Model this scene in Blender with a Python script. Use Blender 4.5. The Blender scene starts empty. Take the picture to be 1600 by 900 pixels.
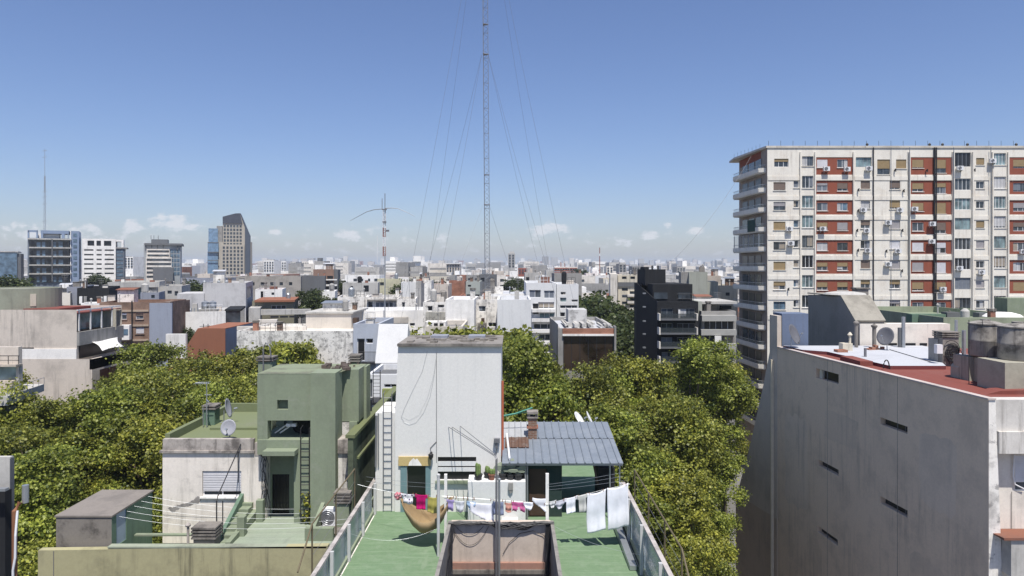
import bpy, math, random
import numpy as np
from mathutils import Vector

C = bpy.context.scene.collection
SC = bpy.context.scene
R = math.radians
# ------------------------------------------------------------------ camera, sky, sun, exposure
CZ = 30.0                     # eye height above the street
F = 1600 * 24 / 36.0          # focal length in photo pixels
cam_d = bpy.data.cameras.new('camera')
cam_d.lens = 24; cam_d.sensor_width = 36
cam_d.shift_y = -35 / 1600.0
cam_d.clip_end = 30000; cam_d.clip_start = 0.2
cam = bpy.data.objects.new('camera', cam_d); C.objects.link(cam)
cam.location = (0, 0, CZ); cam.rotation_euler = (R(90), 0, 0)
SC.camera = cam

SUN_EL, SUN_AZ = 65.5, 15.0
SC.view_settings.view_transform = 'Standard'
SC.view_settings.look = 'None'
SC.view_settings.gamma = 1.0
SC.view_settings.use_curve_mapping = False
SC.view_settings.exposure = 0.32

def nd(nt, t, x=None, **kw):
    n = nt.nodes.new(t)
    for k, v in kw.items():
        setattr(n, k, v)
    return n
def mth(nt, op, a, b=None, c=None):
    n = nt.nodes.new('ShaderNodeMath'); n.operation = op
    for i, v in enumerate((a, b, c)):
        if v is None: continue
        if isinstance(v, (int, float)): n.inputs[i].default_value = v
        else: nt.links.new(v, n.inputs[i])
    return n.outputs[0]

world = bpy.data.worlds.new('World'); SC.world = world
world.use_nodes = True
def build_sky():
    nt = world.node_tree; nt.nodes.clear(); L = nt.links.new
    out = nd(nt, 'ShaderNodeOutputWorld'); bg = nd(nt, 'ShaderNodeBackground')
    bg.inputs['Strength'].default_value = 0.081
    sky = nd(nt, 'ShaderNodeTexSky', sky_type='NISHITA', sun_disc=False)
    sky.sun_elevation = R(SUN_EL); sky.sun_rotation = R(180 - SUN_AZ)
    sky.altitude = 0; sky.air_density = 1.1; sky.dust_density = 0.7; sky.ozone_density = 3.0
    tc = nd(nt, 'ShaderNodeTexCoord'); sep = nd(nt, 'ShaderNodeSeparateXYZ'); L(tc.outputs['Generated'], sep.inputs[0])
    # azimuth / elevation expressed on the plane one unit ahead (southern half of the sky)
    yy = mth(nt, 'MAXIMUM', sep.outputs['Y'], 0.05)
    u = mth(nt, 'DIVIDE', sep.outputs['X'], yy); v = mth(nt, 'DIVIDE', sep.outputs['Z'], yy)
    cmb = nd(nt, 'ShaderNodeCombineXYZ'); L(u, cmb.inputs[0]); L(mth(nt, 'MULTIPLY', v, 1.9), cmb.inputs[1])
    n1 = nd(nt, 'ShaderNodeTexNoise'); n1.inputs['Scale'].default_value = 42; n1.inputs['Detail'].default_value = 9; n1.inputs['Roughness'].default_value = 0.62
    L(cmb.outputs[0], n1.inputs['Vector'])
    n2 = nd(nt, 'ShaderNodeTexNoise'); n2.inputs['Scale'].default_value = 9; n2.inputs['Detail'].default_value = 4
    L(cmb.outputs[0], n2.inputs['Vector'])
    puffs = [(265,348,30,13,1),(205,355,20,11,.85),(70,378,40,10,.6),(170,374,36,12,.55),(300,354,18,8,.8),(128,360,30,13,.75),(40,360,46,18,.65),(430,362,15,8,.75),
             (552,366,24,14,.8),(640,374,30,10,.55),(690,376,28,9,.5),(856,360,26,11,1),(980,374,34,12,.6),(1046,353,9,5,.8),(1083,361,16,6,.8),
             (820,384,30,10,.5),(1015,367,16,7,.75),(1110,384,30,9,.4),(510,384,40,12,.5),(380,374,40,14,.45),(740,378,26,9,.45)]
    tot = None
    for (px, py, w, h, s) in puffs:
        a = mth(nt, 'MULTIPLY', mth(nt, 'SUBTRACT', u, (px-800)/F), F/w/1.25)
        b = mth(nt, 'MULTIPLY', mth(nt, 'SUBTRACT', v, (415-py)/F), F/h/1.25)
        e = mth(nt, 'ADD', mth(nt, 'MULTIPLY', a, a), mth(nt, 'MULTIPLY', b, b))
        g = mth(nt, 'MULTIPLY', mth(nt, 'POWER', 2.718, mth(nt, 'MULTIPLY', e, -1.0)), s)
        tot = g if tot is None else mth(nt, 'MAXIMUM', tot, g)
    # low veil band near the horizon
    bb = mth(nt, 'MULTIPLY', mth(nt, 'SUBTRACT', v, 0.036), 34.0)
    veil = mth(nt, 'MULTIPLY', mth(nt, 'POWER', 2.718, mth(nt, 'MULTIPLY', mth(nt, 'MULTIPLY', bb, bb), -1.0)), mth(nt, 'MULTIPLY', n2.outputs['Fac'], 0.62))
    fac = mth(nt, 'MAXIMUM', tot, veil)
    raw = mth(nt, 'ADD', mth(nt, 'MULTIPLY', fac, 1.0), mth(nt, 'MULTIPLY', mth(nt, 'SUBTRACT', n1.outputs['Fac'], 0.5), 3.0))
    m = nd(nt, 'ShaderNodeMapRange'); m.interpolation_type = 'SMOOTHSTEP'
    m.inputs['From Min'].default_value = 0.38; m.inputs['From Max'].default_value = 0.95
    L(raw, m.inputs['Value'])
    cf = mth(nt, 'MULTIPLY', mth(nt, 'MULTIPLY', m.outputs[0], mth(nt, 'MINIMUM', mth(nt, 'MULTIPLY', fac, 2.2), 1.0)), 0.85)
    mix = nd(nt, 'ShaderNodeMixRGB'); L(cf, mix.inputs[0]); 
    wb = nd(nt, 'ShaderNodeMixRGB', blend_type='MULTIPLY'); wb.inputs[0].default_value = 1; wb.inputs[2].default_value = (1.0,1.02,1.25,1)   # camera white balance set for the warm sun
    L(sky.outputs[0], wb.inputs[1]); L(wb.outputs[0], mix.inputs[1])
    mix.inputs[2].default_value = (7.6, 7.8, 8.3, 1)
    L(mix.outputs[0], bg.inputs['Color']); L(bg.outputs[0], out.inputs[0])
build_sky()

sun_d = bpy.data.lights.new('sun', 'SUN'); sun_d.energy = 4.7; sun_d.angle = R(0.53); sun_d.color = (1.0, 0.955, 0.89)
sun = bpy.data.objects.new('sun', sun_d); C.objects.link(sun)
sun.rotation_euler = (R(90 - SUN_EL), 0, R(SUN_AZ)); sun.location = (0, -20, 120)

# ------------------------------------------------------------------ helpers
def X(px, Y): return (px - 800) * Y / F
def Z(py, Y): return CZ - (py - 415) * Y / F
def P3(px, py, Y): return (X(px, Y), Y, Z(py, Y))
TL = {}                         # world location of each thing's origin

class MB:
    def __init__(s): s.v = []; s.f = []; s.m = []
    def face(s, pts, m=0):
        n = len(s.v); s.v += [tuple(p) for p in pts]; s.f.append(tuple(range(n, n+len(pts)))); s.m.append(m)
    def mesh(s, vs, fs, m=0):
        n = len(s.v); s.v += [tuple(p) for p in vs]
        for f in fs: s.f.append(tuple(i+n for i in f)); s.m.append(m)
    def hexa(s, p, m=0):
        s.mesh(p, [(0,3,2,1),(4,5,6,7),(0,1,5,4),(1,2,6,5),(2,3,7,6),(3,0,4,7)], m)
    def box(s, x0, x1, y0, y1, z0, z1, m=0):
        if x0 > x1: x0, x1 = x1, x0
        s.hexa([(x0,y0,z0),(x1,y0,z0),(x1,y1,z0),(x0,y1,z0),(x0,y0,z1),(x1,y0,z1),(x1,y1,z1),(x0,y1,z1)], m)
    def mbox(s, P, u0, u1, v0, v1, d0, d1, m=0):
        s.hexa([P(u0,v0,d0),P(u1,v0,d0),P(u1,v0,d1),P(u0,v0,d1),P(u0,v1,d0),P(u1,v1,d0),P(u1,v1,d1),P(u0,v1,d1)], m)
    def ext(s, lo, hi, m=0):     # two matching polygons -> solid
        n = len(lo)
        s.mesh(list(lo)+list(hi), [tuple(range(n))[::-1], tuple(range(n,2*n))] + [(i,(i+1)%n,(i+1)%n+n,i+n) for i in range(n)], m)
    def prism(s, poly, z0, z1, m=0): s.ext([(x,y,z0) for x,y in poly], [(x,y,z1) for x,y in poly], m)
    def prism_x(s, poly, x0, x1, m=0): s.ext([(x0,y,z) for y,z in poly], [(x1,y,z) for y,z in poly], m)
    def prism_y(s, poly, y0, y1, m=0): s.ext([(x,y0,z) for x,z in poly], [(x,y1,z) for x,z in poly], m)
    def tube(s, pts, r, n=6, m=0, r1=None):
        pts = [Vector(p) for p in pts]; k = len(pts); rings = []
        for i, p in enumerate(pts):
            t = (pts[min(i+1,k-1)] - pts[max(i-1,0)])
            if t.length < 1e-6: t = Vector((0,0,1))
            t.normalize()
            a = Vector((0,0,1)) if abs(t.z) < .9 else Vector((1,0,0))
            b = t.cross(a).normalized(); c = t.cross(b)
            rr = r if r1 is None else r + (r1-r)*i/(k-1)
            rings.append([p + (b*math.cos(2*math.pi*j/n) + c*math.sin(2*math.pi*j/n))*rr for j in range(n)])
        vs = [q for g in rings for q in g]
        fs = [(i*n+j, i*n+(j+1)%n, (i+1)*n+(j+1)%n, (i+1)*n+j) for i in range(k-1) for j in range(n)]
        fs += [tuple(range(n))[::-1], tuple(range((k-1)*n, k*n))]
        s.mesh(vs, fs, m)
    def lathe(s, cx, cy, prof, n=16, m=0):
        k = len(prof)
        vs = [(cx+r*math.cos(2*math.pi*j/n), cy+r*math.sin(2*math.pi*j/n), z) for r, z in prof for j in range(n)]
        fs = [(i*n+j, i*n+(j+1)%n, (i+1)*n+(j+1)%n, (i+1)*n+j) for i in range(k-1) for j in range(n)]
        fs += [tuple(range(n))[::-1], tuple(range((k-1)*n, k*n))]
        s.mesh(vs, fs, m)
    def cyl(s, cx, cy, z0, z1, r, n=16, m=0, r1=None): s.lathe(cx, cy, [(r,z0),(r if r1 is None else r1,z1)], n, m)
    def facade(s, P, w0, w1, h0, h1, holes, reveal, m=0, mr=None):
        hs = []
        for h in holes:
            a, b, c, d = max(h[0],w0), min(h[1],w1), max(h[2],h0), min(h[3],h1)
            if b-a > 1e-3 and d-c > 1e-3: hs.append((a,b,c,d))
        us = sorted({round(q,4) for h in hs for q in h[:2]} | {round(w0,4), round(w1,4)})
        vs = sorted({round(q,4) for h in hs for q in h[2:]} | {round(h0,4), round(h1,4)})
        for j in range(len(vs)-1):
            run = None
            for i in range(len(us)-1):
                cu, cv = (us[i]+us[i+1])/2, (vs[j]+vs[j+1])/2
                solid = not any(a < cu < b and c < cv < d for a,b,c,d in hs)
                if solid and run is None: run = us[i]
                if run is not None and (not solid or i == len(us)-2):
                    e = us[i+1] if solid else us[i]
                    s.face([P(run,vs[j],0),P(e,vs[j],0),P(e,vs[j+1],0),P(run,vs[j+1],0)], m); run = None
        if reveal:
            q = m if mr is None else mr
            for a,b,c,d in hs:
                s.face([P(a,c,0),P(a,c,reveal),P(a,d,reveal),P(a,d,0)], q); s.face([P(b,c,reveal),P(b,c,0),P(b,d,0),P(b,d,reveal)], q)
                s.face([P(a,c,0),P(b,c,0),P(b,c,reveal),P(a,c,reveal)], q); s.face([P(a,d,reveal),P(b,d,reveal),P(b,d,0),P(a,d,0)], q)
    def build(s, name, mats, parent=None, smooth=False, label=None):
        if not isinstance(mats, (list, tuple)): mats = [mats]
        o = mk_obj(name, s.v, s.f, s.m, mats, parent, smooth)
        if label: o['label'] = label
        return o

def mk_obj(name, v, f, mi, mats, parent=None, smooth=False):
    off = (0,0,0)
    if parent is not None: off = TL[parent.name]
    me = bpy.data.meshes.new(name)
    me.from_pydata([(p[0]-off[0], p[1]-off[1], p[2]-off[2]) for p in v], [], f)
    for m in mats: me.materials.append(m)
    if len(mats) > 1: me.polygons.foreach_set('material_index', mi)
    if smooth: me.polygons.foreach_set('use_smooth', [True]*len(f))
    o = bpy.data.objects.new(name, me); C.objects.link(o)
    if parent is not None: o.parent = parent
    TL[o.name] = off
    return o

def thing(name, label, cat, loc=(0,0,0), group=None):
    o = bpy.data.objects.new(name, None); C.objects.link(o)
    o.location = loc; o['label'] = label; o['category'] = cat; o.empty_display_size = .3
    if group: o['group'] = group
    TL[o.name] = tuple(loc)
    return o
def tag(o, label, cat, group=None):
    o['label'] = label; o['category'] = cat
    if group: o['group'] = group
    # put the origin of a one-mesh thing at its base
    me = o.data; n = len(me.vertices)
    co = np.empty(n*3); me.vertices.foreach_get('co', co); co = co.reshape(-1,3)
    b = np.array([(co[:,0].min()+co[:,0].max())/2, (co[:,1].min()+co[:,1].max())/2, co[:,2].min()])
    me.vertices.foreach_set('co', (co-b).ravel()); o.location = b
    return o
def struct(o, kind='structure'):
    o['kind'] = kind; return o

# ------------------------------------------------------------------ materials
MATS = {}
def base_mat(name):
    m = bpy.data.materials.new(name); m.use_nodes = True
    nt = m.node_tree; b = nt.nodes['Principled BSDF']
    return m, nt, b
def plain(name, col, rough=.6, metal=0, spec=.4):
    if name in MATS: return MATS[name]
    m, nt, b = base_mat(name)
    n = nd(nt, 'ShaderNodeTexNoise'); n.inputs['Scale'].default_value = 3.0; n.inputs['Detail'].default_value = 5
    g = nd(nt, 'ShaderNodeNewGeometry'); nt.links.new(g.outputs['Position'], n.inputs['Vector'])
    mr = nd(nt, 'ShaderNodeMapRange'); mr.inputs['To Min'].default_value = .8; mr.inputs['To Max'].default_value = 1.15
    nt.links.new(n.outputs['Fac'], mr.inputs['Value'])
    mx = nd(nt, 'ShaderNodeMixRGB', blend_type='MULTIPLY'); mx.inputs[0].default_value = 1
    mx.inputs[1].default_value = (*col, 1); nt.links.new(mr.outputs[0], mx.inputs[2]); nt.links.new(mx.outputs[0], b.inputs['Base Color'])
    b.inputs['Roughness'].default_value = rough; b.inputs['Metallic'].default_value = metal
    b.inputs['Specular IOR Level'].default_value = spec
    MATS[name] = m; return m
def plaster(name, col, stain=.35, streak=.45, dirt=(.09,.085,.08), scale=.35, rough=.9, patch=None, patch_amt=.5, bump=.15, brush=None):
    """painted render: blotches, rain streaks, fine grain; optional bare patches of another colour"""
    if name in MATS: return MATS[name]
    m, nt, b = base_mat(name); L = nt.links.new
    g = nd(nt, 'ShaderNodeNewGeometry')
    def noise(sc, det, mp=None, rg=.6, off=0):
        n = nd(nt, 'ShaderNodeTexNoise'); n.inputs['Scale'].default_value = sc; n.inputs['Detail'].default_value = det; n.inputs['Roughness'].default_value = rg
        q = nd(nt, 'ShaderNodeMapping'); q.inputs['Scale'].default_value = mp or (1,1,1); q.inputs['Location'].default_value = (off,off*.7,off*.3)
        L(g.outputs['Position'], q.inputs['Vector']); L(q.outputs[0], n.inputs['Vector']); return n.outputs['Fac']
    def ramp(x, a, c):
        r = nd(nt, 'ShaderNodeMapRange'); r.interpolation_type = 'SMOOTHSTEP'; r.inputs['From Min'].default_value = a; r.inputs['From Max'].default_value = c
        L(x, r.inputs['Value']); return r.outputs[0]
    big = ramp(noise(scale, 8, None, .68), .45, .68)
    stk = ramp(noise(1.0, 6, (2.6,2.6,.16), .72, 13), .48, .70)
    stk = mth(nt, 'MULTIPLY', stk, ramp(noise(.22, 3, None, .5, 31), .36, .6))
    fine = noise(9, 5, None, .7, 5)
    col1 = None
    cur = nd(nt, 'ShaderNodeRGB'); cur.outputs[0].default_value = (*col, 1); cur = cur.outputs[0]
    def mix(fac, colr, amt):
        nonlocal cur
        x = nd(nt, 'ShaderNodeMixRGB'); L(mth(nt, 'MULTIPLY', fac, amt), x.inputs[0]); L(cur, x.inputs[1])
        x.inputs[2].default_value = (*colr, 1); cur = x.outputs[0]
    if patch: mix(ramp(noise(scale*1.9, 8, None, .75, 47), .54, .6), patch, patch_amt)
    mix(big, dirt, stain); mix(stk, dirt, streak)
    if brush: mix(ramp(noise(1.0, 5, (.45,7,1), .7, 23), .48, .7), brush, .65); mix(ramp(noise(.5, 3, (1.6,.5,1), .8, 61), .6, .68), dirt, .5)
    mr = nd(nt, 'ShaderNodeMapRange'); mr.inputs['To Min'].default_value = .84; mr.inputs['To Max'].default_value = 1.14; L(fine, mr.inputs['Value'])
    x = nd(nt, 'ShaderNodeMixRGB', blend_type='MULTIPLY'); x.inputs[0].default_value = 1; L(cur, x.inputs[1]); L(mr.outputs[0], x.inputs[2])
    L(x.outputs[0], b.inputs['Base Color']); b.inputs['Roughness'].default_value = rough; b.inputs['Specular IOR Level'].default_value = .25
    if bump:
        bp = nd(nt, 'ShaderNodeBump'); bp.inputs['Strength'].default_value = bump; bp.inputs['Distance'].default_value = .02
        L(fine, bp.inputs['Height']); L(bp.outputs[0], b.inputs['Normal'])
    MATS[name] = m; return m
def brickmat(name, c1, c2, mortar, scale=1.0, rot=False):
    if name in MATS: return MATS[name]
    m, nt, b = base_mat(name); L = nt.links.new
    g = nd(nt, 'ShaderNodeNewGeometry'); s = nd(nt, 'ShaderNodeSeparateXYZ'); L(g.outputs['Position'], s.inputs[0])
    cb = nd(nt, 'ShaderNodeCombineXYZ'); L(mth(nt, 'ADD', s.outputs['X'], s.outputs['Y']), cb.inputs[0]); L(s.outputs['Z'], cb.inputs[1])
    t = nd(nt, 'ShaderNodeTexBrick'); L(cb.outputs[0], t.inputs['Vector'])
    t.inputs['Color1'].default_value = (*c1,1); t.inputs['Color2'].default_value = (*c2,1); t.inputs['Mortar'].default_value = (*mortar,1)
    t.inputs['Scale'].default_value = scale; t.inputs['Mortar Size'].default_value = .012; t.inputs['Brick Width'].default_value = .25; t.inputs['Row Height'].default_value = .08
    n = nd(nt, 'ShaderNodeTexNoise'); n.inputs['Scale'].default_value = .8; n.inputs['Detail'].default_value = 7; L(g.outputs['Position'], n.inputs['Vector'])
    mr = nd(nt, 'ShaderNodeMapRange'); mr.inputs['From Min'].default_value = .3; mr.inputs['From Max'].default_value = .7; mr.inputs['To Min'].default_value = .6; mr.inputs['To Max'].default_value = 1.2; L(n.outputs['Fac'], mr.inputs['Value'])
    x = nd(nt, 'ShaderNodeMixRGB', blend_type='MULTIPLY'); x.inputs[0].default_value = 1; L(t.outputs['Color'], x.inputs[1]); L(mr.outputs[0], x.inputs[2])
    L(x.outputs[0], b.inputs['Base Color']); b.inputs['Roughness'].default_value = .9; b.inputs['Specular IOR Level'].default_value = .2
    MATS[name] = m; return m
def glassmat(name, col, rough=.06, vary=.6):
    if name in MATS: return MATS[name]
    m, nt, b = base_mat(name); L = nt.links.new
    g = nd(nt, 'ShaderNodeNewGeometry'); n = nd(nt, 'ShaderNodeTexNoise'); n.inputs['Scale'].default_value = .7; n.inputs['Detail'].default_value = 3
    L(g.outputs['Position'], n.inputs['Vector'])
    mr = nd(nt, 'ShaderNodeMapRange'); mr.inputs['From Min'].default_value = .35; mr.inputs['From Max'].default_value = .65; mr.inputs['To Min'].default_value = 1-vary; mr.inputs['To Max'].default_value = 1+vary; L(n.outputs['Fac'], mr.inputs['Value'])
    x = nd(nt, 'ShaderNodeMixRGB', blend_type='MULTIPLY'); x.inputs[0].default_value = 1; x.inputs[1].default_value = (*col,1); L(mr.outputs[0], x.inputs[2])
    L(x.outputs[0], b.inputs['Base Color']); b.inputs['Roughness'].default_value = rough; b.inputs['Specular IOR Level'].default_value = .6
    MATS[name] = m; return m
def seeglass(name, col, alpha):
    m, nt, b = base_mat(name)
    b.inputs['Base Color'].default_value = (*col,1); b.inputs['Roughness'].default_value = .15
    t = nd(nt, 'ShaderNodeBsdfTransparent'); mx = nd(nt, 'ShaderNodeMixShader'); mx.inputs[0].default_value = alpha
    nt.links.new(t.outputs[0], mx.inputs[1]); nt.links.new(b.outputs[0], mx.inputs[2]); nt.links.new(mx.outputs[0], nt.nodes['Material Output'].inputs[0])
    MATS[name] = m; return m
def leafmat(name, ca, cb_, trans=.4):
    m, nt, b = base_mat(name); L = nt.links.new
    g = nd(nt, 'ShaderNodeNewGeometry'); oi = nd(nt, 'ShaderNodeObjectInfo')
    r = nd(nt, 'ShaderNodeValToRGB'); e = r.color_ramp.elements
    e[0].position = 0; e[0].color = (*ca,1); e[1].position = 1; e[1].color = (*cb_,1)
    L(g.outputs['Random Per Island'], r.inputs[0])
    n = nd(nt, 'ShaderNodeTexNoise'); n.inputs['Scale'].default_value = .3; n.inputs['Detail'].default_value = 3; L(g.outputs['Position'], n.inputs['Vector'])
    mr = nd(nt, 'ShaderNodeMapRange'); mr.inputs['From Min'].default_value = .35; mr.inputs['From Max'].default_value = .65; mr.inputs['To Min'].default_value = .75; mr.inputs['To Max'].default_value = 1.3; L(n.outputs['Fac'], mr.inputs['Value'])
    x = nd(nt, 'ShaderNodeMixRGB', blend_type='MULTIPLY'); x.inputs[0].default_value = 1; L(r.outputs[0], x.inputs[1]); L(mr.outputs[0], x.inputs[2])
    tv = nd(nt, 'ShaderNodeMapRange'); tv.inputs['To Min'].default_value = .9; tv.inputs['To Max'].default_value = 1.3; L(oi.outputs['Random'], tv.inputs['Value'])   # every tree has its own tone
    x2 = nd(nt, 'ShaderNodeMixRGB', blend_type='MULTIPLY'); x2.inputs[0].default_value = 1; L(x.outputs[0], x2.inputs[1]); L(tv.outputs[0], x2.inputs[2]); x = x2
    L(x.outputs[0], b.inputs['Base Color']); b.inputs['Roughness'].default_value = .5; b.inputs['Specular IOR Level'].default_value = .45
    t = nd(nt, 'ShaderNodeBsdfTranslucent'); L(x.outputs[0], t.inputs['Color'])
    mx = nd(nt, 'ShaderNodeMixShader'); mx.inputs[0].default_value = trans
    L(b.outputs[0], mx.inputs[1]); L(t.outputs[0], mx.inputs[2]); L(mx.outputs[0], nt.nodes['Material Output'].inputs[0])
    MATS[name] = m; return m

W_CLEAN = plaster('white_paint', (.82,.80,.755), .2, .3)
W_WARM  = plaster('warm_white_paint', (.72,.67,.59), .28, .45)
W_STAIN = plaster('stained_white', (.80,.765,.70), .5, .75, scale=.9, patch=(.2,.19,.18), patch_amt=.6)
W_BLUE  = plaster('cool_white_paint', (.68,.68,.665), .12, .22, dirt=(.3,.31,.32))
TOWERW  = plaster('pale_blue_white_paint', (.69,.68,.645), .08, .16, dirt=(.36,.38,.38))
GREY_L  = plaster('light_grey_render', (.47,.455,.42), .35, .5)
GREY_M  = plaster('mid_grey_render', (.31,.30,.28), .35, .6)
GREY_D  = plaster('dark_grey_render', (.14,.145,.15), .3, .4)
GREYWALL = plaster('weathered_grey_render', (.71,.57,.43), .22, .42, dirt=(.2,.175,.15), scale=.6)
BLUEGREY = plaster('blue_grey_paint', (.28,.295,.34), .25, .35)
BLUEWALL = plaster('blue_paint', (.135,.17,.245), .2, .35)
BEIGE   = plaster('beige_render', (.60,.535,.46), .3, .5)
BEIGE_D = plaster('sand_render', (.47,.41,.34), .35, .5)
CREAM   = plaster('cream_paint', (.60,.55,.44), .25, .4)
YELLOWP = plaster('pale_yellow_paint', (.58,.55,.38), .25, .4)
BLACKP  = plaster('black_paint', (.018,.019,.021), .1, .2, dirt=(.05,.05,.05))
GREENP  = plaster('sage_green_paint', (.225,.262,.18), .3, .5, dirt=(.14,.155,.115), patch=(.26,.285,.215), patch_amt=.6, scale=.55)
GREENL  = plaster('light_green_patio_paint', (.27,.315,.235), .35, .3, dirt=(.2,.22,.18), brush=(.33,.36,.29))
GREEND  = plaster('dark_green_paint', (.13,.20,.14), .35, .6, dirt=(.05,.06,.05))
OLIVE   = plaster('olive_weathered_paint', (.38,.355,.21), .45, .8, dirt=(.15,.14,.09), scale=.6)
ROOFGREEN = plaster('green_roof_paint', (.165,.19,.10), .35, .2, dirt=(.2,.2,.15))
FLOORG  = plaster('green_terrace_paint', (.140,.215,.120), .4, .1, dirt=(.215,.275,.185), scale=2.4, patch=(.105,.175,.095), patch_amt=.4, bump=.3, brush=(.22,.30,.19))
CONC    = plaster('weathered_concrete', (.25,.23,.205), .7, .7, dirt=(.06,.052,.047), scale=.7)
CONC_D  = plaster('dark_stained_concrete', (.22,.20,.175), .8, .7, dirt=(.045,.04,.037), scale=1.1)
COPE    = plaster('stained_coping', (.43,.39,.35), .85, .85, dirt=(.09,.08,.072), scale=1.3)
ROOFGREY = plaster('grey_roof_membrane', (.22,.21,.20), .5, .1)
ROOFWHITE = plaster('white_roof_membrane', (.46,.47,.49), .3, .1, dirt=(.28,.28,.29))
ROOFRED = plaster('red_roof_paint', (.20,.062,.048), .4, .3, dirt=(.22,.12,.1))
ROOFTILE = plaster('terracotta_tiles', (.23,.10,.065), .5, .3)
REDPANEL = plaster('red_brick_panel', (.27,.082,.05), .3, .4, dirt=(.16,.05,.035))
APTWALL = plaster('apartment_cream_render', (.76,.72,.635), .2, .45, dirt=(.36,.31,.26), patch=(.6,.5,.38), patch_amt=.25)
BRICK   = brickmat('brown_brick', (.24,.13,.085), (.19,.10,.065), (.28,.24,.2))
BRICKR  = brickmat('red_brick', (.36,.14,.075), (.29,.10,.06), (.33,.24,.19))
BRICKO  = plaster('orange_brick_gable', (.27,.115,.068), .35, .3, dirt=(.2,.09,.06))
GLASS   = glassmat('window_glass', (.045,.055,.065))
GLASSB  = glassmat('blue_glass', (.10,.155,.21), .1, .35)
GLASSK  = glassmat('dark_opening', (.012,.012,.013), .3)
GLASSG  = glassmat('teal_glass', (.17,.24,.25), .08)
SEEG    = seeglass('balcony_glass', (.28,.35,.40), .72)
SEEG2   = seeglass('clear_balcony_glass', (.2,.24,.26), .3)
SEEG3   = seeglass('dark_balcony_glass', (.05,.06,.065), .5)
FRAMEW  = plain('white_metal', (.72,.72,.72), .45)
FRAMEG  = plain('grey_metal', (.28,.29,.30), .4, .5)
GALV    = plain('galvanised_steel', (.42,.44,.45), .45, .7)
STEEL   = plain('dull_steel', (.2,.2,.21), .5, .4)
BLACKM  = plain('black_metal', (.02,.02,.022), .5)
RUST    = plain('rusted_metal', (.22,.10,.05), .85)
CREAMPIPE = plain('cream_pipe', (.62,.55,.42), .5)
SHUT_W  = plain('white_roller_shutter', (.62,.61,.62), .6)
SHUT_T  = plain('tan_roller_shutter', (.33,.24,.125), .7)
SHUT_B  = plain('brown_roller_shutter', (.20,.15,.12), .7)
SHUT_G  = plain('grey_roller_shutter', (.36,.34,.34), .7)
WOOD    = plain('dark_wood', (.06,.035,.022), .7)
BARK    = plain('bark', (.16,.13,.10), .9)
LEAF    = leafmat('plane_leaves', (.050,.076,.011), (.355,.36,.062))
LEAFM   = leafmat('fresh_leaves', (.050,.080,.011), (.325,.355,.060))
LEAFD   = leafmat('dark_leaves', (.026,.044,.013), (.09,.11,.03))
LEAFY   = leafmat('yellow_green_leaves', (.055,.078,.010), (.38,.37,.06))
# ------------------------------------------------------------------ ground and roads
def sheet(name, x0, x1, y0, y1, z, m):
    b = MB(); b.face([(x0,y0,z),(x1,y0,z),(x1,y1,z),(x0,y1,z)]); return struct(b.build(name, m))
GROUND = plaster('city_ground', (.17,.165,.155), .5, .0, scale=.05)
ASPH = plaster('asphalt', (.05,.05,.052), .3, 0, dirt=(.09,.09,.09))
PAVE = plaster('pavement_slabs', (.28,.27,.25), .4, 0)
PAINTW = plain('road_paint', (.7,.7,.68), .7)
sheet('ground', -5500, 5500, -60, 6500, 0, GROUND)
b = MB(); b.box(-80, 70, 40.5, 43.5, 0.001, .13); b.box(-80, 6, 53.5, 56, .001, .13); b.box(5, 8, -50, 40.5, .001, .13); b.box(18.5, 21, -50, 40.5, .001, .13)
struct(b.build('pavement', PAVE))
b = MB(); b.face([(-80,43.5,.004),(70,43.5,.004),(70,53.5,.004),(-80,53.5,.004)]); struct(b.build('road', ASPH))
b = MB(); b.face([(8,-50,.005),(18.5,-50,.005),(18.5,43.4,.005),(8,43.4,.005)]); struct(b.build('side_road', ASPH))
b = MB()
for k in range(30): b.face([(-78+5*k,48.4,.009),(-75.5+5*k,48.4,.009),(-75.5+5*k,48.55,.009),(-78+5*k,48.55,.009)])
for k in range(16): b.face([(13.2,-45+5*k,.010),(13.35,-45+5*k,.010),(13.35,-42.5+5*k,.010),(13.2,-42.5+5*k,.010)])
struct(b.build('road_markings', PAINTW))

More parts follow.
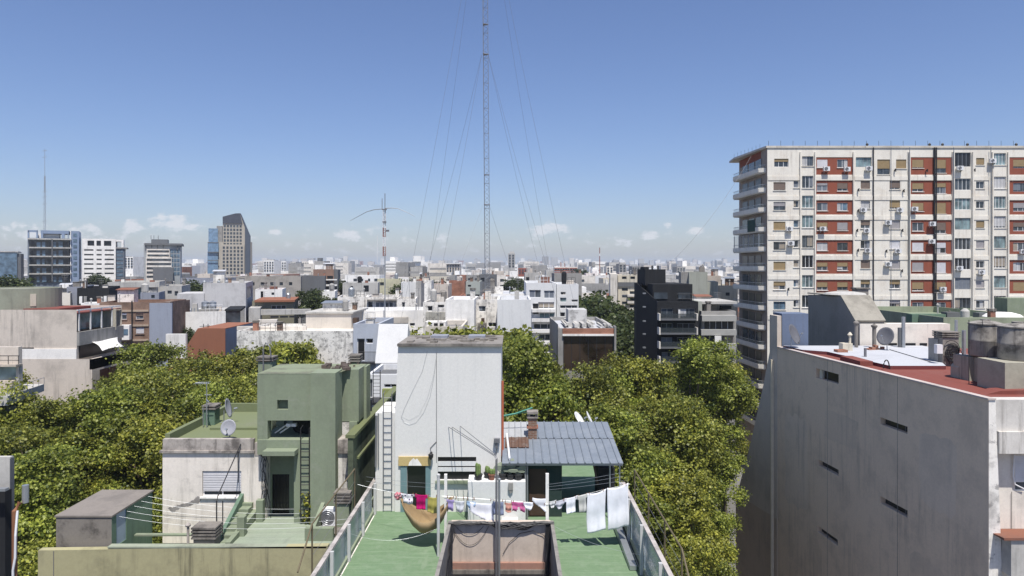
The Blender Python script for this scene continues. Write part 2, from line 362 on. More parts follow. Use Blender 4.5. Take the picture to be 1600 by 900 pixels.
# ------------------------------------------------------------------ generic building pieces
def PF(Y):                      # facade plane facing the camera at depth Y; u = X, v = Z, d = inward
    return lambda u, v, d: (u, Y+d, v)
def PR(x):                      # facade facing +X ; u = Y
    return lambda u, v, d: (x-d, u, v)
def PLf(x):                     # facade facing -X ; u = Y
    return lambda u, v, d: (x+d, u, v)
rnd = random.Random(7)
CURT1 = plain('white_curtain', (.42,.42,.42), .9); CURT2 = plain('beige_curtain', (.3,.26,.21), .9); CURT3 = plain('grey_blue_curtain', (.16,.18,.21), .9)
GL = {'brown': glassmat('brown_tinted_glass',(.035,.024,.018),.12), 'glass': GLASS, 'blue': GLASSB, 'dark': GLASSK, 'teal': GLASSG}
SH = {'tan': SHUT_T, 'white': SHUT_W, 'brown': SHUT_B, 'grey': SHUT_G}
def window(parent, P, h, d=.12, style='glass', frame=FRAMEW, mull=None, simple=False, t=.055, name='window', shut=None):
    """style: glass kind, optionally 'glass+tan.6' = roller shutter let down over .6 of the opening"""
    a, b, c, e = h
    kind, sh, fr = style, None, 0
    if '+' in style:
        kind, sh = style.split('+'); nm = sh.rstrip('.0123456789'); fr = float(sh[len(nm):] or 1); sh = nm
    if simple:
        m = MB(); m.mbox(P, a, b, c, e, d, d+.03); w = m.build(name, GL[kind], parent)
        if sh:
            s = MB(); s.mbox(P, a+.01, b-.01, e-(e-c)*fr, e-.01, d-.05, d-.005); s.build('shutter', SH[sh], w)
        return w
    m = MB()
    m.mbox(P, a, a+t, c, e, d, d+.05); m.mbox(P, b-t, b, c, e, d, d+.05)
    m.mbox(P, a+t, b-t, c, c+t, d, d+.05); m.mbox(P, a+t, b-t, e-t, e, d, d+.05)
    n = mull if mull is not None else max(0, int((b-a)/.9))
    for k in range(1, n+1):
        u = a+(b-a)*k/(n+1); m.mbox(P, u-t/2, u+t/2, c+t, e-t, d+.003, d+.047)
    w = m.build(name, frame, parent)
    g = MB(); g.mbox(P, a+t*.5, b-t*.5, c+t*.5, e-t*.5, d+.02, d+.035); g.build('pane', GL[kind], w)
    if kind in ('glass','blue') and fr < .6 and rnd.random() < .55:
        q = rnd.choice((.33,.5,.5,1.0)); u0 = a+t if rnd.random() < .5 else b-t-(b-a-2*t)*q; u1 = u0+(b-a-2*t)*q
        g = MB(); g.mbox(P, u0, u1, c+t+(e-c)*rnd.choice((0,0,.12)), e-t, d+.008, d+.018); g.build('curtain', rnd.choice((CURT1,CURT2,CURT3)), w)
    if sh and fr > 0:
        s = MB(); z0 = e-(e-c)*fr
        s.mbox(P, a+.02, b-.02, z0, e-.01, d-.055, d-.01)
        k = z0+.06
        while k < e-.05:
            s.mbox(P, a+.022, b-.022, k, k+.05, d-.064, d-.052); k += .11
        s.build('shutter', SH[sh], w)
    return w
def sill(parent, P, h, m):
    a, b, c, e = h
    s = MB(); s.mbox(P, a-.08, b+.08, c-.07, c-.003, -.09, .02); return s.build('sill', m, parent)

INFO = []
def shell(root, x0, x1, y0, y1, z0, z1, wall, roof, par=.5, th=.2, fh=(), lh=(), rh=(), reveal=.18, cop=None):
    """one box storey block: four walls with openings, parapet ring, roof deck"""
    m = MB()
    m.facade(PF(y0), x0, x1, z0, z1, fh, reveal)
    m.facade(lambda u,v,d: (x0+d,u,v), y0, y1, z0, z1, lh, reveal)
    m.facade(lambda u,v,d: (x1-d,u,v), y0, y1, z0, z1, rh, reveal)
    m.face([(x1,y1,z0),(x0,y1,z0),(x0,y1,z1),(x1,y1,z1)])
    zr = z1-par
    if par > 0:
        a,b_,c,d = x0+th, x1-th, y0+th, y1-th
        for q in ([(a,c,zr),(b_,c,zr),(b_,c,z1),(a,c,z1)], [(b_,c,zr),(b_,d,zr),(b_,d,z1),(b_,c,z1)], [(b_,d,zr),(a,d,zr),(a,d,z1),(b_,d,z1)], [(a,d,zr),(a,c,zr),(a,c,z1),(a,d,z1)]): m.face(q)
        if cop is None:
            for q in ([(x0,y0,z1),(x1,y0,z1),(b_,c,z1),(a,c,z1)], [(x1,y0,z1),(x1,y1,z1),(b_,d,z1),(b_,c,z1)], [(x1,y1,z1),(x0,y1,z1),(a,d,z1),(b_,d,z1)], [(x0,y1,z1),(x0,y0,z1),(a,c,z1),(a,d,z1)]): m.face(q)
        w = m.build('wall', wall, root)
        r = MB(); r.face([(a-.02,c-.02,zr),(b_+.02,c-.02,zr),(b_+.02,d+.02,zr),(a-.02,d+.02,zr)])
        r.build('roof', roof, root)
        if cop is not None:
            k = MB(); e = .04
            k.box(x0-e,x1+e,y0-e,y0+th+e,z1-.004,z1+.07); k.box(x0-e,x1+e,y1-th-e,y1+e,z1-.004,z1+.07)
            k.box(x0-e,x0+th+e,y0+th+e,y1-th-e,z1-.004,z1+.07); k.box(x1-th-e,x1+e,y0+th+e,y1-th-e,z1-.004,z1+.07)
            k.build('coping', cop, root)
    else:
        w = m.build('wall', wall, root)
        r = MB(); r.face([(x0,y0,z1),(x1,y0,z1),(x1,y1,z1),(x0,y1,z1)]); r.build('roof', roof, root)
    return w

def clutter(root, x0, x1, y0, y1, z, n, rg):
    """the odds and ends every roof here carries"""
    w, d = x1-x0, (y1-y0)*.65
    for i in range(n):
        x = x0+w*rg.random(); y = y0+d*rg.random()**1.3; q = rg.random(); k = MB()
        if q < .26:
            h = rg.uniform(.7,1.7); r = rg.uniform(.05,.11); k.tube([(x,y,z),(x,y,z+h)], r, 7); k.lathe(x,y,[(r*1.7,z+h-.04),(r*1.8,z+h+.1),(.02,z+h+.22)],8); k.build('vent_pipe', rg.choice((GALV,CONC,GREY_L)), root)
        elif q < .46:
            a, b_, h = rg.uniform(.4,1.5), rg.uniform(.4,1.2), rg.uniform(.5,1.5); x = min(x, x1-a); k.box(x,x+a,y,y+b_,z,z+h)
            o = k.build('roof_box', rg.choice((W_STAIN,GREY_L,CONC,W_WARM,BEIGE,ROOFTILE)), root)
            if rg.random() < .5: k = MB(); k.box(x-.06,x+a+.06,y-.06,y+b_+.06,z+h+.003,z+h+.07); k.build('lid', CONC, o)
        elif q < .60:
            h = rg.uniform(1.8,3.6); k.tube([(x,y,z),(x,y,z+h)], .025, 5)
            for t in range(3): k.tube([(x-.5+.1*t,y,z+h-.1-.28*t),(x+.5-.1*t,y,z+h-.1-.28*t)], .014, 4)
            k.build('antenna', STEEL, root)
        elif q < .66:
            r, h = rg.uniform(.35,.6), rg.uniform(.8,1.3); zz = z+rg.uniform(.3,.9); k.lathe(x,y,[(r*.95,zz),(r,zz+.1),(r,zz+h),(r*.6,zz+h+.2),(r*.3,zz+h+.26),(.02,zz+h+.27)],14); k.box(x-r*.8,x+r*.8,y-r*.8,y+r*.8,z,zz); k.build('roof_tank', rg.choice((CONC,GREY_L,BLACKP,GALV,GREY_M)), root)
        elif q < .84:
            chimney_stack(root, x, x+.5, y, y+.5, z, z+rg.uniform(1.1,1.8), rg.choice((BRICK,W_STAIN,CONC,BRICKR)), 2)
        elif q < .93:
            l = min(w*.5, rg.uniform(2,4.5)); x = min(x, x1-l); m = int(l/.5)
            for t in range(m+1): k.tube([(x+l*t/m,y0,z+.2),(x+l*t/m,y0,z+1.3)], .02, 4)
            for zz in (.75,1.3): k.tube([(x,y0,z+zz),(x+l,y0,z+zz)], .022, 4)
            k.build('railing', rg.choice((BLACKM,FRAMEW,STEEL)), root)
        else:
            a = min(w*.6, rg.uniform(1.6,3.2)); x = min(x, x1-a); h = rg.uniform(1.5,2.3); k.box(x,x+a,y,y+1.6,z,z+h); o = k.build('roof_shed', rg.choice((W_STAIN,W_WARM,GREY_L,BRICK)), root)
            k = MB(); k.hexa([(x-.15,y-.25,z+h+.003),(x+a+.15,y-.25,z+h+.003),(x+a+.15,y+1.8,z+h+.2),(x-.15,y+1.8,z+h+.2),(x-.15,y-.25,z+h+.06),(x+a+.15,y-.25,z+h+.06),(x+a+.15,y+1.8,z+h+.26),(x-.15,y+1.8,z+h+.26)]); k.build('sheet_roof', rg.choice((GALV,ROOFTILE,ROOFWHITE)), o)

def blk(name, label, cat, px, py, Y, D, wall, roof=None, z0=0., par=.5, win=(), swin=(), group=None, cop=None, frame=FRAMEW, simple=False, d=.12, sills=False, turn=.72, busy=4):
    """building whose front, px[0]..px[1] wide in the photo with its top edge at py, stands Y metres away.
    win = (x0,x1,y0,y1,style) in photo pixels on that front; swin = the same openings in metres on the visible side (Y0,Y1,Z0,Z1,style)"""
    x0, x1, z1 = X(px[0],Y), X(px[1],Y), Z(py,Y)
    root = thing(name, label, cat, ((x0+x1)/2, Y, z0), group)
    fh = [(X(w[0],Y), X(w[1],Y), Z(w[3],Y), Z(w[2],Y)) for w in win]
    sh = [w[:4] for w in swin]
    left_seen = (x0+x1)/2 > 0
    shell(root, x0, x1, Y, Y+D, z0, z1, wall, roof or ROOFGREY, par, .2, fh, sh if left_seen else (), () if left_seen else sh, cop=cop)
    for w, h in zip(win, fh):
        ww = window(root, PF(Y), h, d, w[4], frame, simple=simple)
        if sills: sill(ww, PF(Y), h, wall)
    for w in swin:
        window(root, PLf(x0) if left_seen else PR(x1), w[:4], d, w[4], frame, simple=simple)
    INFO.append((x0, x1, Y, Y+D))
    if busy and Y > 50: clutter(root, x0+.4, x1-.4, Y+.4, Y+D-.4, z1-par, busy, random.Random(int(px[0]*31+Y)))
    xc = (x0+x1)/2
    if Y >= 84 and abs(xc)/Y > .15 and turn: root.rotation_euler.z = -math.atan2(xc, Y)*turn     # city blocks here are not parallel to the terrace
    return root
def addbox(root, name, px, py, Y, D, m, top=None):
    """a solid piece of the building: px range, py = (top, bottom) at depth Y"""
    k = MB(); k.box(X(px[0],Y), X(px[1],Y), Y, Y+D, Z(py[1],Y), Z(py[0],Y))
    return k.build(name, m, root)
def water_tank(cx, cy, z, r, h, mat, label, group='rooftop water tanks'):
    t = thing('water_tank', label, 'water tank', (cx,cy,z), group)
    k = MB(); k.lathe(cx, cy, [(r*.94,z),(r,z+.08),(r,z+h*.48),(r*1.02,z+h*.5),(r,z+h*.52),(r,z+h*.92),(r*.97,z+h)], 22); k.build('tank_body', mat, t, True)
    k = MB(); k.lathe(cx, cy, [(r*1.04,z+h),(r*1.04,z+h+.06),(r*.6,z+h+.16),(r*.3,z+h+.2),(r*.3,z+h+.28),(.02,z+h+.29)], 22); k.build('lid', mat, t, False)
    return t
def dish(cx, cy, z, r, label, face=(0,-1,.5), h=.8, group='satellite dishes', mat=None):
    t = thing('satellite_dish', label, 'satellite dish', (cx,cy,z), group)
    k = MB(); k.tube([(cx,cy,z),(cx,cy,z+h)], .03); k.tube([(cx-.18,cy,z+.012),(cx+.18,cy,z+.012)], .02); k.build('mast', GALV, t)
    f = Vector(face).normalized(); a = f.cross(Vector((0,0,1))).normalized(); b_ = a.cross(f)
    c0 = Vector((cx,cy,z+h+r*.2)) + f*.12; n = 22; vs = [tuple(c0)]; fs = []
    for i in range(1,6):
        q = i/5
        for j in range(n):
            w = 2*math.pi*j/n; vs.append(tuple(c0 + f*(r*.22*q*q) + (a*math.cos(w)+b_*math.sin(w)*1.08)*r*q))
    for j in range(n): fs.append((0,1+j,1+(j+1)%n))
    for i in range(4):
        for j in range(n): fs.append((1+i*n+j, 1+(i+1)*n+j, 1+(i+1)*n+(j+1)%n, 1+i*n+(j+1)%n))
    k = MB(); k.mesh(vs, fs); o = k.build('reflector', mat or FRAMEW, t, True)
    s = o.modifiers.new('thickness', 'SOLIDIFY'); s.thickness = .02
    k = MB(); e = c0 + f*r*1.0; k.tube([c0 - b_*r*.9 + f*.2*r, e - b_*.1], .015); k.tube([e-f*.1-b_*.1, e+f*.06-b_*.1], .05, 8); k.build('feed_arm', GALV, t)
    return t
def chimney_stack(root, x0, x1, y0, y1, z0, z1, body, slabs=3, name='chimney', cap=None):
    """square flue with a louvred concrete cap of stacked slabs"""
    k = MB(); hs = z1-z0; zc = z1 - .13*slabs - .05
    k.box(x0, x1, y0, y1, z0, zc); o = k.build(name, body, root)
    k = MB(); e = .07
    for i in range(slabs):
        zz = zc+.05+.13*i
        k.box(x0-e, x1+e, y0-e, y1+e, zz, zz+.07)
        for sx in (x0, x1-.1):
            for sy in (y0, y1-.1): k.box(sx, sx+.1, sy, sy+.1, zz-.06, zz+.002)
    k.build('cap', cap or CONC_D, o); return o
def air_con(cx, y, z, label, w=.85, h=.6, dep=.34, group='air conditioners on the apartment block', m=None):
    """outdoor unit fixed on a wall that faces the camera; cx, z = lower centre, y = wall plane"""
    t = thing('air_conditioner', label, 'air conditioner', (cx,y,z), group)
    k = MB(); y1 = y-.14; y0 = y1-dep
    k.box(cx-w/2, cx+w/2, y0, y1, z, z+h); k.build('casing', m or FRAMEW, t)
    k = MB(); gx = cx-w*.12; n = 16; r = h*.4
    for q in (1,.72,.44): 
        k.tube([(gx+r*q*math.cos(2*math.pi*j/n), y0-.012, z+h/2+r*q*math.sin(2*math.pi*j/n)) for j in range(n+1)], .012, 4)
    k.lathe(0,0,[(.001,0),(.0011,.001)],3)
    k.build('fan_grille', FRAMEG, t)
    k = MB(); k.ext([(gx+r*math.cos(2*math.pi*j/n), y0-.002, z+h/2+r*math.sin(2*math.pi*j/n)) for j in range(n)], [(gx+r*math.cos(2*math.pi*j/n), y0-.006, z+h/2+r*math.sin(2*math.pi*j/n)) for j in range(n)]); k.build('fan', STEEL, t)
    k = MB()
    for sx in (-.3,.3): k.box(cx+sx*w-.02, cx+sx*w+.02, y0+.03, y, z-.04, z-.002); k.prism_x([(y0+.06,z-.04),(y-.002,z-.04),(y-.002,z-.3)], cx+sx*w-.015, cx+sx*w+.015)
    k.build('bracket', GALV, t)
    return t

# ------------------------------------------------------------------ trees
def leaf_quads(pts, nrm, size, rng):
    n = len(pts)
    a = rng.normal(size=(n,3)); a -= nrm*(a*nrm).sum(1,keepdims=True); a /= np.linalg.norm(a,axis=1,keepdims=True)+1e-9
    b_ = np.cross(nrm, a); s = size*rng.uniform(.6,1.3,(n,1))
    tip = pts + a*s*.62; base = pts - a*s*.5
    l = pts + b_*s*.48 - nrm*s*.1; r = pts - b_*s*.48 - nrm*s*.1
    v = np.stack([base, r, tip, l], 1).reshape(-1,3)
    return v
def quad_mesh(name, v, mat):
    n = len(v)//4
    me = bpy.data.meshes.new(name); me.vertices.add(4*n); me.vertices.foreach_set('co', v.astype(np.float32).ravel())
    me.loops.add(4*n); me.loops.foreach_set('vertex_index', np.arange(4*n, dtype=np.int32))
    me.polygons.add(n); me.polygons.foreach_set('loop_start', np.arange(0,4*n,4,dtype=np.int32))
    me.update(calc_edges=True); me.materials.append(mat); return me
def crown_mesh(name, seed, rad, zc, hz, boughs, twigs, per, size, mat, br=2.1, tr=.62):
    """boughs on an uneven dome, each a cluster of leafy twigs: lumps with dark gaps between them"""
    rng = np.random.default_rng(seed); V = []; cs = []
    for i in range(boughs):
        d = rng.normal(size=3); d[2] = d[2]*.75+.3; d /= np.linalg.norm(d)
        rr = rng.uniform(.55,1.0)**.7
        wob = 1 + .2*math.sin(3*math.atan2(d[1],d[0])+seed)
        c = np.array([d[0]*rad*rr*wob, d[1]*rad*rr*wob, zc + d[2]*hz*rr]); cs.append(c)
        b_ = br*rng.uniform(.7,1.2)
        for t in range(twigs):
            e = rng.normal(size=3); e[2] = e[2]*.7+.35; e /= np.linalg.norm(e)
            tc = c + e*b_*rng.uniform(.55,1.05)*np.array([1,1,.75])
            n = int(per*rng.uniform(.5,1.4)); r_ = tr*rng.uniform(.6,1.4)
            p = tc + rng.normal(size=(n,3))*r_*np.array([.62,.62,.42])
            nr = e*.5 + rng.normal(size=(n,3))*.6 + np.array([0,0,.45]); nr /= np.linalg.norm(nr,axis=1,keepdims=True)
            V.append(leaf_quads(p, nr, size, rng))
    return quad_mesh(name, np.concatenate(V), mat), cs
def trunk_mesh(name, seed, zc, cs, r0):
    rg = random.Random(seed); k = MB()
    top = zc*.62
    k.tube([(0,0,0),(.1,0,top*.35),(-.1,.12,top*.7),(0,0,top)], r0, 9, r1=r0*.7)
    for c in cs[::3]:
        mid = (c[0]*.45+rg.uniform(-.3,.3), c[1]*.45+rg.uniform(-.3,.3), top+(c[2]-top)*.6)
        k.tube([(0,0,top-.3), mid, tuple(c)], r0*.42, 5, r1=.04)
    me = bpy.data.meshes.new(name); me.from_pydata(k.v, [], k.f); me.materials.append(BARK); return me
TREES = []
for i, (rad, zc, hz, bo, mat) in enumerate([(3.5,15.6,4.9,15,LEAF),(3.1,15.2,5.2,13,LEAFY),(3.9,15.0,4.6,16,LEAFM),(2.6,15.8,5.6,12,LEAFM)]):
    cm, cs = crown_mesh('crown', 11+i, rad, zc, hz, bo, 26, 105, .17, mat, 1.85, .52)
    zz = np.empty(len(cm.vertices)*3); cm.vertices.foreach_get('co', zz); TREES.append((cm, trunk_mesh('trunk', 11+i, zc, cs*2, .36), float(np.percentile(zz[2::3], 99.6))))
cmD, csD = crown_mesh('crown', 41, 4.2, 8.5, 4.0, 18, 14, 34, .45, LEAFD, 1.9, .7)
TREES.append((cmD, trunk_mesh('trunk', 41, 8.5, csD, .3), max(v.co.z for v in cmD.vertices)-.3))
cmS, csS = crown_mesh('crown', 51, 1.3, 3.2, 1.4, 9, 10, 34, .2, LEAF, .7, .32)
TREES.append((cmS, trunk_mesh('trunk', 51, 3.2, csS, .09), max(v.co.z for v in cmS.vertices)-.15))
def tree(kind, x, y, top, label, group, rz=None, sxy=1.0, z0=0, name='plane_tree', cat='tree'):
    cm, tm, h = TREES[kind]; s = (top-z0)/h
    t = thing(name, label, cat, (x,y,z0), group); t.rotation_euler = (0,0,rnd.uniform(0,6.28) if rz is None else rz)
    t.scale = (s*sxy, s*sxy, s)
    for nm, me in (('crown', cm), ('trunk', tm)):
        o = bpy.data.objects.new(nm, me); C.objects.link(o); o.parent = t
    return t
# ------------------------------------------------------------------ house with the green roof terrace
GF = 19.0                       # terrace level
T = thing('terrace_house', 'white house with green painted roof terrace, tall blank stair tower and tin lean-to', 'house', (-.8,30,0))
WX0, WX1, WY = -2.34, 1.48, 26.3
WT = 20.12                      # top of the parapet round the well          # light well cut into the front of the terrace
k = MB(); k.prism([(-6.3,12),(WX0-.22,12),(WX0-.22,WY+.2),(WX1+.22,WY+.2),(WX1+.22,12),(4.85,12),(4.85,39),(-6.3,39)], 0, GF-.02)
k.build('wall', W_STAIN, T)
k = MB(); k.prism([(-6.05,12),(WX0-.22,12),(WX0-.22,WY+.22),(WX1+.22,WY+.22),(WX1+.22,12),(4.62,12),(4.62,39),(-6.05,39)], GF-.016, GF); k.build('floor', FLOORG, T)
# light well: back wall with ledge and windows, white side parapets
k = MB()
hw = [(X(708,WY),X(770,WY),15.9,18.0),(X(797,WY),X(850,WY),15.9,18.0)]
k.facade(PF(WY), WX0, WX1, 0, WT, hw, .25); k.box(WX0, WX1, WY+.001, WY+.22, 18.9, WT)
wl = k.build('courtyard_wall', plaster('tan_courtyard_render', (.54,.46,.385), .3, .55, dirt=(.22,.17,.14), scale=.8), T)
k = MB(); k.prism_y([(WX0+.02,18.36),(WX1-.02,18.36),(WX1-.02,18.6),(WX0+.02,18.6)], WY-.14, WY-.004); k.build('ledge', plaster('red_brick_ledge', (.36,.2,.15), .4, .4), wl)
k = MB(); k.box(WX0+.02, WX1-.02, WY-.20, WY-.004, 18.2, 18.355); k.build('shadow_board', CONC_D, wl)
k = MB(); k.box(X(782,WY), X(788,WY), WY-.004, WY+.02, 17.5, 17.8); k.build('vent_grille', STEEL, wl)
for h in hw: window(wl, PF(WY), h, .15, 'dark', FRAMEG, mull=1)
for xa, xb in ((WX0-.13, WX0), (WX1, WX1+.13)):
    k = MB(); k.box(xa, xb, 12, WY+.22, 0, WT-.02); k.build('parapet', plaster('weathered_parapet',(.25,.235,.21),.5,.7,scale=1.2), T)
# tower ---------------------------------------------------------------
TY = 30.5
tw = None
tx0, tx1, tz = X(622,TY), X(783,TY), Z(541,TY)
dh = (X(636,TY),X(665,TY),GF,GF+2.07)
wh = (X(684,TY),X(744,TY),Z(750,TY),Z(714,TY))
k = MB(); k.facade(PF(TY), X(617,TY), tx1, GF, Z(655,TY), [dh,wh], .16)
k.face([(X(617,TY),TY,Z(655,TY)),(tx1,TY,Z(655,TY)),(tx1,TY,tz),(tx0,TY,tz)])
k.face([(tx1,TY,GF),(tx1,TY+3.6,GF),(tx1,TY+3.6,tz),(tx1,TY,tz)]); k.face([(tx0,TY,GF),(tx0,TY,tz),(tx0,TY+3.6,tz),(tx0,TY+3.6,GF)])
k.face([(tx1,TY+3.6,GF),(tx0,TY+3.6,GF),(tx0,TY+3.6,tz),(tx1,TY+3.6,tz)])
k.face([(tx0,TY,tz),(tx1,TY,tz),(tx1,TY+3.6,tz),(tx0,TY+3.6,tz)])
tw = k.build('stair_tower', TOWERW, T)
k = MB(); k.box(tx0-.02, tx1+.06, TY-.14, TY+3.7, tz+.004, tz+.12); k.build('roof_slab', CONC, tw)
rg = random.Random(3); k = MB()
for i in range(46):
    x = rg.uniform(tx0+.4, tx1-.3); y = TY+rg.uniform(.3,3.2); s = rg.uniform(.05,.2)
    k.box(x-s, x+s*.8, y-s*.7, y+s, tz+.118, tz+.12+s*.45)
o = k.build('rubble', CONC_D, tw); o['kind'] = 'stuff'
for q in (1.2,3.0): k = MB(); k.box(tx0+q, tx0+q+.8, TY+2.2, TY+3.0, tz+.118, tz+.24); k.build('roof_hatch', BLUEGREY, tw)
# seam, cable loops on the blank wall
k = MB(); xs = X(682,TY); k.box(xs-.012, xs+.012, TY-.012, TY-.002, GF+2.2, tz-.3); k.build('drain_seam', STEEL, tw)
def sagline(p, q, sag, n=14):
    p, q = Vector(p), Vector(q); r = []
    for i in range(n+1):
        t = i/n; v = p.lerp(q, t); v.z -= sag*4*t*(1-t); r.append(tuple(v))
    return r
k = MB()
pts = [(668,548),(660,580),(645,610),(632,638),(627,652),(632,660),(640,663),(650,660),(662,645),(672,620),(678,590),(682,560),(683,545)]
k.tube([(X(a,TY), TY-.02, Z(b_,TY)) for a,b_ in pts], .0045, 4)
k.tube([(X(a,TY), TY-.022, Z(b_,TY)) for a,b_ in [(628,650),(640,656),(655,648),(668,622),(678,585),(681,560)]], .003, 4)
o = k.build('loose_cable', GALV, tw)
dr = MB(); dr.box(dh[0]+.02, dh[1]-.02, TY+.12, TY+.16, GF+.01, dh[3]-.02); dr.build('door', GLASSK, tw)
k = MB()
for a,b_ in ((X(626,TY),dh[0]-.004),(dh[1]+.004,X(673,TY))): k.box(a, b_, TY-.05, TY-.004, GF, dh[3]); 
k.build('shutter_leaf', plain('blue_green_shutter_paint', (.16,.25,.26), .6), tw)
k = MB(); a0,a1 = X(623,TY), X(673,TY); k.box(a0, a1, TY-.09, TY-.004, Z(727,TY), Z(713,TY)); aw = k.build('awning_board', plaster('ochre_board_paint', (.52,.40,.18), .3, .2), tw)
k = MB()
em = [(638.5,726.6),(640,721.5),(643.5,717.5),(646.5,714.8),(649,717.6),(652,715.6),(655,719.5),(657.5,723),(659.5,726.6)][::-1]
k.ext([(X(u,TY),TY-.098,Z(v,TY)) for u,v in em],[(X(u,TY),TY-.091,Z(v,TY)) for u,v in em])
k.build('white_emblem', W_CLEAN, aw)
# wall lamp by the door
k = MB(); lx = X(674,TY); k.box(lx-.05, lx+.05, TY-.12, TY-.002, Z(712,TY), Z(706,TY)); k.lathe(lx, TY-.2, [(.03,Z(706,TY)),(.12,Z(708,TY)),(.1,Z(713,TY)),(.04,Z(716,TY))], 10); k.tube([(lx,TY-.03,Z(706,TY)),(lx-.05,TY-.03,Z(700,TY)),(X(682,TY),TY-.02,Z(690,TY))], .012, 4)
k.build('wall_lamp', BLACKM, tw)
# window with broken louvre slats
wi = MB(); wi.mbox(PF(TY), wh[0], wh[1], wh[2], wh[3], .12, .14); wo = wi.build('window', GLASSK, tw)
k = MB(); hz = wh[3]-wh[2]
for f0, f1 in ((.60,.80),(.36,.54)): k.mbox(PF(TY), wh[0]+.01, wh[1]-.01, wh[2]+hz*f0, wh[2]+hz*f1, .03, .06)
k.build('slat', W_BLUE, wo)
k = MB(); k.box(wh[0]-.1, wh[1]+.15, TY-.14, TY-.003, wh[2]-.12, wh[2]-.01); k.build('sill', GREENP, wo)
# lower annex with wall ladder, left of the tower
ax0, ax1, az = X(586,TY), X(617,TY), Z(646,TY)
k = MB(); k.box(ax0, ax1-.004, TY+.08, TY+2.6, GF, az); an = k.build('ladder_wall', TOWERW, T)
k = MB()
for x in (X(599.5,TY), X(612.5,TY)): k.tube([(x,TY-.06,GF+.15),(x,TY-.06,az+.9),(x,TY+.25,az+.95)], .022)
z = GF+.3
while z < az+.75: k.tube([(X(599.5,TY),TY-.06,z),(X(612.5,TY),TY-.06,z)], .016, 5); z += .32
k.build('ladder', STEEL, an)
k = MB(); k.tube([(X(587,TY),TY+.02,GF+2.),(X(588,TY),TY+.02,az-.1)],.05,7); k.tube([(X(591,TY),TY+.03,GF+2.),(X(591,TY),TY+.03,az)],.03,6); k.build('downpipe', FRAMEG, an)
# rust red pipe up the right edge of the tower
k = MB(); k.tube([(tx1+.06,TY+.3,GF+2.4),(tx1+.06,TY+.3,Z(597,TY))], .055, 8); k.build('red_pipe', plain('red_oxide_pipe', (.42,.12,.06), .6), tw)
k = MB(); x=X(777,TY); k.box(x-.14,x+.12,TY-.22,TY-.002,Z(690,TY),Z(684,TY)); k.box(x-.1,x+.02,TY-.16,TY-.002,Z(698,TY),Z(690.5,TY)); k.tube([(x,TY-.1,Z(698,TY)),(x-.08,TY-.05,Z(712,TY))],.02,5); k.build('floodlight', STEEL, tw)
# garden wall box with cacti on it
gw = MB(); GY = 29.2
gw.box(X(731,GY), X(821,GY), GY, GY+1.0, GF, Z(753,GY)); gwall = gw.build('planter_wall', W_BLUE, T)
k = MB(); k.box(X(784,GY), X(809,GY), GY-.4, GY-.003, GF, Z(808,GY)); k.build('bench_block', W_STAIN, gwall)
gz = Z(753,GY)
def cactus(px, dy, h, r, label, kind):
    cx, cy = X(px,GY), GY+dy
    t = thing('potted_cactus', label, 'potted plant', (cx,cy,gz), 'cacti in pots on the low wall')
    k = MB(); k.lathe(cx,cy,[(r*.75,gz),(r,gz+.2),(r*1.08,gz+.2),(r*1.08,gz+.25),(r*.9,gz+.25)],12); k.build('pot', plain('black_pot',(.03,.03,.03),.6) if kind != 'tc' else ROOFTILE, t)
    k = MB(); rg = random.Random(int(px*7))
    for i in range(7 if kind != 'pad' else 5):
        a = rg.uniform(0,6.28); q = rg.uniform(0,.8)*r; hh = h*rg.uniform(.55,1.05)
        x, y = cx+q*math.cos(a), cy+q*math.sin(a)
        if kind == 'pad':
            zc = gz+.25+hh*rg.uniform(.3,.9); w = rg.uniform(.1,.17); n=10; sy = rg.uniform(-.25,.25); qx = x+rg.uniform(-.25,.25)
            k.tube([(cx,cy,gz+.2),(qx,y,zc)],.03,5)
            ring=[(w*1.5*math.cos(2*math.pi*j/n), w*.45*math.sin(2*math.pi*j/n)) for j in range(n)]
            k.ext([(qx+u,y-.03,zc+v) for u,v in ring],[(qx+u*.9,y+.25,zc+v+.03) for u,v in ring])
        else: k.lathe(x,y,[(.05,gz+.2),(.075,gz+.3),(.075,gz+.2+hh*.8),(.05,gz+.2+hh*.95),(.01,gz+.2+hh)],7)
    k.build('cactus', plain('cactus_green' if kind!='pad' else 'grey_green_cactus', (.14,.2,.06) if kind!='pad' else (.2,.23,.17), .7), t)
cactus(747,.3,.55,.17,'pale columnar cactus cluster in a pot at the left end of the low white wall','col')
cactus(760,.55,.35,.13,'small columnar cactus in a pot beside the tall cluster on the low wall','col')
cactus(768,.3,.3,.14,'short stubby cactus in a pot left of the metal pole','tc')
cactus(785,.35,.5,.16,'grey pad cactus in a pot just right of the metal pole','pad')
cactus(798,.35,.6,.16,'tallest pad cactus in a black pot on the low wall','pad')
cactus(810,.3,.45,.17,'pad cactus in a black pot near the right end of the low wall','pad')
cactus(818,.6,.5,.13,'thin columnar cactus at the right end of the low wall by the lean-to','col')
t = MB(); wx=X(798,GY); t.box(wx-.1,wx+.1,GY-.12,GY-.003,gz-.32,gz-.02); t.prism_y([(wx-.1,gz-.325),(wx+.1,gz-.325),(wx,gz-.48)],GY-.1,GY-.004)
tag(t.build('hanging_pot', GREY_M), 'grey pointed wall pot hanging on the front of the low white wall', 'pot')
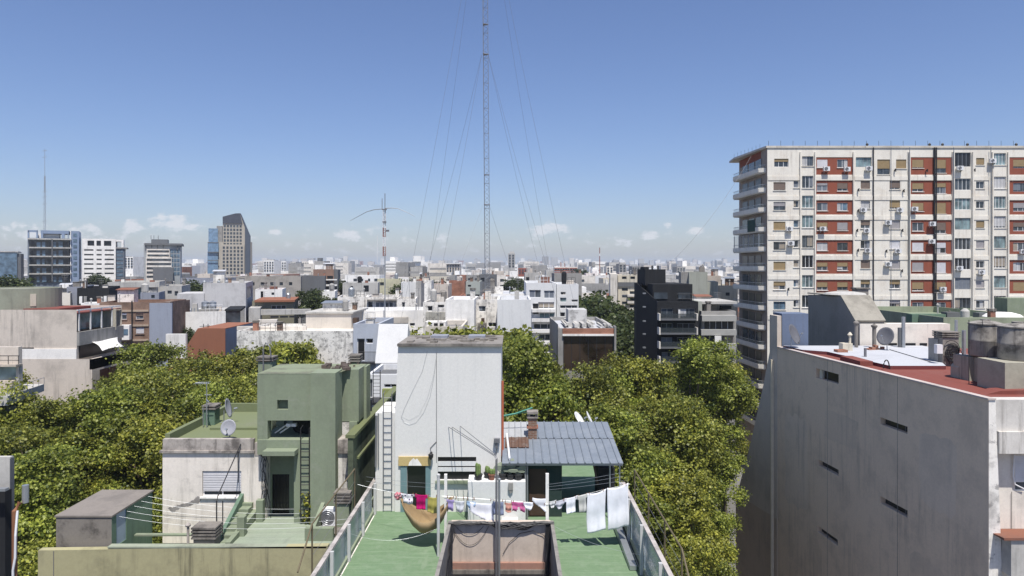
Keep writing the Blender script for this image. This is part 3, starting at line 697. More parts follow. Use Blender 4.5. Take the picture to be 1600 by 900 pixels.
# lean-to with metal roof ---------------------------------------------
SY, SB = 29.3, 34.2
rz0, rz1 = Z(724,SY), Z(660,SB)
rx0, rx1 = tx1+.06, 4.78
def corr(x0, x1, y0, y1, z0, z1, pitch, h, m, name, par, n=None):
    k = MB(); x = x0; vs = []; prof = []
    while x < x1-.01:
        for dx, dz in ((0,0),(pitch*.8,0),(pitch*.86,h),(pitch*.94,h)):
            if x+dx < x1: prof.append((x+dx, dz))
        x += pitch
    prof.append((x1,0))
    n = len(prof)
    for j in range(2):
        y, z = (y0,z0) if j == 0 else (y1,z1)
        vs += [(px_, y, z+dz) for px_, dz in prof]
    k.mesh(vs, [(i,i+1,n+i+1,n+i) for i in range(n-1)], 0)
    o = k.build(name, m, par); s = o.modifiers.new('thickness','SOLIDIFY'); s.thickness = .012; return o
TIN = plaster('grey_blue_roof_sheet', (.185,.21,.24), .3, .1, dirt=(.29,.31,.33), scale=1.2, rough=.5, patch=(.155,.178,.205), patch_amt=.6)
RUSTROOF = plaster('rusty_roof_sheet', (.12,.07,.05), .6, .3, dirt=(.2,.18,.165), scale=2.5)
ym, zm = SY+(SB-SY)*.58, rz0+(rz1-rz0)*.58
lt = corr(rx0+1.35, rx1, ym-.1, SB, zm-.015+.03, rz1+.03, .36, .045, TIN, 'upper_roof_sheet', T)
lt2 = corr(rx0, rx1, SY, ym, rz0, zm, .36, .045, TIN, 'lower_roof_sheet', T)
corr(rx0, rx0+1.35, ym-.1, SB, zm+.03, rz1+.03, .3, .04, plaster('pale_corrugated_sheet',(.36,.37,.38),.3,.1), 'pale_roof_sheet', T)
yr = SY+(SB-SY)*.33
corr(rx0+.1, rx0+1.2, yr, ym, rz0+(rz1-rz0)*.33+.05, zm+.05, .16, .03, RUSTROOF, 'rusty_roof_sheet', T)
k = MB(); k.tube([(rx0+.32,SY+.25,rz0+.13),(rx0+.18,ym+.3,zm+.12)], .05, 8); k.build('roof_pipe', FRAMEW, T)
k = MB(); k.box(rx0, rx1, SY+.15, SY+.23, rz0-.14, rz0-.02); k.build('eave_beam', GALV, T)
cx = X(832,32.2)
k = MB(); cz0 = rz0+.35; cz1 = Z(652,32.2); k.box(cx-.2, cx+.2, 32.0, 32.45, cz0, cz1); ch = k.build('chimney', BRICK, T)
k = MB(); k.box(cx-.26,cx+.26,31.94,32.51,cz1,cz1+.06); 
for sx in (-.2,.12): k.box(cx+sx,cx+sx+.08,32.0,32.45,cz1+.058,cz1+.2)
k.box(cx-.26,cx+.26,31.94,32.51,cz1+.2,cz1+.3); k.build('cap', CONC, ch)
k = MB(); k.box(cx-.26,cx+.26,31.95,32.5,cz0+.5,cz0+.58); k.build('brick_band', BRICKR, ch)
# room below: dark closed part, door, open bay
xr = X(878,SY+.6)
k = MB(); ddh = (X(826,29.9), X(855,29.9), GF, GF+2.1)
k.facade(PF(29.9), rx0, xr, GF, rz0-.05, [ddh], .1); k.face([(xr,29.9,GF),(xr,SB,GF),(xr,SB,rz1-.05),(xr,29.9,rz0-.05)]); k.face([(xr,SB,GF),(rx0,SB,GF),(rx0,SB,rz1-.05),(xr,SB,rz1-.05)])
rm = k.build('lean_to_wall', plaster('black_green_wall',(.022,.04,.036),.2,.3), T)
k = MB(); k.box(ddh[0]+.03, ddh[1]-.03, 29.98, 30.02, GF+.02, ddh[3]-.03); dd = k.build('door', WOOD, rm)
k = MB(); k.box(ddh[1]-.14, ddh[1]-.1, 29.94, 29.98, GF+1., GF+1.12); k.build('handle', BLACKM, dd)
k = MB()
for px in (821,824): k.box(X(px,29.6)-.03, X(px,29.6)+.03, 29.55, 29.61, GF, rz0-.14)
k.build('door_post', FRAMEG, T)
for x in (X(953,29.6), X(968,29.6)):
    k = MB(); k.tube([(x,29.6,GF),(x,29.6,rz0-.14)], .035, 8); k.build('post', GALV, T)
k = MB(); k.box(X(932,33.5), rx1-.02, 33.4, 33.6, GF, rz1-.1); k.box(X(936,31.2), rx1-.05, 31.4, 32.8, GF, GF+1.7); k.build('store_cupboard', BLACKP, T)
k = MB(); k.tube([(X(923,31.5),31.5,rz0-.02),(X(934,31.2),31.2,GF+1.)], .05, 6); k.build('leaning_pole', WOOD, T)
k = MB(); k.box(-.5, 4.75, 38.6, 38.85, GF, GF+1.0); k.build('rear_parapet', GREENP, T)
# balustrades -----------------------------------------------------------
POSTW = plain('weathered_white_post', (.5,.5,.49), .6)
def balustrade(x, y0, y1, side, ztop, posts, mat):
    k = MB(); k.box(x-.075, x+.075, y0, y1, ztop-.09, ztop); bl = k.build('balustrade', plaster('worn_pinkish_coping',(.46,.42,.39),.6,.5,scale=1.5), T)
    k = MB(); k.box(x-.1, x+.1, y0, y1, GF, GF+.16); k.build('kerb', GREENP, bl)
    for i, y in enumerate(posts):
        k = MB(); q = x-.14*side; k.box(q-.055, q+.055, y-.055, y+.055, GF, ztop+.02); k.build('post', POSTW, bl)
        if i < len(posts)-1:
            g = MB(); g.box(x-.02, x+.02, y+.09, posts[i+1]-.09, GF+.17, ztop-.15); g.build('glass_panel', mat, bl)
    return bl
balustrade(-6.2, 15, 31, -1, 20.35, (15.2,17.8,20.4,23.0,25.4,27.8,30.2), SEEG)
balustrade(4.75, 15, 29.2, 1, 20.75, (15.2,18.2,21.2,24.3,27.0,29.0), SEEG)
k = MB(); k.prism_x([(24.6,GF+.02),(28.6,GF+.02),(28.6,GF+.3),(24.6,GF+.18)], 4.25, 4.5); k.build('gutter_channel', GALV, T)
# tall fence poles carrying wires beyond each balustrade
def wire_fence(x, ys, z0, z1, label, m):
    t = thing('wire_fence', label, 'fence', (x,ys[0],z0))
    for y in ys: k = MB(); k.tube([(x,y,z0),(x,y,z1)], .03, 6); k.build('post', m, t)
    k = MB(); k.tube([(x,ys[0]-1.5,z1-.9)]+[(x,y,z1) for y in ys], .03, 6); k.build('top_rail', m, t)
    k = MB()
    for j in range(1,5): z = z0+(z1-z0)*j/5; k.tube([(x,ys[0],z),(x,ys[-1],z)], .007, 4)
    k.build('wire', STEEL, t)
KH = plain('khaki_paint', (.13,.105,.06), .7)
wire_fence(-6.5, (22.2,25.2,28.2), GF, 21.6, 'rusty fence of thin posts and a brown top rail left of the terrace', KH)
wire_fence(5.1, (20.5,22.8,25.5,28.4), GF, 21.5, 'thin fence of posts and brown rail beside the street trees right of the terrace', KH)
k = MB(); k.box(5.0,5.2,20.3,28.6,GF-.6,GF+.0); k.build('outer_ledge', W_STAIN, T)
# posts standing at the light well ----------------------------------------
def post_thing(x, y, z0, z1, r, label, m, name='clothes_post', sq=False):
    k = MB()
    if sq: k.box(x-r,x+r,y-r,y+r,z0,z1)
    else: k.tube([(x,y,z0),(x,y,z1)], r, 10); k.lathe(x,y,[(r*1.15,z1-.05),(r*1.15,z1+.02),(r*.4,z1+.05)],10)
    return tag(k.build(name, m), label, 'post', 'clothes line posts')
PY = 26.6
FRAMEW_ = POSTW
post_thing(X(685,PY-.75), PY-.75, GF, Z(742,PY-.75), .06, 'white round post with cap, left of two at the light well corner', POSTW)
post_thing(X(696.5,PY+.1), PY+.1, GF, Z(742,PY), .055, 'white square post beside the capped post at the left of the light well', W_CLEAN, sq=True)
post_thing(X(855,PY+.1), PY+.1, GF, Z(741,PY), .06, 'white square clothes post at the right corner of the light well', W_CLEAN, sq=True)
# steel pole with bent conduits
MP = thing('metal_pole', 'tall grey steel pole with bent conduits in front of the tan light well wall', 'pole', (X(779,27.3),27.3,12))
k = MB(); PO = 26.05; xm = X(780,PO); k.tube([(xm,PO,12),(xm,PO,Z(750,PO))], .045, 12); k.lathe(xm,PO,[(.07,Z(750,PO)),(.07,Z(748,PO)),(.03,Z(747,PO))],12); k.build('pole', GALV, MP)
for i,(px,py) in enumerate(((701,667),(706.5,667),(719,665.5))):
    k = MB(); x = X(774.5+i*1.2,25.95); zt = Z(716-i,25.95)
    k.tube([(x,25.95,13),(x,25.95,zt-.05),(x-.05,26.05,zt+.06),(X(px,TY),TY-.02,Z(py,TY))], .014, 7); k.build('conduit', STEEL, MP)
# cable tangle along the top of the light well wall
rg = random.Random(21); k = MB()
for i in range(26):
    y = WY-.03-rg.uniform(0,.14); x = WX0 - .1; pts = []
    while x < WX1+.15:
        pts.append((x, y+rg.uniform(-.02,.02), WT+rg.uniform(-.05,.06)-(.18 if -.6 < x < .8 else 0)*rg.random()))
        x += rg.uniform(.25,.5)
    k.tube(pts, rg.uniform(.01,.024), 4)
for i in range(24):
    a = rg.uniform(-1.1,.45); w = rg.uniform(.4,1.1); d = rg.uniform(.03,.32)*rg.random()
    k.tube(sagline((a,WY-.06,WT+.02),(a+w,WY-.06,WT-.02),d,10), rg.uniform(.008,.016), 4)
for a,b_,d in ((-2.35,-.9,.75),(-2.2,-1.1,.35)):
    k.tube(sagline((a,WY-.04,WT-.1),(b_,WY-.04,WT-.15),d,14), .009, 4)
k.tube([(-.35,WY-.04,18.9),(-.1,WY-.05,19.35),(.3,WY-.05,19.7),(.8,WY-.05,19.8),(1.2,WY-.05,19.65),(1.4,WY-.05,19.4)], .011, 4)
for i in range(9):
    x = WX0+.03+rg.uniform(0,.1); k.tube([(x,WY-.05,WT),(x+rg.uniform(-.1,.1),WY-.6,WT-.3),(x+rg.uniform(-.05,.12),WY-2,WT-.9+rg.uniform(-.3,.3)),(x,WY-4,17.5)], .015, 4)
for i in range(14):
    x = WX1-.03-rg.uniform(0,.14); k.tube([(x,WY-.05,WT),(x+rg.uniform(-.05,.08),WY-.3,19.4),(x+rg.uniform(-.1,.05),WY-.5,18.3),(x,WY-.6,15.5)], .015, 4)
tag(k.build('cable_bundle', BLACKM), 'tangle of black cables draped along the top of the tan light well wall', 'cables')

# ------------------------------------------------------------------ washing
LZ = lambda px: (Z(770,PY)+(Z(787,PY)-Z(770,PY))*(px-620)/235. if px < 855 else Z(787,PY)+(Z(757,PY)-Z(787,PY))*(px-855)/122.)
def line_thing(pts, r, label, m=GALV, name='clothes_line', cat='clothes line', group='washing lines'):
    k = MB(); k.tube(pts, r, 4); return tag(k.build(name, m), label, cat, group)
xa, xb = X(855,PY), 4.6
line_thing(sagline((-6.1,PY+.4,Z(762,PY)),(X(690,PY),PY,LZ(690)),.12)+[(xa,PY,LZ(855))], .006, 'washing line loaded with small clothes from the left balustrade to the right white post')
line_thing([(xa,PY,LZ(855))]+[(X(p,PY),PY,LZ(p)) for p in (880,910,950)]+[(xb,PY,Z(756,PY))], .006, 'washing line carrying the large white towels from the right post to the balustrade')
for i,(za,zb) in enumerate(((757,738),(761,744),(766,751))):
    line_thing(sagline((xa,PY+.02*i,Z(za,PY)),(4.7,28.8,Z(zb,28.8)),.03), .0045, ('highest','middle','lowest')[i]+' of three bare washing lines rising to the lean-to post')
line_thing(sagline((xa,PY,20.0),(4.7,24.4,19.65),.2), .0045, 'bare washing line crossing low over the green floor right of the light well')
for i,(za,zb) in enumerate(((756,745),(762,752))):
    line_thing(sagline((-6.1,28.6,Z(zb,28.6)),(X(690,PY),PY,Z(za,PY)),.05), .0045, ('higher','lower')[i]+' bare washing line in front of the tower door')
line_thing(sagline((-6.2,25.4,20.1),(X(686,PY),PY-.3,19.9),.4), .003, 'white cord sagging low across the left green floor')

def cloth(name, label, cat, px, py, m, mask=None, nx=14, nz=16, wav=.05, seed=0, slope=True, y=PY, group='clothes hanging on the washing line'):
    rg = random.Random(seed or int(px[0]*13)); ph = rg.uniform(0,6); fr = rg.uniform(1.0,2.2)
    x0, x1, z1, z0 = X(px[0],y), X(px[1],y), Z(py[0],y), Z(py[1],y)
    idx = {}; vs = []; fs = []
    def vert(i,j):
        if (i,j) not in idx:
            u, v = i/nx, j/nz
            dz = (LZ(px[0]+(px[1]-px[0])*u)-LZ((px[0]+px[1])/2)) if slope else 0
            yy = y + wav*(.25+v)*math.sin(fr*6.28*u+ph+v*.8)*(.6 if fr<2.5 else .4) + .03*math.sin(9*v+ph)*v - .02 + .25*wav*math.sin(fr*15*u+2*ph+2.5*v)*(.3+v)
            xx = x0+(x1-x0)*u + .02*math.sin(5*v+ph)*(x1-x0)
            zz = z1+(z0-z1)*v + dz - .05*(z1-z0)*math.sin(math.pi*u)*(1-v) + .015*math.sin(fr*5*u+1)*v
            idx[(i,j)] = len(vs); vs.append((xx,yy,zz))
        return idx[(i,j)]
    for i in range(nx):
        for j in range(nz):
            if mask and not mask((i+.5)/nx, (j+.5)/nz): continue
            fs.append((vert(i,j),vert(i+1,j),vert(i+1,j+1),vert(i,j+1)))
    k = MB(); k.mesh(vs, fs); o = k.build(name, m, None, True)
    s = o.modifiers.new('thickness','SOLIDIFY'); s.thickness = .008
    tag(o, label, cat, group)
    if cat != 'hammock':
        pg = MB(); 
        for u in (.12,.88):
            xx = x0+(x1-x0)*u; zz = LZ(px[0]+(px[1]-px[0])*u); pg.box(xx-.012-o.location.x,xx+.012-o.location.x,-.03,.03,zz-.06-o.location.z,zz+.03-o.location.z)
        p = pg.build('peg', RUST); p.parent = o; p.location = (0, y-o.location.y, 0)
    return o
def fabric(name, col, col2=None, sc=12):
    m = plain(name, col, .95, 0, .1)
    nt = m.node_tree; b = nt.nodes['Principled BSDF']
    if 'Bump' not in [n.name for n in nt.nodes]:
        g = nd(nt,'ShaderNodeNewGeometry'); mp = nd(nt,'ShaderNodeMapping'); mp.inputs['Scale'].default_value = (7,7,2.2); n = nd(nt,'ShaderNodeTexNoise'); n.inputs['Scale'].default_value = 1; n.inputs['Detail'].default_value = 4
        nt.links.new(g.outputs['Position'], mp.inputs[0]); nt.links.new(mp.outputs[0], n.inputs['Vector']); bp = nd(nt,'ShaderNodeBump'); bp.inputs['Strength'].default_value = .5; bp.inputs['Distance'].default_value = .03
        nt.links.new(n.outputs['Fac'], bp.inputs['Height']); nt.links.new(bp.outputs[0], b.inputs['Normal'])
    if col2:
        nt = m.node_tree; b = nt.nodes['Principled BSDF']; g = nd(nt,'ShaderNodeNewGeometry'); v = nd(nt,'ShaderNodeTexVoronoi'); v.inputs['Scale'].default_value = sc
        nt.links.new(g.outputs['Position'], v.inputs['Vector']); x = nd(nt,'ShaderNodeMixRGB'); mr = nd(nt,'ShaderNodeMapRange'); mr.inputs['From Min'].default_value=.28; mr.inputs['From Max'].default_value=.34
        nt.links.new(v.outputs['Distance'], mr.inputs['Value']); nt.links.new(mr.outputs[0], x.inputs[0]); x.inputs[1].default_value=(*col2,1); x.inputs[2].default_value=(*col,1); nt.links.new(x.outputs[0], b.inputs['Base Color'])
    return m
F_W = fabric('white_cotton', (.78,.79,.83)); F_G = fabric('off_white_cotton', (.6,.6,.6))
shirt = lambda u,v: v < .28 or .17 < u < .83
shorts = lambda u,v: v < .5 or abs(u-.5) > .08+.1*(v-.5)
brief = lambda u,v: v < .35 or (abs(u-.5) < .5-.55*(v-.35))
slip = lambda u,v: abs(u-.5) < .5-.2*v
cloth('printed_shirt','white shirt with small dark print beside the hammock','clothing',(627,648),(771,787),fabric('printed_cotton',(.7,.68,.7),(.12,.08,.16),9),shirt)
cloth('magenta_shirt','bright magenta shirt at the left end of the washing line','clothing',(648,668),(772,795),fabric('magenta_cotton',(.42,.01,.12)),shirt)
cloth('olive_towel','olive green towel hanging behind the brown hammock','towel',(668,684),(776,801),fabric('olive_cotton',(.36,.32,.09)))
cloth('lilac_top','small lilac top just right of the two left posts','clothing',(698,710),(780,797),fabric('lilac_cotton',(.34,.28,.5)),shirt)
cloth('thin_cloth','thin pale grey cloth between the lilac top and the light blue pants','clothing',(711,726),(782,800),fabric('pale_grey_cotton',(.55,.57,.6)),slip)
cloth('baby_pants','small light blue pants on the line above the light well','clothing',(729,743),(783,795),fabric('light_blue_cotton',(.33,.46,.62)),brief)
cloth('crumpled_sheet','crumpled white sheet hanging left of the metal pole','sheet',(735,771),(785,816),F_W,lambda u,v: v < .35+.65*u**.5,wav=.09)
cloth('grey_towel','blue grey towel hanging right behind the metal pole','towel',(770,787),(783,804),fabric('slate_cotton',(.2,.23,.32)))
cloth('peach_top','peach coloured top right of the metal pole','clothing',(788,801),(785,800),fabric('peach_cotton',(.55,.28,.22)),shirt)
cloth('pink_shorts','pink shorts hanging above the light well','clothing',(800,820),(784,799),fabric('pink_cotton',(.5,.13,.28)),shorts)
cloth('white_briefs','white briefs right of the pink shorts','clothing',(818,833),(784,797),F_W,brief)
cloth('white_scarf','slanting white cloth left of the right white post','clothing',(832,853),(778,799),F_W,lambda u,v: v < .25+.75*u)
cloth('grey_briefs','pale grey briefs just right of the right white post','clothing',(858,869),(782,793),F_G,brief)
cloth('striped_briefs','grey white boxer shorts second right of the white post','clothing',(866,883),(781,794),fabric('grey_white_cotton',(.5,.5,.55)),brief)
cloth('white_shirt','white shirt between the boxer shorts and the striped top','clothing',(882,902),(776,801),F_W,shirt)
cloth('striped_shirt','grey striped top beside the large white towels','clothing',(902,918),(772,800),fabric('striped_cotton',(.5,.5,.47)),shirt)
cloth('large_towel','left of the two large white towels, hanging longest','towel',(917,946),(767,830),F_W,None,16,22,.025)
cloth('large_towel','right of the two large white towels, nearest the balustrade','towel',(949,982),(758,825),F_W,lambda u,v: True,16,22,.03,5)
k = MB(); bx,bz = X(622,PY), Z(775,PY); n=12
for i in range(10):
    a = i*2.4; k.tube([(bx,PY,bz),(bx+.13*math.cos(a),PY+.1*math.sin(a*1.7),bz+.16*math.sin(a))],.05,6)
tag(k.build('peg_bag', fabric('pink_plush',(.55,.2,.23),(.7,.6,.6),15),None,True), 'small pink peg bag at the left end of the washing line', 'peg bag')
# hammock
vs=[]; fs=[]; NX,NS=26,14
for i in range(NX+1):
    t = i/NX; px = 624+ (706-624)*t
    zu = 20.78 - .85*math.sin(math.pi*min(1,t*1.02))**.9*(.75+.25*t) ; zu = zu + .10*t
    zl = zu - .60*math.sin(math.pi*min(.999,max(.001,t)))**.55
    for j in range(NS+1):
        s = j/NS; w = .12+.55*math.sin(math.pi*t)**.6
        vs.append((X(px,PY)+ .02*math.sin(s*7+t*5), PY+.35-w*math.cos(math.pi*s), zu-(zu-zl)*math.sin(math.pi*s)**.8 + .012*math.sin(t*40+s*3)))
for i in range(NX):
    for j in range(NS): a=i*(NS+1)+j; fs.append((a,a+1,a+NS+2,a+NS+1))
HAM = fabric('tan_canvas',(.31,.225,.125))
k = MB(); k.mesh(vs,fs); hm = k.build('hammock',HAM,None,True); hm.modifiers.new('thickness','SOLIDIFY').thickness=.012
tag(hm,'tan canvas hammock slung at the left end of the washing line','hammock')
# ------------------------------------------------------------------ green and white house on the left
G = thing('green_house', 'sage green and stained white house with rooftop tank tower and pale green patio', 'house', (-12.5,32,0))
PFZ = 18.7
XS = X(344,28.4)
k = MB(); k.prism([(-18.75,27.3),(XS,27.3),(XS,40.5),(-15.6,40.5),(-15.6,30.6),(-18.75,30.6)], 0, 17.5); k.box(XS+.002, -6.75, 27.3, 40.5, 0, PFZ-.006); k.build('wall', GREENP, G)
k = MB(); k.box(XS+.01, -6.8, 27.32, 31, PFZ-.005, PFZ); k.build('patio_floor', GREENL, G)
k = MB(); k.prism_y([(-18.75,0),(X(512,27),0),(X(512,27),Z(853,27)),(X(350,27),Z(856,27)),(-18.75,Z(860,27))], 27.0, 27.28); fw = k.build('front_wall', OLIVE, G)
k = MB(); k.box(-16.0, X(510,27), 27.0, 27.3, Z(857,27)+.003, Z(855,27)+.02); k.build('coping', plaster('pale_worn_green',(.30,.33,.25),.5,.3), fw)
k = MB(); k.box(X(84,27)-.012, X(84,27)+.012, 26.985, 26.998, 5, Z(861,27)); k.build('joint', STEEL, fw)
# flat roofed box shed
bx0, bx1, by0, by1, bzt = -18.3, -16.07, 27.4, 30.5, Z(808,27.4)
k = MB(); dhh = (28.35-.62, 28.35+.1, PFZ-.1, PFZ+1.25)
k.facade(PF(by0), bx0, bx1, 16.5, bzt, [], 0); k.build('shed_front', CONC_D, G)
k = MB(); k.facade(lambda u,v,d: (bx1-d,u,v), by0, by1, 16.5, bzt, [dhh], .06); k.face([(bx0,by0,16.5),(bx0,by0,bzt),(bx0,by1,bzt),(bx0,by1,16.5)]); k.face([(bx0,by1,16.5),(bx1,by1,16.5),(bx1,by1,bzt),(bx0,by1,bzt)])
shd = k.build('shed', GREEND, G)
k = MB(); k.box(bx0-.04, bx1+.04, by0-.04, by1+.04, bzt+.002, bzt+.07); k.build('shed_roof', plaster('shed_roof_concrete', (.23,.205,.18), .5, .1, dirt=(.12,.11,.1), scale=.8), shd)
k = MB(); k.mbox(lambda u,v,d: (bx1-d,u,v), *dhh, .03, .06); k.build('door', plain('blue_grey_door', (.3,.38,.45), .6), shd)
for i in range(5):
    y = 27.9+i*.55; k = MB(); k.tube(sagline((bx1,y,19.75+.02*i),(-6.9,y+.4,19.3),.35), .005, 4)
    tag(k.build('clothes_line', GALV), ('nearest','second nearest','middle','second farthest','farthest')[i]+' of five bare wires strung from the dark green shed over the patio', 'clothes line', 'washing lines')
# white room with shuttered window
wx0, wx1, wy = X(254,30.5), X(416,30.5), 30.5
h = (X(316,wy), X(377,wy), Z(776,wy), Z(736,wy))
k = MB(); k.facade(PF(wy), wx0, wx1, 17.6, Z(708,wy), [h], .16); k.face([(wx1,wy,17.6),(wx1,wy+1.0,17.6),(wx1,wy+1.0,22.3),(wx1,wy,22.3)]); k.face([(wx0,wy,17.6),(wx0,wy,22),(wx0,37,22),(wx0,37,17.6)])
rm = k.build('room_wall', plaster('peeling_white_wall', (.78,.72,.64), .22, .6, dirt=(.25,.23,.2), scale=.8, patch=(.45,.42,.38), patch_amt=.3), G)
rp = random.Random(15); k = MB()
for (u,v,r1,r2) in ((309,780,.15,.12),(306,784,.17,.12),(302,785,.14,.1),(297,787,.16,.08),(292,789,.17,.075),(286,790,.17,.08),(280,791,.16,.07),(275,794,.16,.09),(270,797,.15,.10),(266,794,.1,.06)):
    n = 16; ring = [(X(u,wy)+r1*rp.uniform(.7,1.15)*math.cos(2*math.pi*q/n), Z(v,wy)+r2*rp.uniform(.7,1.2)*math.sin(2*math.pi*q/n)) for q in range(n)]
    k.ext([(x,wy-.003-.0005*u/300,z) for x,z in ring],[(x,wy+.02,z) for x,z in ring])
k.build('bare_render_patch', plaster('bare_grey_render',(.30,.28,.26),.5,.1,scale=3), rm)
w = window(rm, PF(wy), h, .1, 'glass+white.8', FRAMEW, mull=1); sill(w, PF(wy), h, W_CLEAN)
k = MB(); k.box(wx0-.1, X(398,wy), wy-.1, wy+.2, Z(707,wy), Z(703.5,wy)); k.box(wx0+.02, X(398,wy)-.05, wy-.02, wy+.2, Z(703.4,wy), Z(686,wy)); k.box(X(398,wy)+.003, wx1, wy-.02, wy+.2, Z(712,wy), Z(692,wy)); k.build('parapet', COPE, rm)
k = MB(); k.face([(wx0,wy+.1,22.05),(-11.2,wy+.1,22.05),(-11.2,37.2,22.05),(wx0,37.2,22.05)]); k.build('roof', ROOFGREEN, G)
k = MB(); k.box(wx0-.02,wx0+.2,wy+.25,37.3,21.9,22.42); k.box(wx0+.2,-11.2,37.1,37.3,21.9,22.5); k.box(wx0+1.0,-11.25,33.0,33.12,22.052,22.16); k.build('roof_parapet', ROOFGREEN, G)
k = MB(); chimney_stack(G, wx0+.25, wx0+.8, 34.0, 34.6, 22.0, 23.1, GREEND, 2)
# door bay with canopy
bx = (X(416,31), X(487,31)); dh2 = (X(425,31), X(452,31), PFZ, Z(741,31))
k = MB(); k.facade(PF(31.0), bx[0], bx[1], PFZ, 22.35, [dh2], .14); k.face([(bx[0],31,22.35),(bx[1],31,22.35),(bx[1],36.5,22.35),(bx[0],36.5,22.35)]); by = k.build('door_bay_wall', GREENP, G)
k = MB(); k.box(dh2[0], dh2[1], 31.1, 31.14, dh2[2], dh2[3]); dr = k.build('door', GLASSK, by)
k = MB()
for i in range(6): x = dh2[0]+.04+(dh2[1]-dh2[0]-.08)*i/5; k.tube([(x,31.03,dh2[2]+.02),(x,31.03,dh2[3]-.02)], .013, 5)
for z in (PFZ+.5,PFZ+1.2,PFZ+1.75): k.tube([(dh2[0]+.02,31.05,z),(dh2[1]-.02,31.05,z)], .013, 5)
k.build('gate', BLACKM, dr)
k = MB(); k.box(X(413,29.6), X(463,29.6), 29.35, 29.89, Z(711,29.5), Z(704,29.5)); k.build('canopy', GREENP, by)
k = MB(); k.box(bx[0], X(487,29.9), 29.9, 30.98, 21.72, 22.36); k.box(X(464,29.9), X(487,29.9), 29.9, 30.98, PFZ, 21.718); k.build('ladder_wall', GREENP, by)
k = MB(); k.box(X(459,29.9), X(463.8,29.9), 29.92, 30.98, PFZ, 21.71); k.build('pier', GREENP, by)
k = MB()
for x in (X(470,29.8), X(483.5,29.8)): k.tube([(x,29.78,PFZ+.2),(x,29.78,22.9),(x,30.1,22.95)], .025)
z = PFZ+.3
while z < 22.4: k.tube([(X(470,29.8),29.78,z),(X(483.5,29.8),29.78,z)], .018, 5); z += .36
k.build('ladder', BLACKM, by)
# tank tower
HT = thing
gx0, gx1 = X(402,30), X(487,30); zb, zt = Z(657,30), Z(584,30)
sq = (X(433,30), X(450,30), Z(640,30), Z(625,30))
k = MB(); k.facade(PF(30.0), gx0, gx1, zb, zt, [sq], .3); k.face([(gx0,30,zb),(gx0,33,zb),(gx0,33,zt),(gx0,30,zt)]); k.face([(gx0,30,zb),(gx1,30,zb),(gx1,33,zb),(gx0,33,zb)]); k.face([(gx0,33,zb),(gx1,33,zb),(gx1,33,zt),(gx0,33,zt)]); k.mbox(PF(30.0), sq[0], sq[1], sq[2], sq[3], .28, .3)
tt = k.build('tank_tower', GREENP, G)
k = MB(); k.box(gx0, X(418,30), 30.0, 30.5, 22.0, zb+.002); k.box(gx0, X(414,30), 32.5, 33, 22.0, zb+.002); k.build('leg', GREENP, tt)
k = MB(); k.box(X(485,29.7), X(524,29.7), 29.7, 30.9, PFZ, Z(583,29.7)); k.build('pillar', GREENP, tt)
k = MB(); k.face([(gx0-.01,29.99,zt+.004),(X(524,30),29.99,zt+.004),(X(562,31.5),33,zt+.004),(gx0-.01,33,zt+.004)]); k.build('tower_roof', plaster('mossy_green_roof',(.22,.25,.165),.7,.1,dirt=(.11,.095,.08),scale=.9), tt)
k = MB(); rg = random.Random(9)
for i in range(30):
    x=rg.uniform(-8.8,-7.4); y=rg.uniform(31,32.9); s=rg.uniform(.04,.14); k.box(x-s,x+s,y-s,y+s,zt+.0,zt+.03+s)
o = k.build('rubble', plaster('brown_debris',(.11,.085,.07),.5,.1,scale=3), tt); o['kind']='stuff'
k = MB(); k.box(X(524,31.4)+.0, X(562,31.4), 31.2, 33.0, Z(657,31.4), zt); k.box(X(548,31.4), X(560,31.4), 31.1, 32.0, 22.0, Z(657,31.4)+.002); k.build('east_block', GREENP, tt)
k = MB(); k.box(X(562.5,32.5), X(574,32.5), 32.3, 33.2, 19, Z(572,32.5)); k.build('slim_pier', GREENP, G)
k = MB(); k.box(X(430,34), -7.0, 34.0, 34.15, 22.2, zb+.1); k.build('tank_room_back', plaster('shaded_back_wall',(.02,.024,.035),.2,.2), tt)  # near-black wall: shade inside the tank room put into its colour
k = MB(); k.lathe(-9.2, 31.9, [(.95,22.37),(1.0,22.5),(1.0,22.95),(.8,23.1)], 18); k.build('tank', BLACKP, tt)
chimney_stack(G, X(402,32.8), X(424,32.8), 32.9, 33.5, 22.0, Z(556,32.8), GREENP, 2)
chimney_stack(G, X(546,32.8), X(560,32.8), 32.9, 33.4, 22.0, Z(553,32.8), GREENP, 3)
k = MB(); k.tube([(X(412,32.8),32.75,23),(X(412,32.8),32.75,26.0),(X(416,32.8),32.75,26.3),(X(422,32.8),32.75,26.1),(X(424,32.8),32.75,25.6)], .035, 6); k.build('vent_pipe', STEEL, G)
# stained pillar, party wall
k = MB(); k.box(X(525.5,30.2), X(547,30.2), 30.2, 31.0, PFZ, Z(708,30.2)); wp = k.build('white_pillar', W_STAIN, G)
k = MB(); k.box(X(524,30.2), X(549,30.2), 30.1, 31.0, Z(707.6,30.2), Z(686,30.2)); k.build('pillar_cap', COPE, wp)
k = MB(); k.prism_x([(29.3,0),(41,0),(41,22.6),(29.3,22.6)], -7.05, -6.82); pw = k.build('party_wall', plaster('mouldy_green_wall',(.10,.12,.075),.6,.6,dirt=(.02,.02,.02),scale=1.2), G)
k = MB(); k.box(-7.14,-6.74,29.25,41.1,22.603,22.74); k.build('coping', plaster('olive_coping',(.15,.17,.08),.5,.3), pw)
k = MB(); k.box(-6.818,-6.72,30.0,40,21.5,21.6); k.build('ledge', plaster('olive_coping',(.15,.17,.08)), pw)
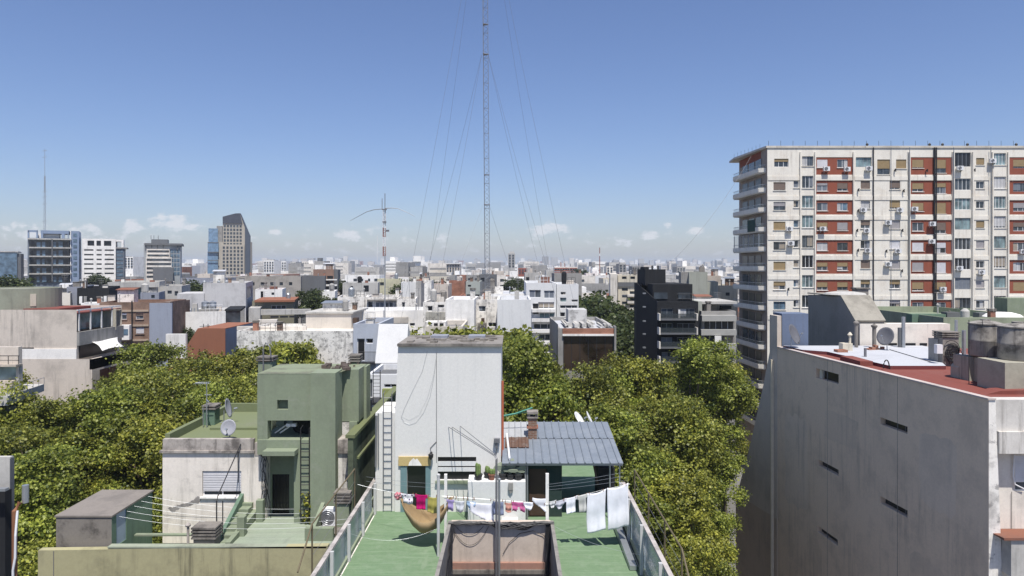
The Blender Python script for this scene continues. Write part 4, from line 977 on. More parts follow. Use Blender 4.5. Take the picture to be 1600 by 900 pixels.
# patio walls, stairs with handrail
k = MB(); sy=28.6
k.prism_x([(27.4,PFZ-1),(30.9,PFZ-1),(30.9,19.9),(30.4,19.8),(28.2,18.85),(27.4,18.8)], X(344,28.4), X(344,28.4)+.16); k.build('stair_wall', GREEND, G)
k = MB(); k.prism_x([(27.5,PFZ),(30.9,PFZ),(30.9,19.15),(29.9,19.05),(27.5,18.85)], X(375,29), X(375,29)+.2); k.build('stair_parapet', GREENP, G)
for px,y,zt_ in ((378,28.6,19.5),(407,30.2,19.65)):
    k = MB(); k.box(X(px,y)-.15, X(px,y)+.15, y-.15, y+.15, PFZ, zt_); k.build('stair_pier', GREENP, G)
for i in range(7):
    k = MB(); k.box(X(344,28.4)+.16, X(375,29), 27.8+i*.42, 28.22+i*.42-.003, PFZ-.3, PFZ+.02+.12*i); k.build('step', GREENP, G)
k = MB(); hx = X(345,28.4)
k.tube([(hx,28.0,18.9),(hx,28.0,20.35),(hx,28.15,20.55),(hx,30.6,22.1)], .025); k.tube([(hx+.25,28.0,18.9),(hx+.25,28.0,20.35)], .022); k.tube([(hx,30.2,20.4),(hx,30.2,21.85)], .022); k.build('handrail', BLACKM, G)
k = MB(); k.box(-16.0, X(340,28.8), 28.9, 29.1, PFZ-.1, Z(838,28.9)); k.build('patio_parapet', GREENP, G)
chimney_stack(G, X(300,27.2), X(333,27.2), 27.32, 27.9, 18.7, Z(822,27.3), CONC_D, 4)
k = MB(); k.tube([(X(292,27.4),27.5,18.7),(X(292,27.4),27.5,19.5)],.05,7); k.lathe(X(292,27.4),27.5,[(.1,19.5),(.12,19.56),(.04,19.64)],8); k.build('vent_pipe', COPE, G)
k = MB(); k.box(X(476,28), X(520,28), 28.0, 28.25, PFZ, Z(826,28)); k.prism_x([(28.25,PFZ),(30.6,PFZ),(30.6,20.0),(28.25,19.2)], X(486,28.2), X(486,28.2)+.16); k.build('planter_wall', GREENP, G)
k = MB(); k.face([(X(488,28.2)+.1,28.26,PFZ+.2),(-6.9,28.26,PFZ+.2),(-6.9,31,PFZ+.2),(X(488,28.2)+.1,31,PFZ+.2)]); k.build('planter_bed', CONC_D, G)
chimney_stack(G, X(524,29), X(545,29), 29.0, 29.5, PFZ, Z(767,29), GREENP, 4)
air_con(X(515,29.2), 29.55, Z(821,29.2), 'white air conditioner beside the sloping green planter wall', .55,.75,.3, None)
k = MB(); rg=random.Random(4); px0=X(482,29.9); V=[]
npr=np.random.default_rng(3); pts=np.stack([px0+npr.normal(0,.13,260), 29.9+npr.normal(0,.12,260), PFZ+.1+npr.uniform(0,1,260)**1.3*1.3],1)
nr=npr.normal(size=(260,3))+np.array([0,0,.5]); nr/=np.linalg.norm(nr,axis=1,keepdims=True)
base=np.array([px0,29.9,PFZ]); me=quad_mesh('weed', leaf_quads(pts-base,nr,.13,npr), LEAFY); o=bpy.data.objects.new('weed_plant',me); C.objects.link(o); o.location=base
o['label']='tall green weed growing at the foot of the green tower ladder'; o['category']='plant'
k = MB(); rg=random.Random(6)
for i in range(10):
    pts=[]; x=X(413,30.4)+rg.uniform(-.1,.1); y=30.38; z=Z(690,30.4)
    while z>Z(800,30.4): pts.append((x,y-.02*i%0.1,z)); x+=rg.uniform(-.07,.08); z-=.25
    k.tube(pts,.012,4)
tag(k.build('cable_bundle',BLACKM),'bundle of black cables hanging at the corner of the white room by the green door','cables')
# rooftop antennas and dishes
k = MB(); ax=X(323,33.5); ay=33.5
k.tube([(ax,ay,22.06),(ax,ay,Z(597,ay))],.025,6); k.tube([(ax-.55,ay,Z(598,ay)),(ax+.12,ay,Z(599,ay))],.02,5); k.tube([(ax-.1,ay,Z(617,ay)),(ax+.25,ay,Z(617,ay))],.015,5)
for i in range(6): x=ax-.5+i*.11; k.tube([(x,ay-.35,Z(598.3,ay)),(x,ay+.35,Z(598.3,ay))],.01,4)
k.tube([(ax,ay,Z(625,ay)),(ax+.2,ay-.2,Z(627,ay))],.03,6); k.tube([(ax-.18,ay,22.06),(ax-.18,ay,Z(637,ay))],.02,5)
tag(k.build('tv_antenna',GALV),'thin comb shaped television antenna on the green roof','antenna')
dish(X(359,31.4),31.4,22.06,.35,'round white satellite dish facing us on the edge of the green roof',(.05,-1,.35),.4,mat=plain('dull_dish_paint',(.29,.295,.32),.5))
dish(X(350,34.5),34.5,22.06,.46,'thin edge-on satellite dish behind the round white dish',(1,.12,.22),.6,mat=plain('dull_dish_paint',(.29,.295,.32),.5))
k = MB(); 
for i,(px,py,w) in enumerate(((447,668,.5),(455,676,.5))): 
    y=30.6; k.tube([(X(px,y)-w,y,22.5),(X(px,y),y,22.85),(X(px,y)+.2,y-.2,22.95)],.035,6); k.box(X(px,y)+.1,X(px,y)+.3,y-.3,y-.1,22.85,22.98)
tag(k.build('floodlight_arm',FRAMEW),'pair of small white floodlights on arms under the green tank tower','floodlight')

# ------------------------------------------------------------------ neighbour at the far left edge (cut by the frame)
E = thing('corner_house', 'dark house with pale metal-capped pier and rusty downpipe at the left frame edge', 'house', (-12,15,0))
k = MB(); k.box(-20, X(8,15.3), 15.3, 15.5, 0, Z(768,15.3)); k.build('wall', BLACKP, E)
k = MB(); k.box(-14, X(16,15.6), 15.6, 15.7, 0, Z(714,15.6)); k.build('pier', GREY_L, E)
k = MB(); k.box(X(16,15.6)+.002, X(17,15.6)+.0, 15.58, 15.71, 0, Z(716,15.6)); k.build('pier_shade_side', GREY_D, E)  # dark sheet on the pier's side, shade put into its colour
k = MB(); k.tube([(X(19.5,15),15.4,Z(767,15)),(X(19.5,15),15.4,Z(795,15))],.07,10); k.build('grey_pipe', GALV, E)
k = MB(); k.tube([(X(16,15),15.3,Z(792,15)),(X(12.5,15),15.2,Z(803,15)),(X(12.5,15),15.2,5)],.055,8); k.build('downpipe', RUST, E)
k = MB(); k.tube([(X(17,15),15.2,Z(803,15)),(X(19,15),15.1,Z(840,15)),(X(18.5,15),15.1,Z(875,15)),(X(15,15),15.1,Z(895,15)),(X(16,15),15.1,10)],.025,6); k.build('white_hose', FRAMEW, E)
k = MB(); k.box(-20, X(8,15), 15.0, 15.12, Z(768,15), Z(764,15)); k.build('gutter', GALV, E)

# ------------------------------------------------------------------ grey building on the right
N = thing('grey_building', 'tall weathered grey blank-sided building with slit windows and red and white roof', 'building', (26,41,0))
A_, B_ = (22.0,31.5), (20.1,51.7)          # bottom edge of the long blank wall
ux, uy = (B_[0]-A_[0]), (B_[1]-A_[1])
def GP(u, v, d): # u = Y along the wall, d inward (+X)
    return (24.963-.09406*u+d, u, v)
ZT = 23.8
slots = [(43.6,46.3,22.42,23.05),(37.07,39.4,20.85,21.25),(43.6,46.0,16.55,16.95),(37.07,39.4,16.3,16.7),(43.7,46.1,12.05,12.45)]
k = MB(); k.facade(GP, 31.5, 51.7, 0, ZT, slots, .45)
k.ext([GP(31.9,ZT-.5,.22),GP(51.7,ZT-.5,.22),GP(51.7,ZT-.5,.225),GP(31.9,ZT-.5,.225)],[GP(31.9,ZT,.22),GP(51.7,ZT,.22),GP(51.7,ZT,.225),GP(31.9,ZT,.225)])
sw = k.build('side_wall', GREYWALL, N)
for pu0,pu1,pv0,pv1,mt in ((33.4,36.2,17.4,21.4,'a'),(41.5,45.3,18.6,20.6,'b'),(47.2,50.6,12.5,19.4,'a'),(34.2,37.0,9.5,14.8,'b')):
    rp = random.Random(int(pu0*10)); n = 26; k = MB(); cu, cv = (pu0+pu1)/2, (pv0+pv1)/2; lo=[]; hi=[]
    for q in range(n):
        a = 2*math.pi*q/n; e = 1/max(abs(math.cos(a)),abs(math.sin(a)))*rp.uniform(.88,1.0); u, v = cu+(pu1-pu0)/2*e*math.cos(a), cv+(pv1-pv0)/2*e*math.sin(a)
        hi.append(GP(u,v,-.004)); lo.append(GP(u,v,.05))
    k.ext(lo, hi); k.build('repaint_patch', plaster('repaint_'+mt, (.70,.575,.45) if mt=='a' else (.66,.535,.41), .2, .4, dirt=(.2,.18,.16)), sw)
k = MB()
for pu in (37.9, 44.9): k.mbox(GP, pu-.012, pu+.012, 2, ZT-.02, -.005, .03)
k.build('render_joint', GREY_D, sw)
for i,s in enumerate(slots):
    if i == 0:
        k = MB(); k.mbox(GP, s[0]+.01, s[1]-.55, s[2]+.01, s[3]-.01, .3, .34); w = k.build('window', GLASSK, sw)
        k = MB(); k.mbox(GP, s[1]-.6, s[1]-.28, s[2]+.01, s[3]-.01, .1, .2); k.build('jamb', CREAM, w)
    else:
        k = MB(); k.mbox(GP, s[0]+.01, s[1]-.01, s[2]+.01, s[3]-.01, .3, .34); w = k.build('window', GLASSK, sw)
        k = MB(); k.mbox(GP, s[0]+.5, s[0]+.55, s[2]+.01, s[3]-.01, .24, .29); k.build('mullion', STEEL, w)
k = MB(); k.hexa([GP(31.45,ZT+.003,-.06),GP(51.7,ZT+.003,-.06),GP(51.7,ZT+.003,.3),GP(31.45,ZT+.003,.3),GP(31.45,ZT+.08,-.06),GP(51.7,ZT+.08,-.06),GP(51.7,ZT+.08,.3),GP(31.45,ZT+.08,.3)]); k.build('coping', plaster('pale_pinkish_coping',(.52,.45,.41),.3,.3), sw)
# front
fx0 = 22.0
fh = (X(1586,32.2), 27, Z(768,32.2), Z(712,32.2))
k = MB()
k.prism_y([(22.0,0),(23.0,0),(22.62,15.7),(22.32,ZT-.3),(22.32,ZT),(22.0,ZT)], 31.5, 31.9)
k.build('corner_pier', W_STAIN, N)
k = MB(); k.facade(PF(32.2), 22.3, 40, 0, ZT, [fh], .2); frw = k.build('front_wall', W_WARM, N)
window(frw, PF(32.2), fh, .12, 'glass+white.75', FRAMEW, mull=2)
k = MB(); k.box(22.33, 40, 31.55, 32.19, Z(673,31.6), ZT); k.build('front_parapet', plaster('stained_warm_white',(.62,.59,.54),.3,.8,dirt=(.2,.18,.16)), N)
k = MB(); k.box(22.42, 40, 31.4, 32.19, Z(709,31.4), Z(673.6,31.5)-.01); k.build('balcony_front', plaster('stained_warm_white',(.62,.59,.54)), N)
k = MB(); k.box(X(1570,31.3), 40, 30.9, 32.19, Z(900,31), Z(842,31)); bl = k.build('balcony', GREY_L, N)
k = MB(); k.hexa([(X(1564,31),30.8,Z(842,31)+.005),(40,30.8,Z(842,31)+.005),(40,32.19,Z(842,31)+.005),(X(1564,31),32.19,Z(842,31)+.005),(X(1564,31),30.8,Z(840,31)+.06),(40,30.8,Z(840,31)+.06),(40,32.19,Z(826,32.19)),(X(1566,32.19),32.19,Z(826,32.19))]); k.build('tiled_edge', ROOFTILE, bl)
k = MB(); k.tube([(X(1585,32.1),32.1,Z(712,32)),(X(1583,32.1),32.1,Z(745,32)),(X(1586,32.1),32.1,Z(758,32)),(X(1600,32.1),32.1,Z(765,32))],.035,7); k.build('white_pipe', FRAMEW, frw)
k = MB(); k.tube([(X(1582,32.1),32.15,Z(770,32)),(X(1582,32.1),32.15,Z(828,32))],.012,5); k.build('cable', BLACKM, frw)
# roof
RZ = ZT-.07
def inr(y, off): return 24.963-.09406*y+off
k = MB(); k.face([(inr(32.2,.2),32.2,RZ),(40,32.2,RZ),(40,51.7,RZ),(inr(51.7,.2),51.7,RZ)]); k.build('roof', ROOFRED, N)
k = MB(); DK = [(inr(41.2,1.75),41.2),(X(1478,41.2),41.2),(27.5,44),(31,44.5),(31,51.6),(inr(51.6,.4),51.6),(inr(49,.5),49),(inr(48,1.7),48)]
k.prism(DK, RZ-.02, RZ+.22); k.build('deck_edge', plaster('dark_red_edge',(.16,.04,.04),.3,.2), N)
k = MB(); k.face([(x,y,RZ+.224) for x,y in DK]); k.build('white_deck', ROOFWHITE, N)
k = MB(); k.prism_y([(inr(33,1.2),RZ),(28.2,RZ),(28.2,RZ+.3),(inr(33,1.9),RZ+.18)], 33.2, 34.0); k.build('roof_ramp', ROOFRED, N)
k = MB(); k.box(inr(44,.9), inr(44,.9)+.8, 42.6, 45.2, RZ, RZ+.3); k.build('roof_ramp', ROOFRED, N)
for i,(px,y,lab) in enumerate(((1540,37.0,'weathered grey concrete water tank with metal hoop frame, left of the pair'),(1590,34.8,'weathered concrete water tank with yellowish stain, cut by the right frame edge'))):
    water_tank(X(px,y), y, Z((556,562)[i], y), (.80,.86)[i], (1.72,1.66)[i], plaster('tank_concrete',(.30,.28,.25),.75,.95,dirt=(.055,.05,.045),scale=1.1), lab, 'concrete roof tanks')
PL = plaster('olive_plinth_paint',(.36,.34,.27),.4,.55)
for (a,b_,y) in ((1512,1521,37.2),(1525,1534,36.9),(1540,1549,36.4),(1553,1561,36.0)): k = MB(); k.box(X(a,y), X(b_,y), y-.15, y+1.2, RZ, Z(558,37)); k.build('tank_plinth', PL, N)
k = MB(); k.box(X(1568,33.7), 28, 33.6, 35.6, RZ, Z(563,34.5)); k.build('tank_base_wall', PL, N)
k = MB(); k.prism_y([(X(1496,38),RZ),(X(1532,38),RZ),(X(1531,38),Z(586,38)),(X(1512,38),Z(572,38)),(X(1499,38),Z(570,38)),(X(1496,38),Z(574,38))],37.9,38.6); k.build('buttress', PL, N)
k = MB(); hy=36.0; k.tube([(X(1514,hy),hy,RZ),(X(1514,hy),hy,Z(500,hy)),(X(1535,hy),hy,Z(500,hy)),(X(1535,hy),hy,Z(510,hy))],.02,5); k.build('hoop_frame', BLACKM, N)
chy = 42.5
co = chimney_stack(N, X(1473,chy), X(1498,chy), chy, chy+.9, RZ, Z(517,chy), CONC, 3)
k = MB(); rg = random.Random(12)
for i in range(13):
    c=(X(1488,chy)+rg.uniform(-.15,.15), chy-.06-rg.uniform(0,.12), Z(552,chy)+rg.uniform(-.3,.3)); r=rg.uniform(.2,.5); a0=rg.uniform(0,6)
    k.tube([(c[0]+r*math.cos(a0+j*.5), c[1]+.03*math.sin(j), c[2]+r*1.1*math.sin(a0+j*.5)) for j in range(12)], .022, 5)
tag(k.build('cable_bundle', BLACKM), 'coils of black cable hung on the rooftop chimney beside the water tanks', 'cables')
k = MB(); k.box(X(1461,42.2), X(1470,42.2), 42.0, 42.3, Z(552,42.2), Z(538,42.2)); k.build('meter_box', FRAMEW, N)
k = MB(); k.box(X(1464,43),X(1473,43),42.9,43.9,RZ,Z(530,43)); k.build('chimney', GREY_M, N)
def roofpipe(px, y, py, r, m, cap=True, label='vent_pipe'):
    k = MB(); x = X(px,y); k.tube([(x,y,RZ),(x,y,Z(py,y))], r, 10)
    if cap: k.lathe(x,y,[(r*1.2,Z(py,y)-.05),(r*1.6,Z(py,y)+.05),(r*1.6,Z(py,y)+.12),(.03,Z(py,y)+.25)],10)
    k.build(label, m, N)
roofpipe(1338,50.5,506,.13,CONC); roofpipe(1366,50.3,511,.14,CONC); roofpipe(1406,50.6,512,.15,GREY_D,False); roofpipe(1411.5,50.4,495,.13,GALV,False); roofpipe(1352,45.3,544,.085,STEEL,False); roofpipe(1506,43,516,.12,GALV,False); roofpipe(1494,47,500,.1,GALV,False)
k = MB(); x=X(1328,48.6); k.tube([(x,48.6,RZ),(x,48.6,Z(525,48.6))],.08,8); k.box(x-.6,x+.1,48.4,49.0,RZ,RZ+.75); k.lathe(x,48.6,[(.1,Z(525,48.6)),(.18,Z(523,48.6)),(.05,Z(519,48.6))],8); k.build('roof_motor', CREAM, N)
k = MB(); k.box(X(1309,47.5),X(1325,47.5),47.5,48.1,RZ,Z(547,47.5)); k.build('red_chimney', BRICKR, N)
for i in range(5): k = MB(); a=1358+i*6; k.box(X(a,48.8),X(a+5,48.8),48.8+.1*i,49.4,RZ,RZ+.3+.12*(i%3)); k.build('brick_pile', BRICKR, N)
k = MB(); x=X(1385,41); k.tube([(x-.18+.18*(1-math.cos(a)),41.0,RZ+.1+.5*math.sin(a)) for a in [math.pi*j/10 for j in range(11)]],.035,6); k.build('bent_vent', BLACKM, N)
dish(X(1386,49),49,RZ+.22,.62,'grey satellite dish on the white roof between two upright pipes',(-1,-.7,.4),.8,mat=plain('dark_dish_paint',(.13,.13,.14),.5))
dish(X(1236,50.5),50.5,RZ+.22,.72,'large grey satellite dish in front of the small blue rooftop wall',(.9,-.9,.5),.75,mat=plain('dark_dish_paint',(.13,.13,.14),.5))
k = MB(); k.tube(sagline((X(1390,49),49,RZ+.25),(X(1455,42.6),42.6,RZ+.26),0),.022,5); tag(k.build('cable',BLACKM),'black cable lying across the white roof towards the chimney','cable')
# party wall stepping down towards the street trees, with pale pipe
k = MB(); pts = [(51.7,0),(59.1,0),(59.1,9.8),(56.2,15.5),(54.1,20.2),(52.9,23.3),(52.9,26.2),(51.7,26.2)]
k.ext([GP(y,z,-.02) for y,z in pts],[GP(y,z,.3) for y,z in pts]); k.build('party_wall', plaster('two_tone_grey_blue',(.56,.49,.415),.2,.3), N)
k = MB(); k.ext([GP(51.75,0,-.026),GP(59.12,0,-.026),GP(59.12,9.75,-.026),GP(58.8,10.3,-.026),GP(51.75,10.8,-.026)],[GP(51.75,0,-.0205),GP(59.12,0,-.0205),GP(59.12,9.75,-.0205),GP(58.8,10.3,-.0205),GP(51.75,10.8,-.0205)]); k.build('lower_paint_band', plaster('brown_grey_band',(.50,.405,.315),.2,.3), N)
k = MB(); q = GP(52.3,0,-.12); k.box(q[0]-.1,q[0]+.1,q[1]-.1,q[1]+.1,0,Z(562,52.3)); k.build('downpipe', CREAMPIPE, N)
# blue and dark rooftop volumes behind
k = MB(); k.box(X(1222,52.2), X(1263,52.2), 52.2, 54, 20, Z(490,52.2)); k.build('blue_rooftop_wall', BLUEWALL, N)
DKS = plaster('slate_side_paint',(.27,.255,.235),.25,.4)
yb = 53.5; y2 = 60
k = MB()
xw = 26.2
gp = [(52.2,20),(60.4,20),(60.4,27.42),(54.4,27.52),(52.2,25.7)]
k.prism_x(gp, xw, xw+2.25); k.build('slanted_gable', DKS, N)
k = MB(); k.hexa([(xw-.03,52.13,25.70),(xw+2.3,52.13,25.70),(xw+2.3,54.42,27.53),(xw-.03,54.42,27.53),(xw-.03,52.03,25.82),(xw+2.3,52.03,25.82),(xw+2.3,54.38,27.66),(xw-.03,54.38,27.66)]); k.box(xw-.03,xw+2.3,54.425,60.5,27.53,27.62); k.build('slanted_roof', plaster('streaked_concrete_slope',(.30,.28,.235),.5,.8,dirt=(.13,.12,.1),scale=.5), N)
k = MB(); k.box(X(1339,58), X(1357,58), 58, 58.8, 25, Z(452,58)); chx=k.build('chimney', CONC, N)
k = MB(); k.box(X(1337,58), X(1359,58), 57.9, 58.9, Z(451.5,58), Z(449.5,58)); k.build('cap', CONC_D, chx)
k = MB(); k.lathe(X(1320,56),56,[(1.6,Z(460,56)),(1.5,Z(457.5,56)),(.8,Z(455.5,56)),(.05,Z(455,56))],16); k.build('skylight', GREY_L, N)
k = MB(); k.box(xw+.3, X(1478,52.5), 52.0, 52.12, 20, Z(506,52.0)); k.box(xw+2.5, X(1478,52.5), 52.12, 53.0, 20, Z(506,52.0)-.003); k.build('rear_parapet', W_WARM, N)
for a,b_ in ((1388,1401),(1415,1430),(1437,1448)): k = MB(); k.box(X(a,52), X(b_,52), 51.94, 51.997, Z(540,52), Z(536,52)); k.build('vent_slot', BLACKP, N)
# ------------------------------------------------------------------ sage green roofs behind the grey building
blk('green_rooftop_house','sage green roof terrace in front of the big apartment block, far right','house',(1474,1640),496,66,18,plaster('pale_sage_paint',(.29,.32,.22),.3,.4),GREENP,z0=0,par=.7)
S=bpy.data.objects['green_rooftop_house']
for a,b_,t,bt,y,m in ((1425,1478,491,500,70,GREEND),(1480,1500,488,498,70,GREY_D),(1530,1545,489,497,72,GREY_D),(1510,1516,482,497,71,GREENP)): addbox(S,'chimney',(a,b_),(t,bt+8),y,1,m)
k=MB(); k.lathe(X(1567,70),70,[(1.8,Z(495,70)),(1.5,Z(491,70)),(.8,Z(488,70)),(.05,Z(487.5,70))],18); k.build('white_dome',W_CLEAN,S)
k=MB(); k.box(X(1574,74),X(1600,74)+6,74,76,18,Z(466,74)); k.build('open_gallery',GREENP,S)
# ------------------------------------------------------------------ apartment block
AP = thing('apartment_block', 'big cream apartment block with red brick panels and curved side balconies', 'apartment building', (56,100,0))
AY=96.0
def ZX(zx): return 29.69+zx*.02643
def ZZ(zy): return 49.34-zy*.02643
rows=[(155,248),(280,352),(385,460),(490,565),(597,670),(703,775),(808,880),(915,987),(1021,1093)]
XE=ZX(2150); ZTOP=ZZ(106)
cols=[]
wins=[]   # (col key, row, x0,x1,y0,y1, style)
rg=random.Random(5)
sty=['glass','glass','glass+tan1','glass+tan.5','glass+brown1','glass+brown.5','glass+grey1','glass+white1','glass','glass+tan.8','glass+grey.6']
def pick(): return rg.choice(sty)
spec={ # photo readings for the first seven storeys
 'A':['glass+tan.35','glass+brown.9','glass+grey.5','glass+tan1','glass','glass+tan1','glass+tan.5','blue','glass'],
 'C1':['glass+white1','glass+grey.3','glass','glass+tan.6','glass','glass+tan.5','glass+tan.6','glass','glass'],
 'C2':['glass','glass+brown.7','blue','glass+grey.9','glass','glass+tan.5','glass+tan.6','glass+tan1','glass'],
 'D':['glass+grey.4','glass+brown1','blue','glass+brown.6','glass','glass+brown1','glass+tan.5','glass','glass'],
 'F1':['glass+tan.9','glass+tan.7','glass+tan.9','glass','glass+white1','glass+grey1','glass+tan.8','glass','glass'],
 'F2':['glass+tan.65','glass+tan.4','glass+tan1','glass+brown.7','glass+white.5','glass+white1','glass+tan.7','glass','glass'],
}
redF=[]; holes=[]; redholes=[]
for r,(a,b_) in enumerate(rows):
    wt=a+12; wb=wt+ (43 if r else 45)
    def add(x0,x1,y0,y1,st,red=False,mull=None): (redholes if red else holes).append((ZX(x0),ZX(x1),ZZ(y1),ZZ(y0))); wins.append((ZX(x0),ZX(x1),ZZ(y1),ZZ(y0),st,red,mull))
    add(268+ (4 if r==0 else 0),332+(16 if r==0 else 0),a+8,a+52,spec['A'][r])
    if r: add(375,402,a,a+38,'blue' if r%3==0 else 'glass',mull=0)
    add(500,557,wt,wt+43,spec['C1'][r],True); add(608,664,wt,wt+43,spec['C2'][r],True)
    if r==0: add(706,790,a,a+52,'teal',mull=3); add(820,888,a+12,a+92,'glass+tan.6'); add(920,975,a+12,a+60,'glass+tan1')
    else:
        add(732,782,a,a+44,spec['D'][r]); add(886,942,a,a+46,['','glass+brown.8','glass+tan.8','glass+grey1','glass+white1','glass+grey1','glass+tan.5','glass+grey.4','glass'][r])
    add(1007,1068,wt,wt+46,spec['F1'][r],True); add(1127,1187,wt,min(wt+72,b_-4),spec['F2'][r],True)
    add(1233,1318,a-12 if r else 130,a+50,'teal' if r in(2,3) else 'dark' if r in (0,5) else 'glass',mull=3)
    add(1346,1390,a+4,a+42,'glass+tan.9' if r in (0,3) else 'glass+grey1' if r in (4,6) else 'glass',mull=1)
    add(1437,1505,a-22 if r else 133,a+42,'glass' if r%2 else 'teal',mull=3)
    add(1545,1625,wt,wt+46,pick(),True)
    for q in range(3): add(1700+q*130,1765+q*130,a+8,a+50,pick())
    add(420,480,a-26 if r else 150,a+40 if r else 202,'dark' if r==5 else 'teal' if r in(2,6,3) else 'glass',mull=2)
    for x0,x1 in ((490,690),(995,1216),(1518,1640)): redF.append((ZX(x0),ZX(x1),ZZ(b_),ZZ(a)))
k=MB(); k.facade(PF(AY),ZX(235),XE,0,ZTOP,redF+[h for h in holes],.22)
side=[(ZX(235),AY),(36.1,108.5)]
sd=MB(); sd.face([(*side[0],0),(*side[1],0),(*side[1],ZTOP),(*side[0],ZTOP)]); sd.build('side_wall',plaster('shaded_brown_render',(.33,.27,.225),.3,.4),AP); k.face([(side[1][0],side[1][1],0),(XE,110,0),(XE,110,ZTOP),(side[1][0],side[1][1],ZTOP)]); k.face([(XE,AY,0),(XE,110,0),(XE,110,ZTOP),(XE,AY,ZTOP)])  # brownish side wall, its shade put into a darker colour than the front
apw=k.build('wall',APTWALL,AP)
for f in redF:
    k=MB(); k.facade(PF(AY+.06),f[0],f[1],f[2],f[3],[h for h in redholes if h[0]>f[0] and h[1]<f[1] and h[2]>=f[2]-.01 and h[3]<=f[3]+.01],.16); k.build('red_panel',REDPANEL,apw)
nwin=0
wins.sort(key=lambda w:(w[0]>ZX(1620), -w[2]))
rest=MB()
for (x0,x1,z0,z1,st,red,mu) in wins:
    if x0>ZX(1640): rest.mbox(PF(AY),x0,x1,z0,z1,.15,.18); continue
    w=window(apw,PF(AY),(x0,x1,z0,z1),.14,st,FRAMEW if rg.random()<.8 else FRAMEG,mull=mu,t=.06); nwin+=1
    if x1-x0<2.0: sill(w,PF(AY-(0 if not red else -.06)),(x0,x1,z0,z1),APTWALL)
o=rest.build('window',GLASS,apw); o['kind']='stuff'
# horizontal bands between storeys and balcony fronts of the recessed columns
for r,(a,b_) in enumerate(rows[:-1]):
    n=rows[r+1][0]
    for x0,x1 in ((238,408),(492,690),(700,794),(802,984),(997,1216),(1518,1640),(1328,1414)): k=MB(); k.box(ZX(x0),ZX(x1),AY-.07,AY-.004,ZZ(n-2),ZZ(n-24)); k.build('storey_band',APTWALL,AP)
for x in (410,488,692,990,1220,1326,1432,1514): k=MB(); k.box(ZX(x)-.09,ZX(x)+.09,AY-.22,AY-.004,0,ZZ(128)); k.build('pilaster',APTWALL,AP)
for x,r_ in ((797,.07),(1116,.11),(1126,.08),(986,.05),(1417,.06),(1220,.05),(891,.03)):
    k=MB(); k.tube([(ZX(x),AY-.16 if x not in (986,1220,1417) else AY-.3,0),(ZX(x)+ (.15 if x in(1116,1126) else 0),AY-.16 if x not in (986,1220,1417) else AY-.3,ZZ(104))],r_,7); k.build('downpipe',BLACKM if x in(797,1116,1126) else FRAMEG,apw)
# roof slab, red soffit, safety rods
k=MB(); k.prism([(ZX(228),AY-.12),(XE,AY-.12),(XE,110),(35.0,110),(34.6,106.5)],ZTOP+.004,ZTOP+.30); k.build('roof_slab',plaster('stained_roof_edge',(.58,.54,.47),.4,.7,dirt=(.16,.15,.13)),AP)
k=MB(); k.prism([(ZX(236),AY+.3),(ZX(250),AY+.3),(36.3,108),(36.0,107.8)],ZTOP-1.1,ZTOP-.01); k.build('red_frieze',REDPANEL,AP)
k=MB()
for i in range(34): x=ZX(240)+i*1.72; k.tube([(x,AY-.1,ZTOP+.3),(x,AY-.1,ZTOP+1.0)],.024,4)
for i in range(8): y=98+i*1.2; k.tube([(ZX(232)-.115*(y-96),y,ZTOP+.3),(ZX(232)-.115*(y-96),y,ZTOP+.9)],.016,4)
k.build('lightning_rod',BLACKM,AP)
k=MB()
for x in (770,1103,1172,1305,1565): k.lathe(ZX(x),AY+.2,[(.12,ZTOP+.3),(.2,ZTOP+.55),(.05,ZTOP+.75)],8)
k.build('roof_vent',BLACKM,AP)
# side balconies and glazing, one per storey
nst=14
for i in range(nst):
    zt=ZTOP-.35-2.79*i-1.05; zf=zt-1.55            # zf: slab
    bo=[(35.98,96.7),(35.15,97.2),(34.72,106.6),(34.85,107.4),(36.1,107.6)]
    zf=ZZ(155+60+105.5*i)- .55
    k=MB(); k.prism(bo,zf,zf+.16)
    fr=[(35.98,96.7),(35.15,97.2),(34.72,106.6),(34.85,107.4)]
    for p,q in zip(fr[:-1],fr[1:]):
        dx,dy=q[0]-p[0],q[1]-p[1]; l=math.hypot(dx,dy); nx_,ny_=dy/l*.1,-dx/l*.1
        k.hexa([(p[0],p[1],zf+.155),(q[0],q[1],zf+.155),(q[0]-nx_,q[1]-ny_,zf+.155),(p[0]-nx_,p[1]-ny_,zf+.155),(p[0],p[1],zf+.74),(q[0],q[1],zf+.74),(q[0]-nx_,q[1]-ny_,zf+.74),(p[0]-nx_,p[1]-ny_,zf+.74)])
    bal=k.build('balcony',APTWALL,AP)
    k=MB()
    for p,q in zip(fr[:-1],fr[1:]):
        k.face([(p[0],p[1],zf+.75),(q[0],q[1],zf+.75),(q[0],q[1],zf+1.15),(p[0],p[1],zf+1.15)]) if i not in (4,) else k.face([(p[0],p[1],zf+.75),(q[0],q[1],zf+.75),(q[0],q[1],zf+2.6),(p[0],p[1],zf+2.6)])
    k.build('glass_rail',SEEG2,bal)
    k=MB()
    for p,q in zip(fr[:-1],fr[1:]): k.tube([(p[0],p[1],zf+1.17),(q[0],q[1],zf+1.17)],.04,5)
    if i==4:
        for t in range(6): p,q=fr[1],fr[2]; x,y=p[0]+(q[0]-p[0])*t/5,p[1]+(q[1]-p[1])*t/5; k.tube([(x,y,zf+.6),(x,y,zf+2.6)],.06,5)
    k.build('handrail',GALV,bal)
    # windows behind the balcony
    def PS(u,v,d): 
        f=(u-96)/12.5; return (ZX(235)+(36.1-ZX(235))*f-.05+d,u,v)
    k=MB()
    for (a,b_) in ((98.3,100.6),(101.2,103.6),(104.2,106.6)): k.mbox(PS,a,b_,zf+.18,zf+2.3,-.02,.02)
    k.build('balcony_window',GLASSK if i%3 else GLASS,bal)
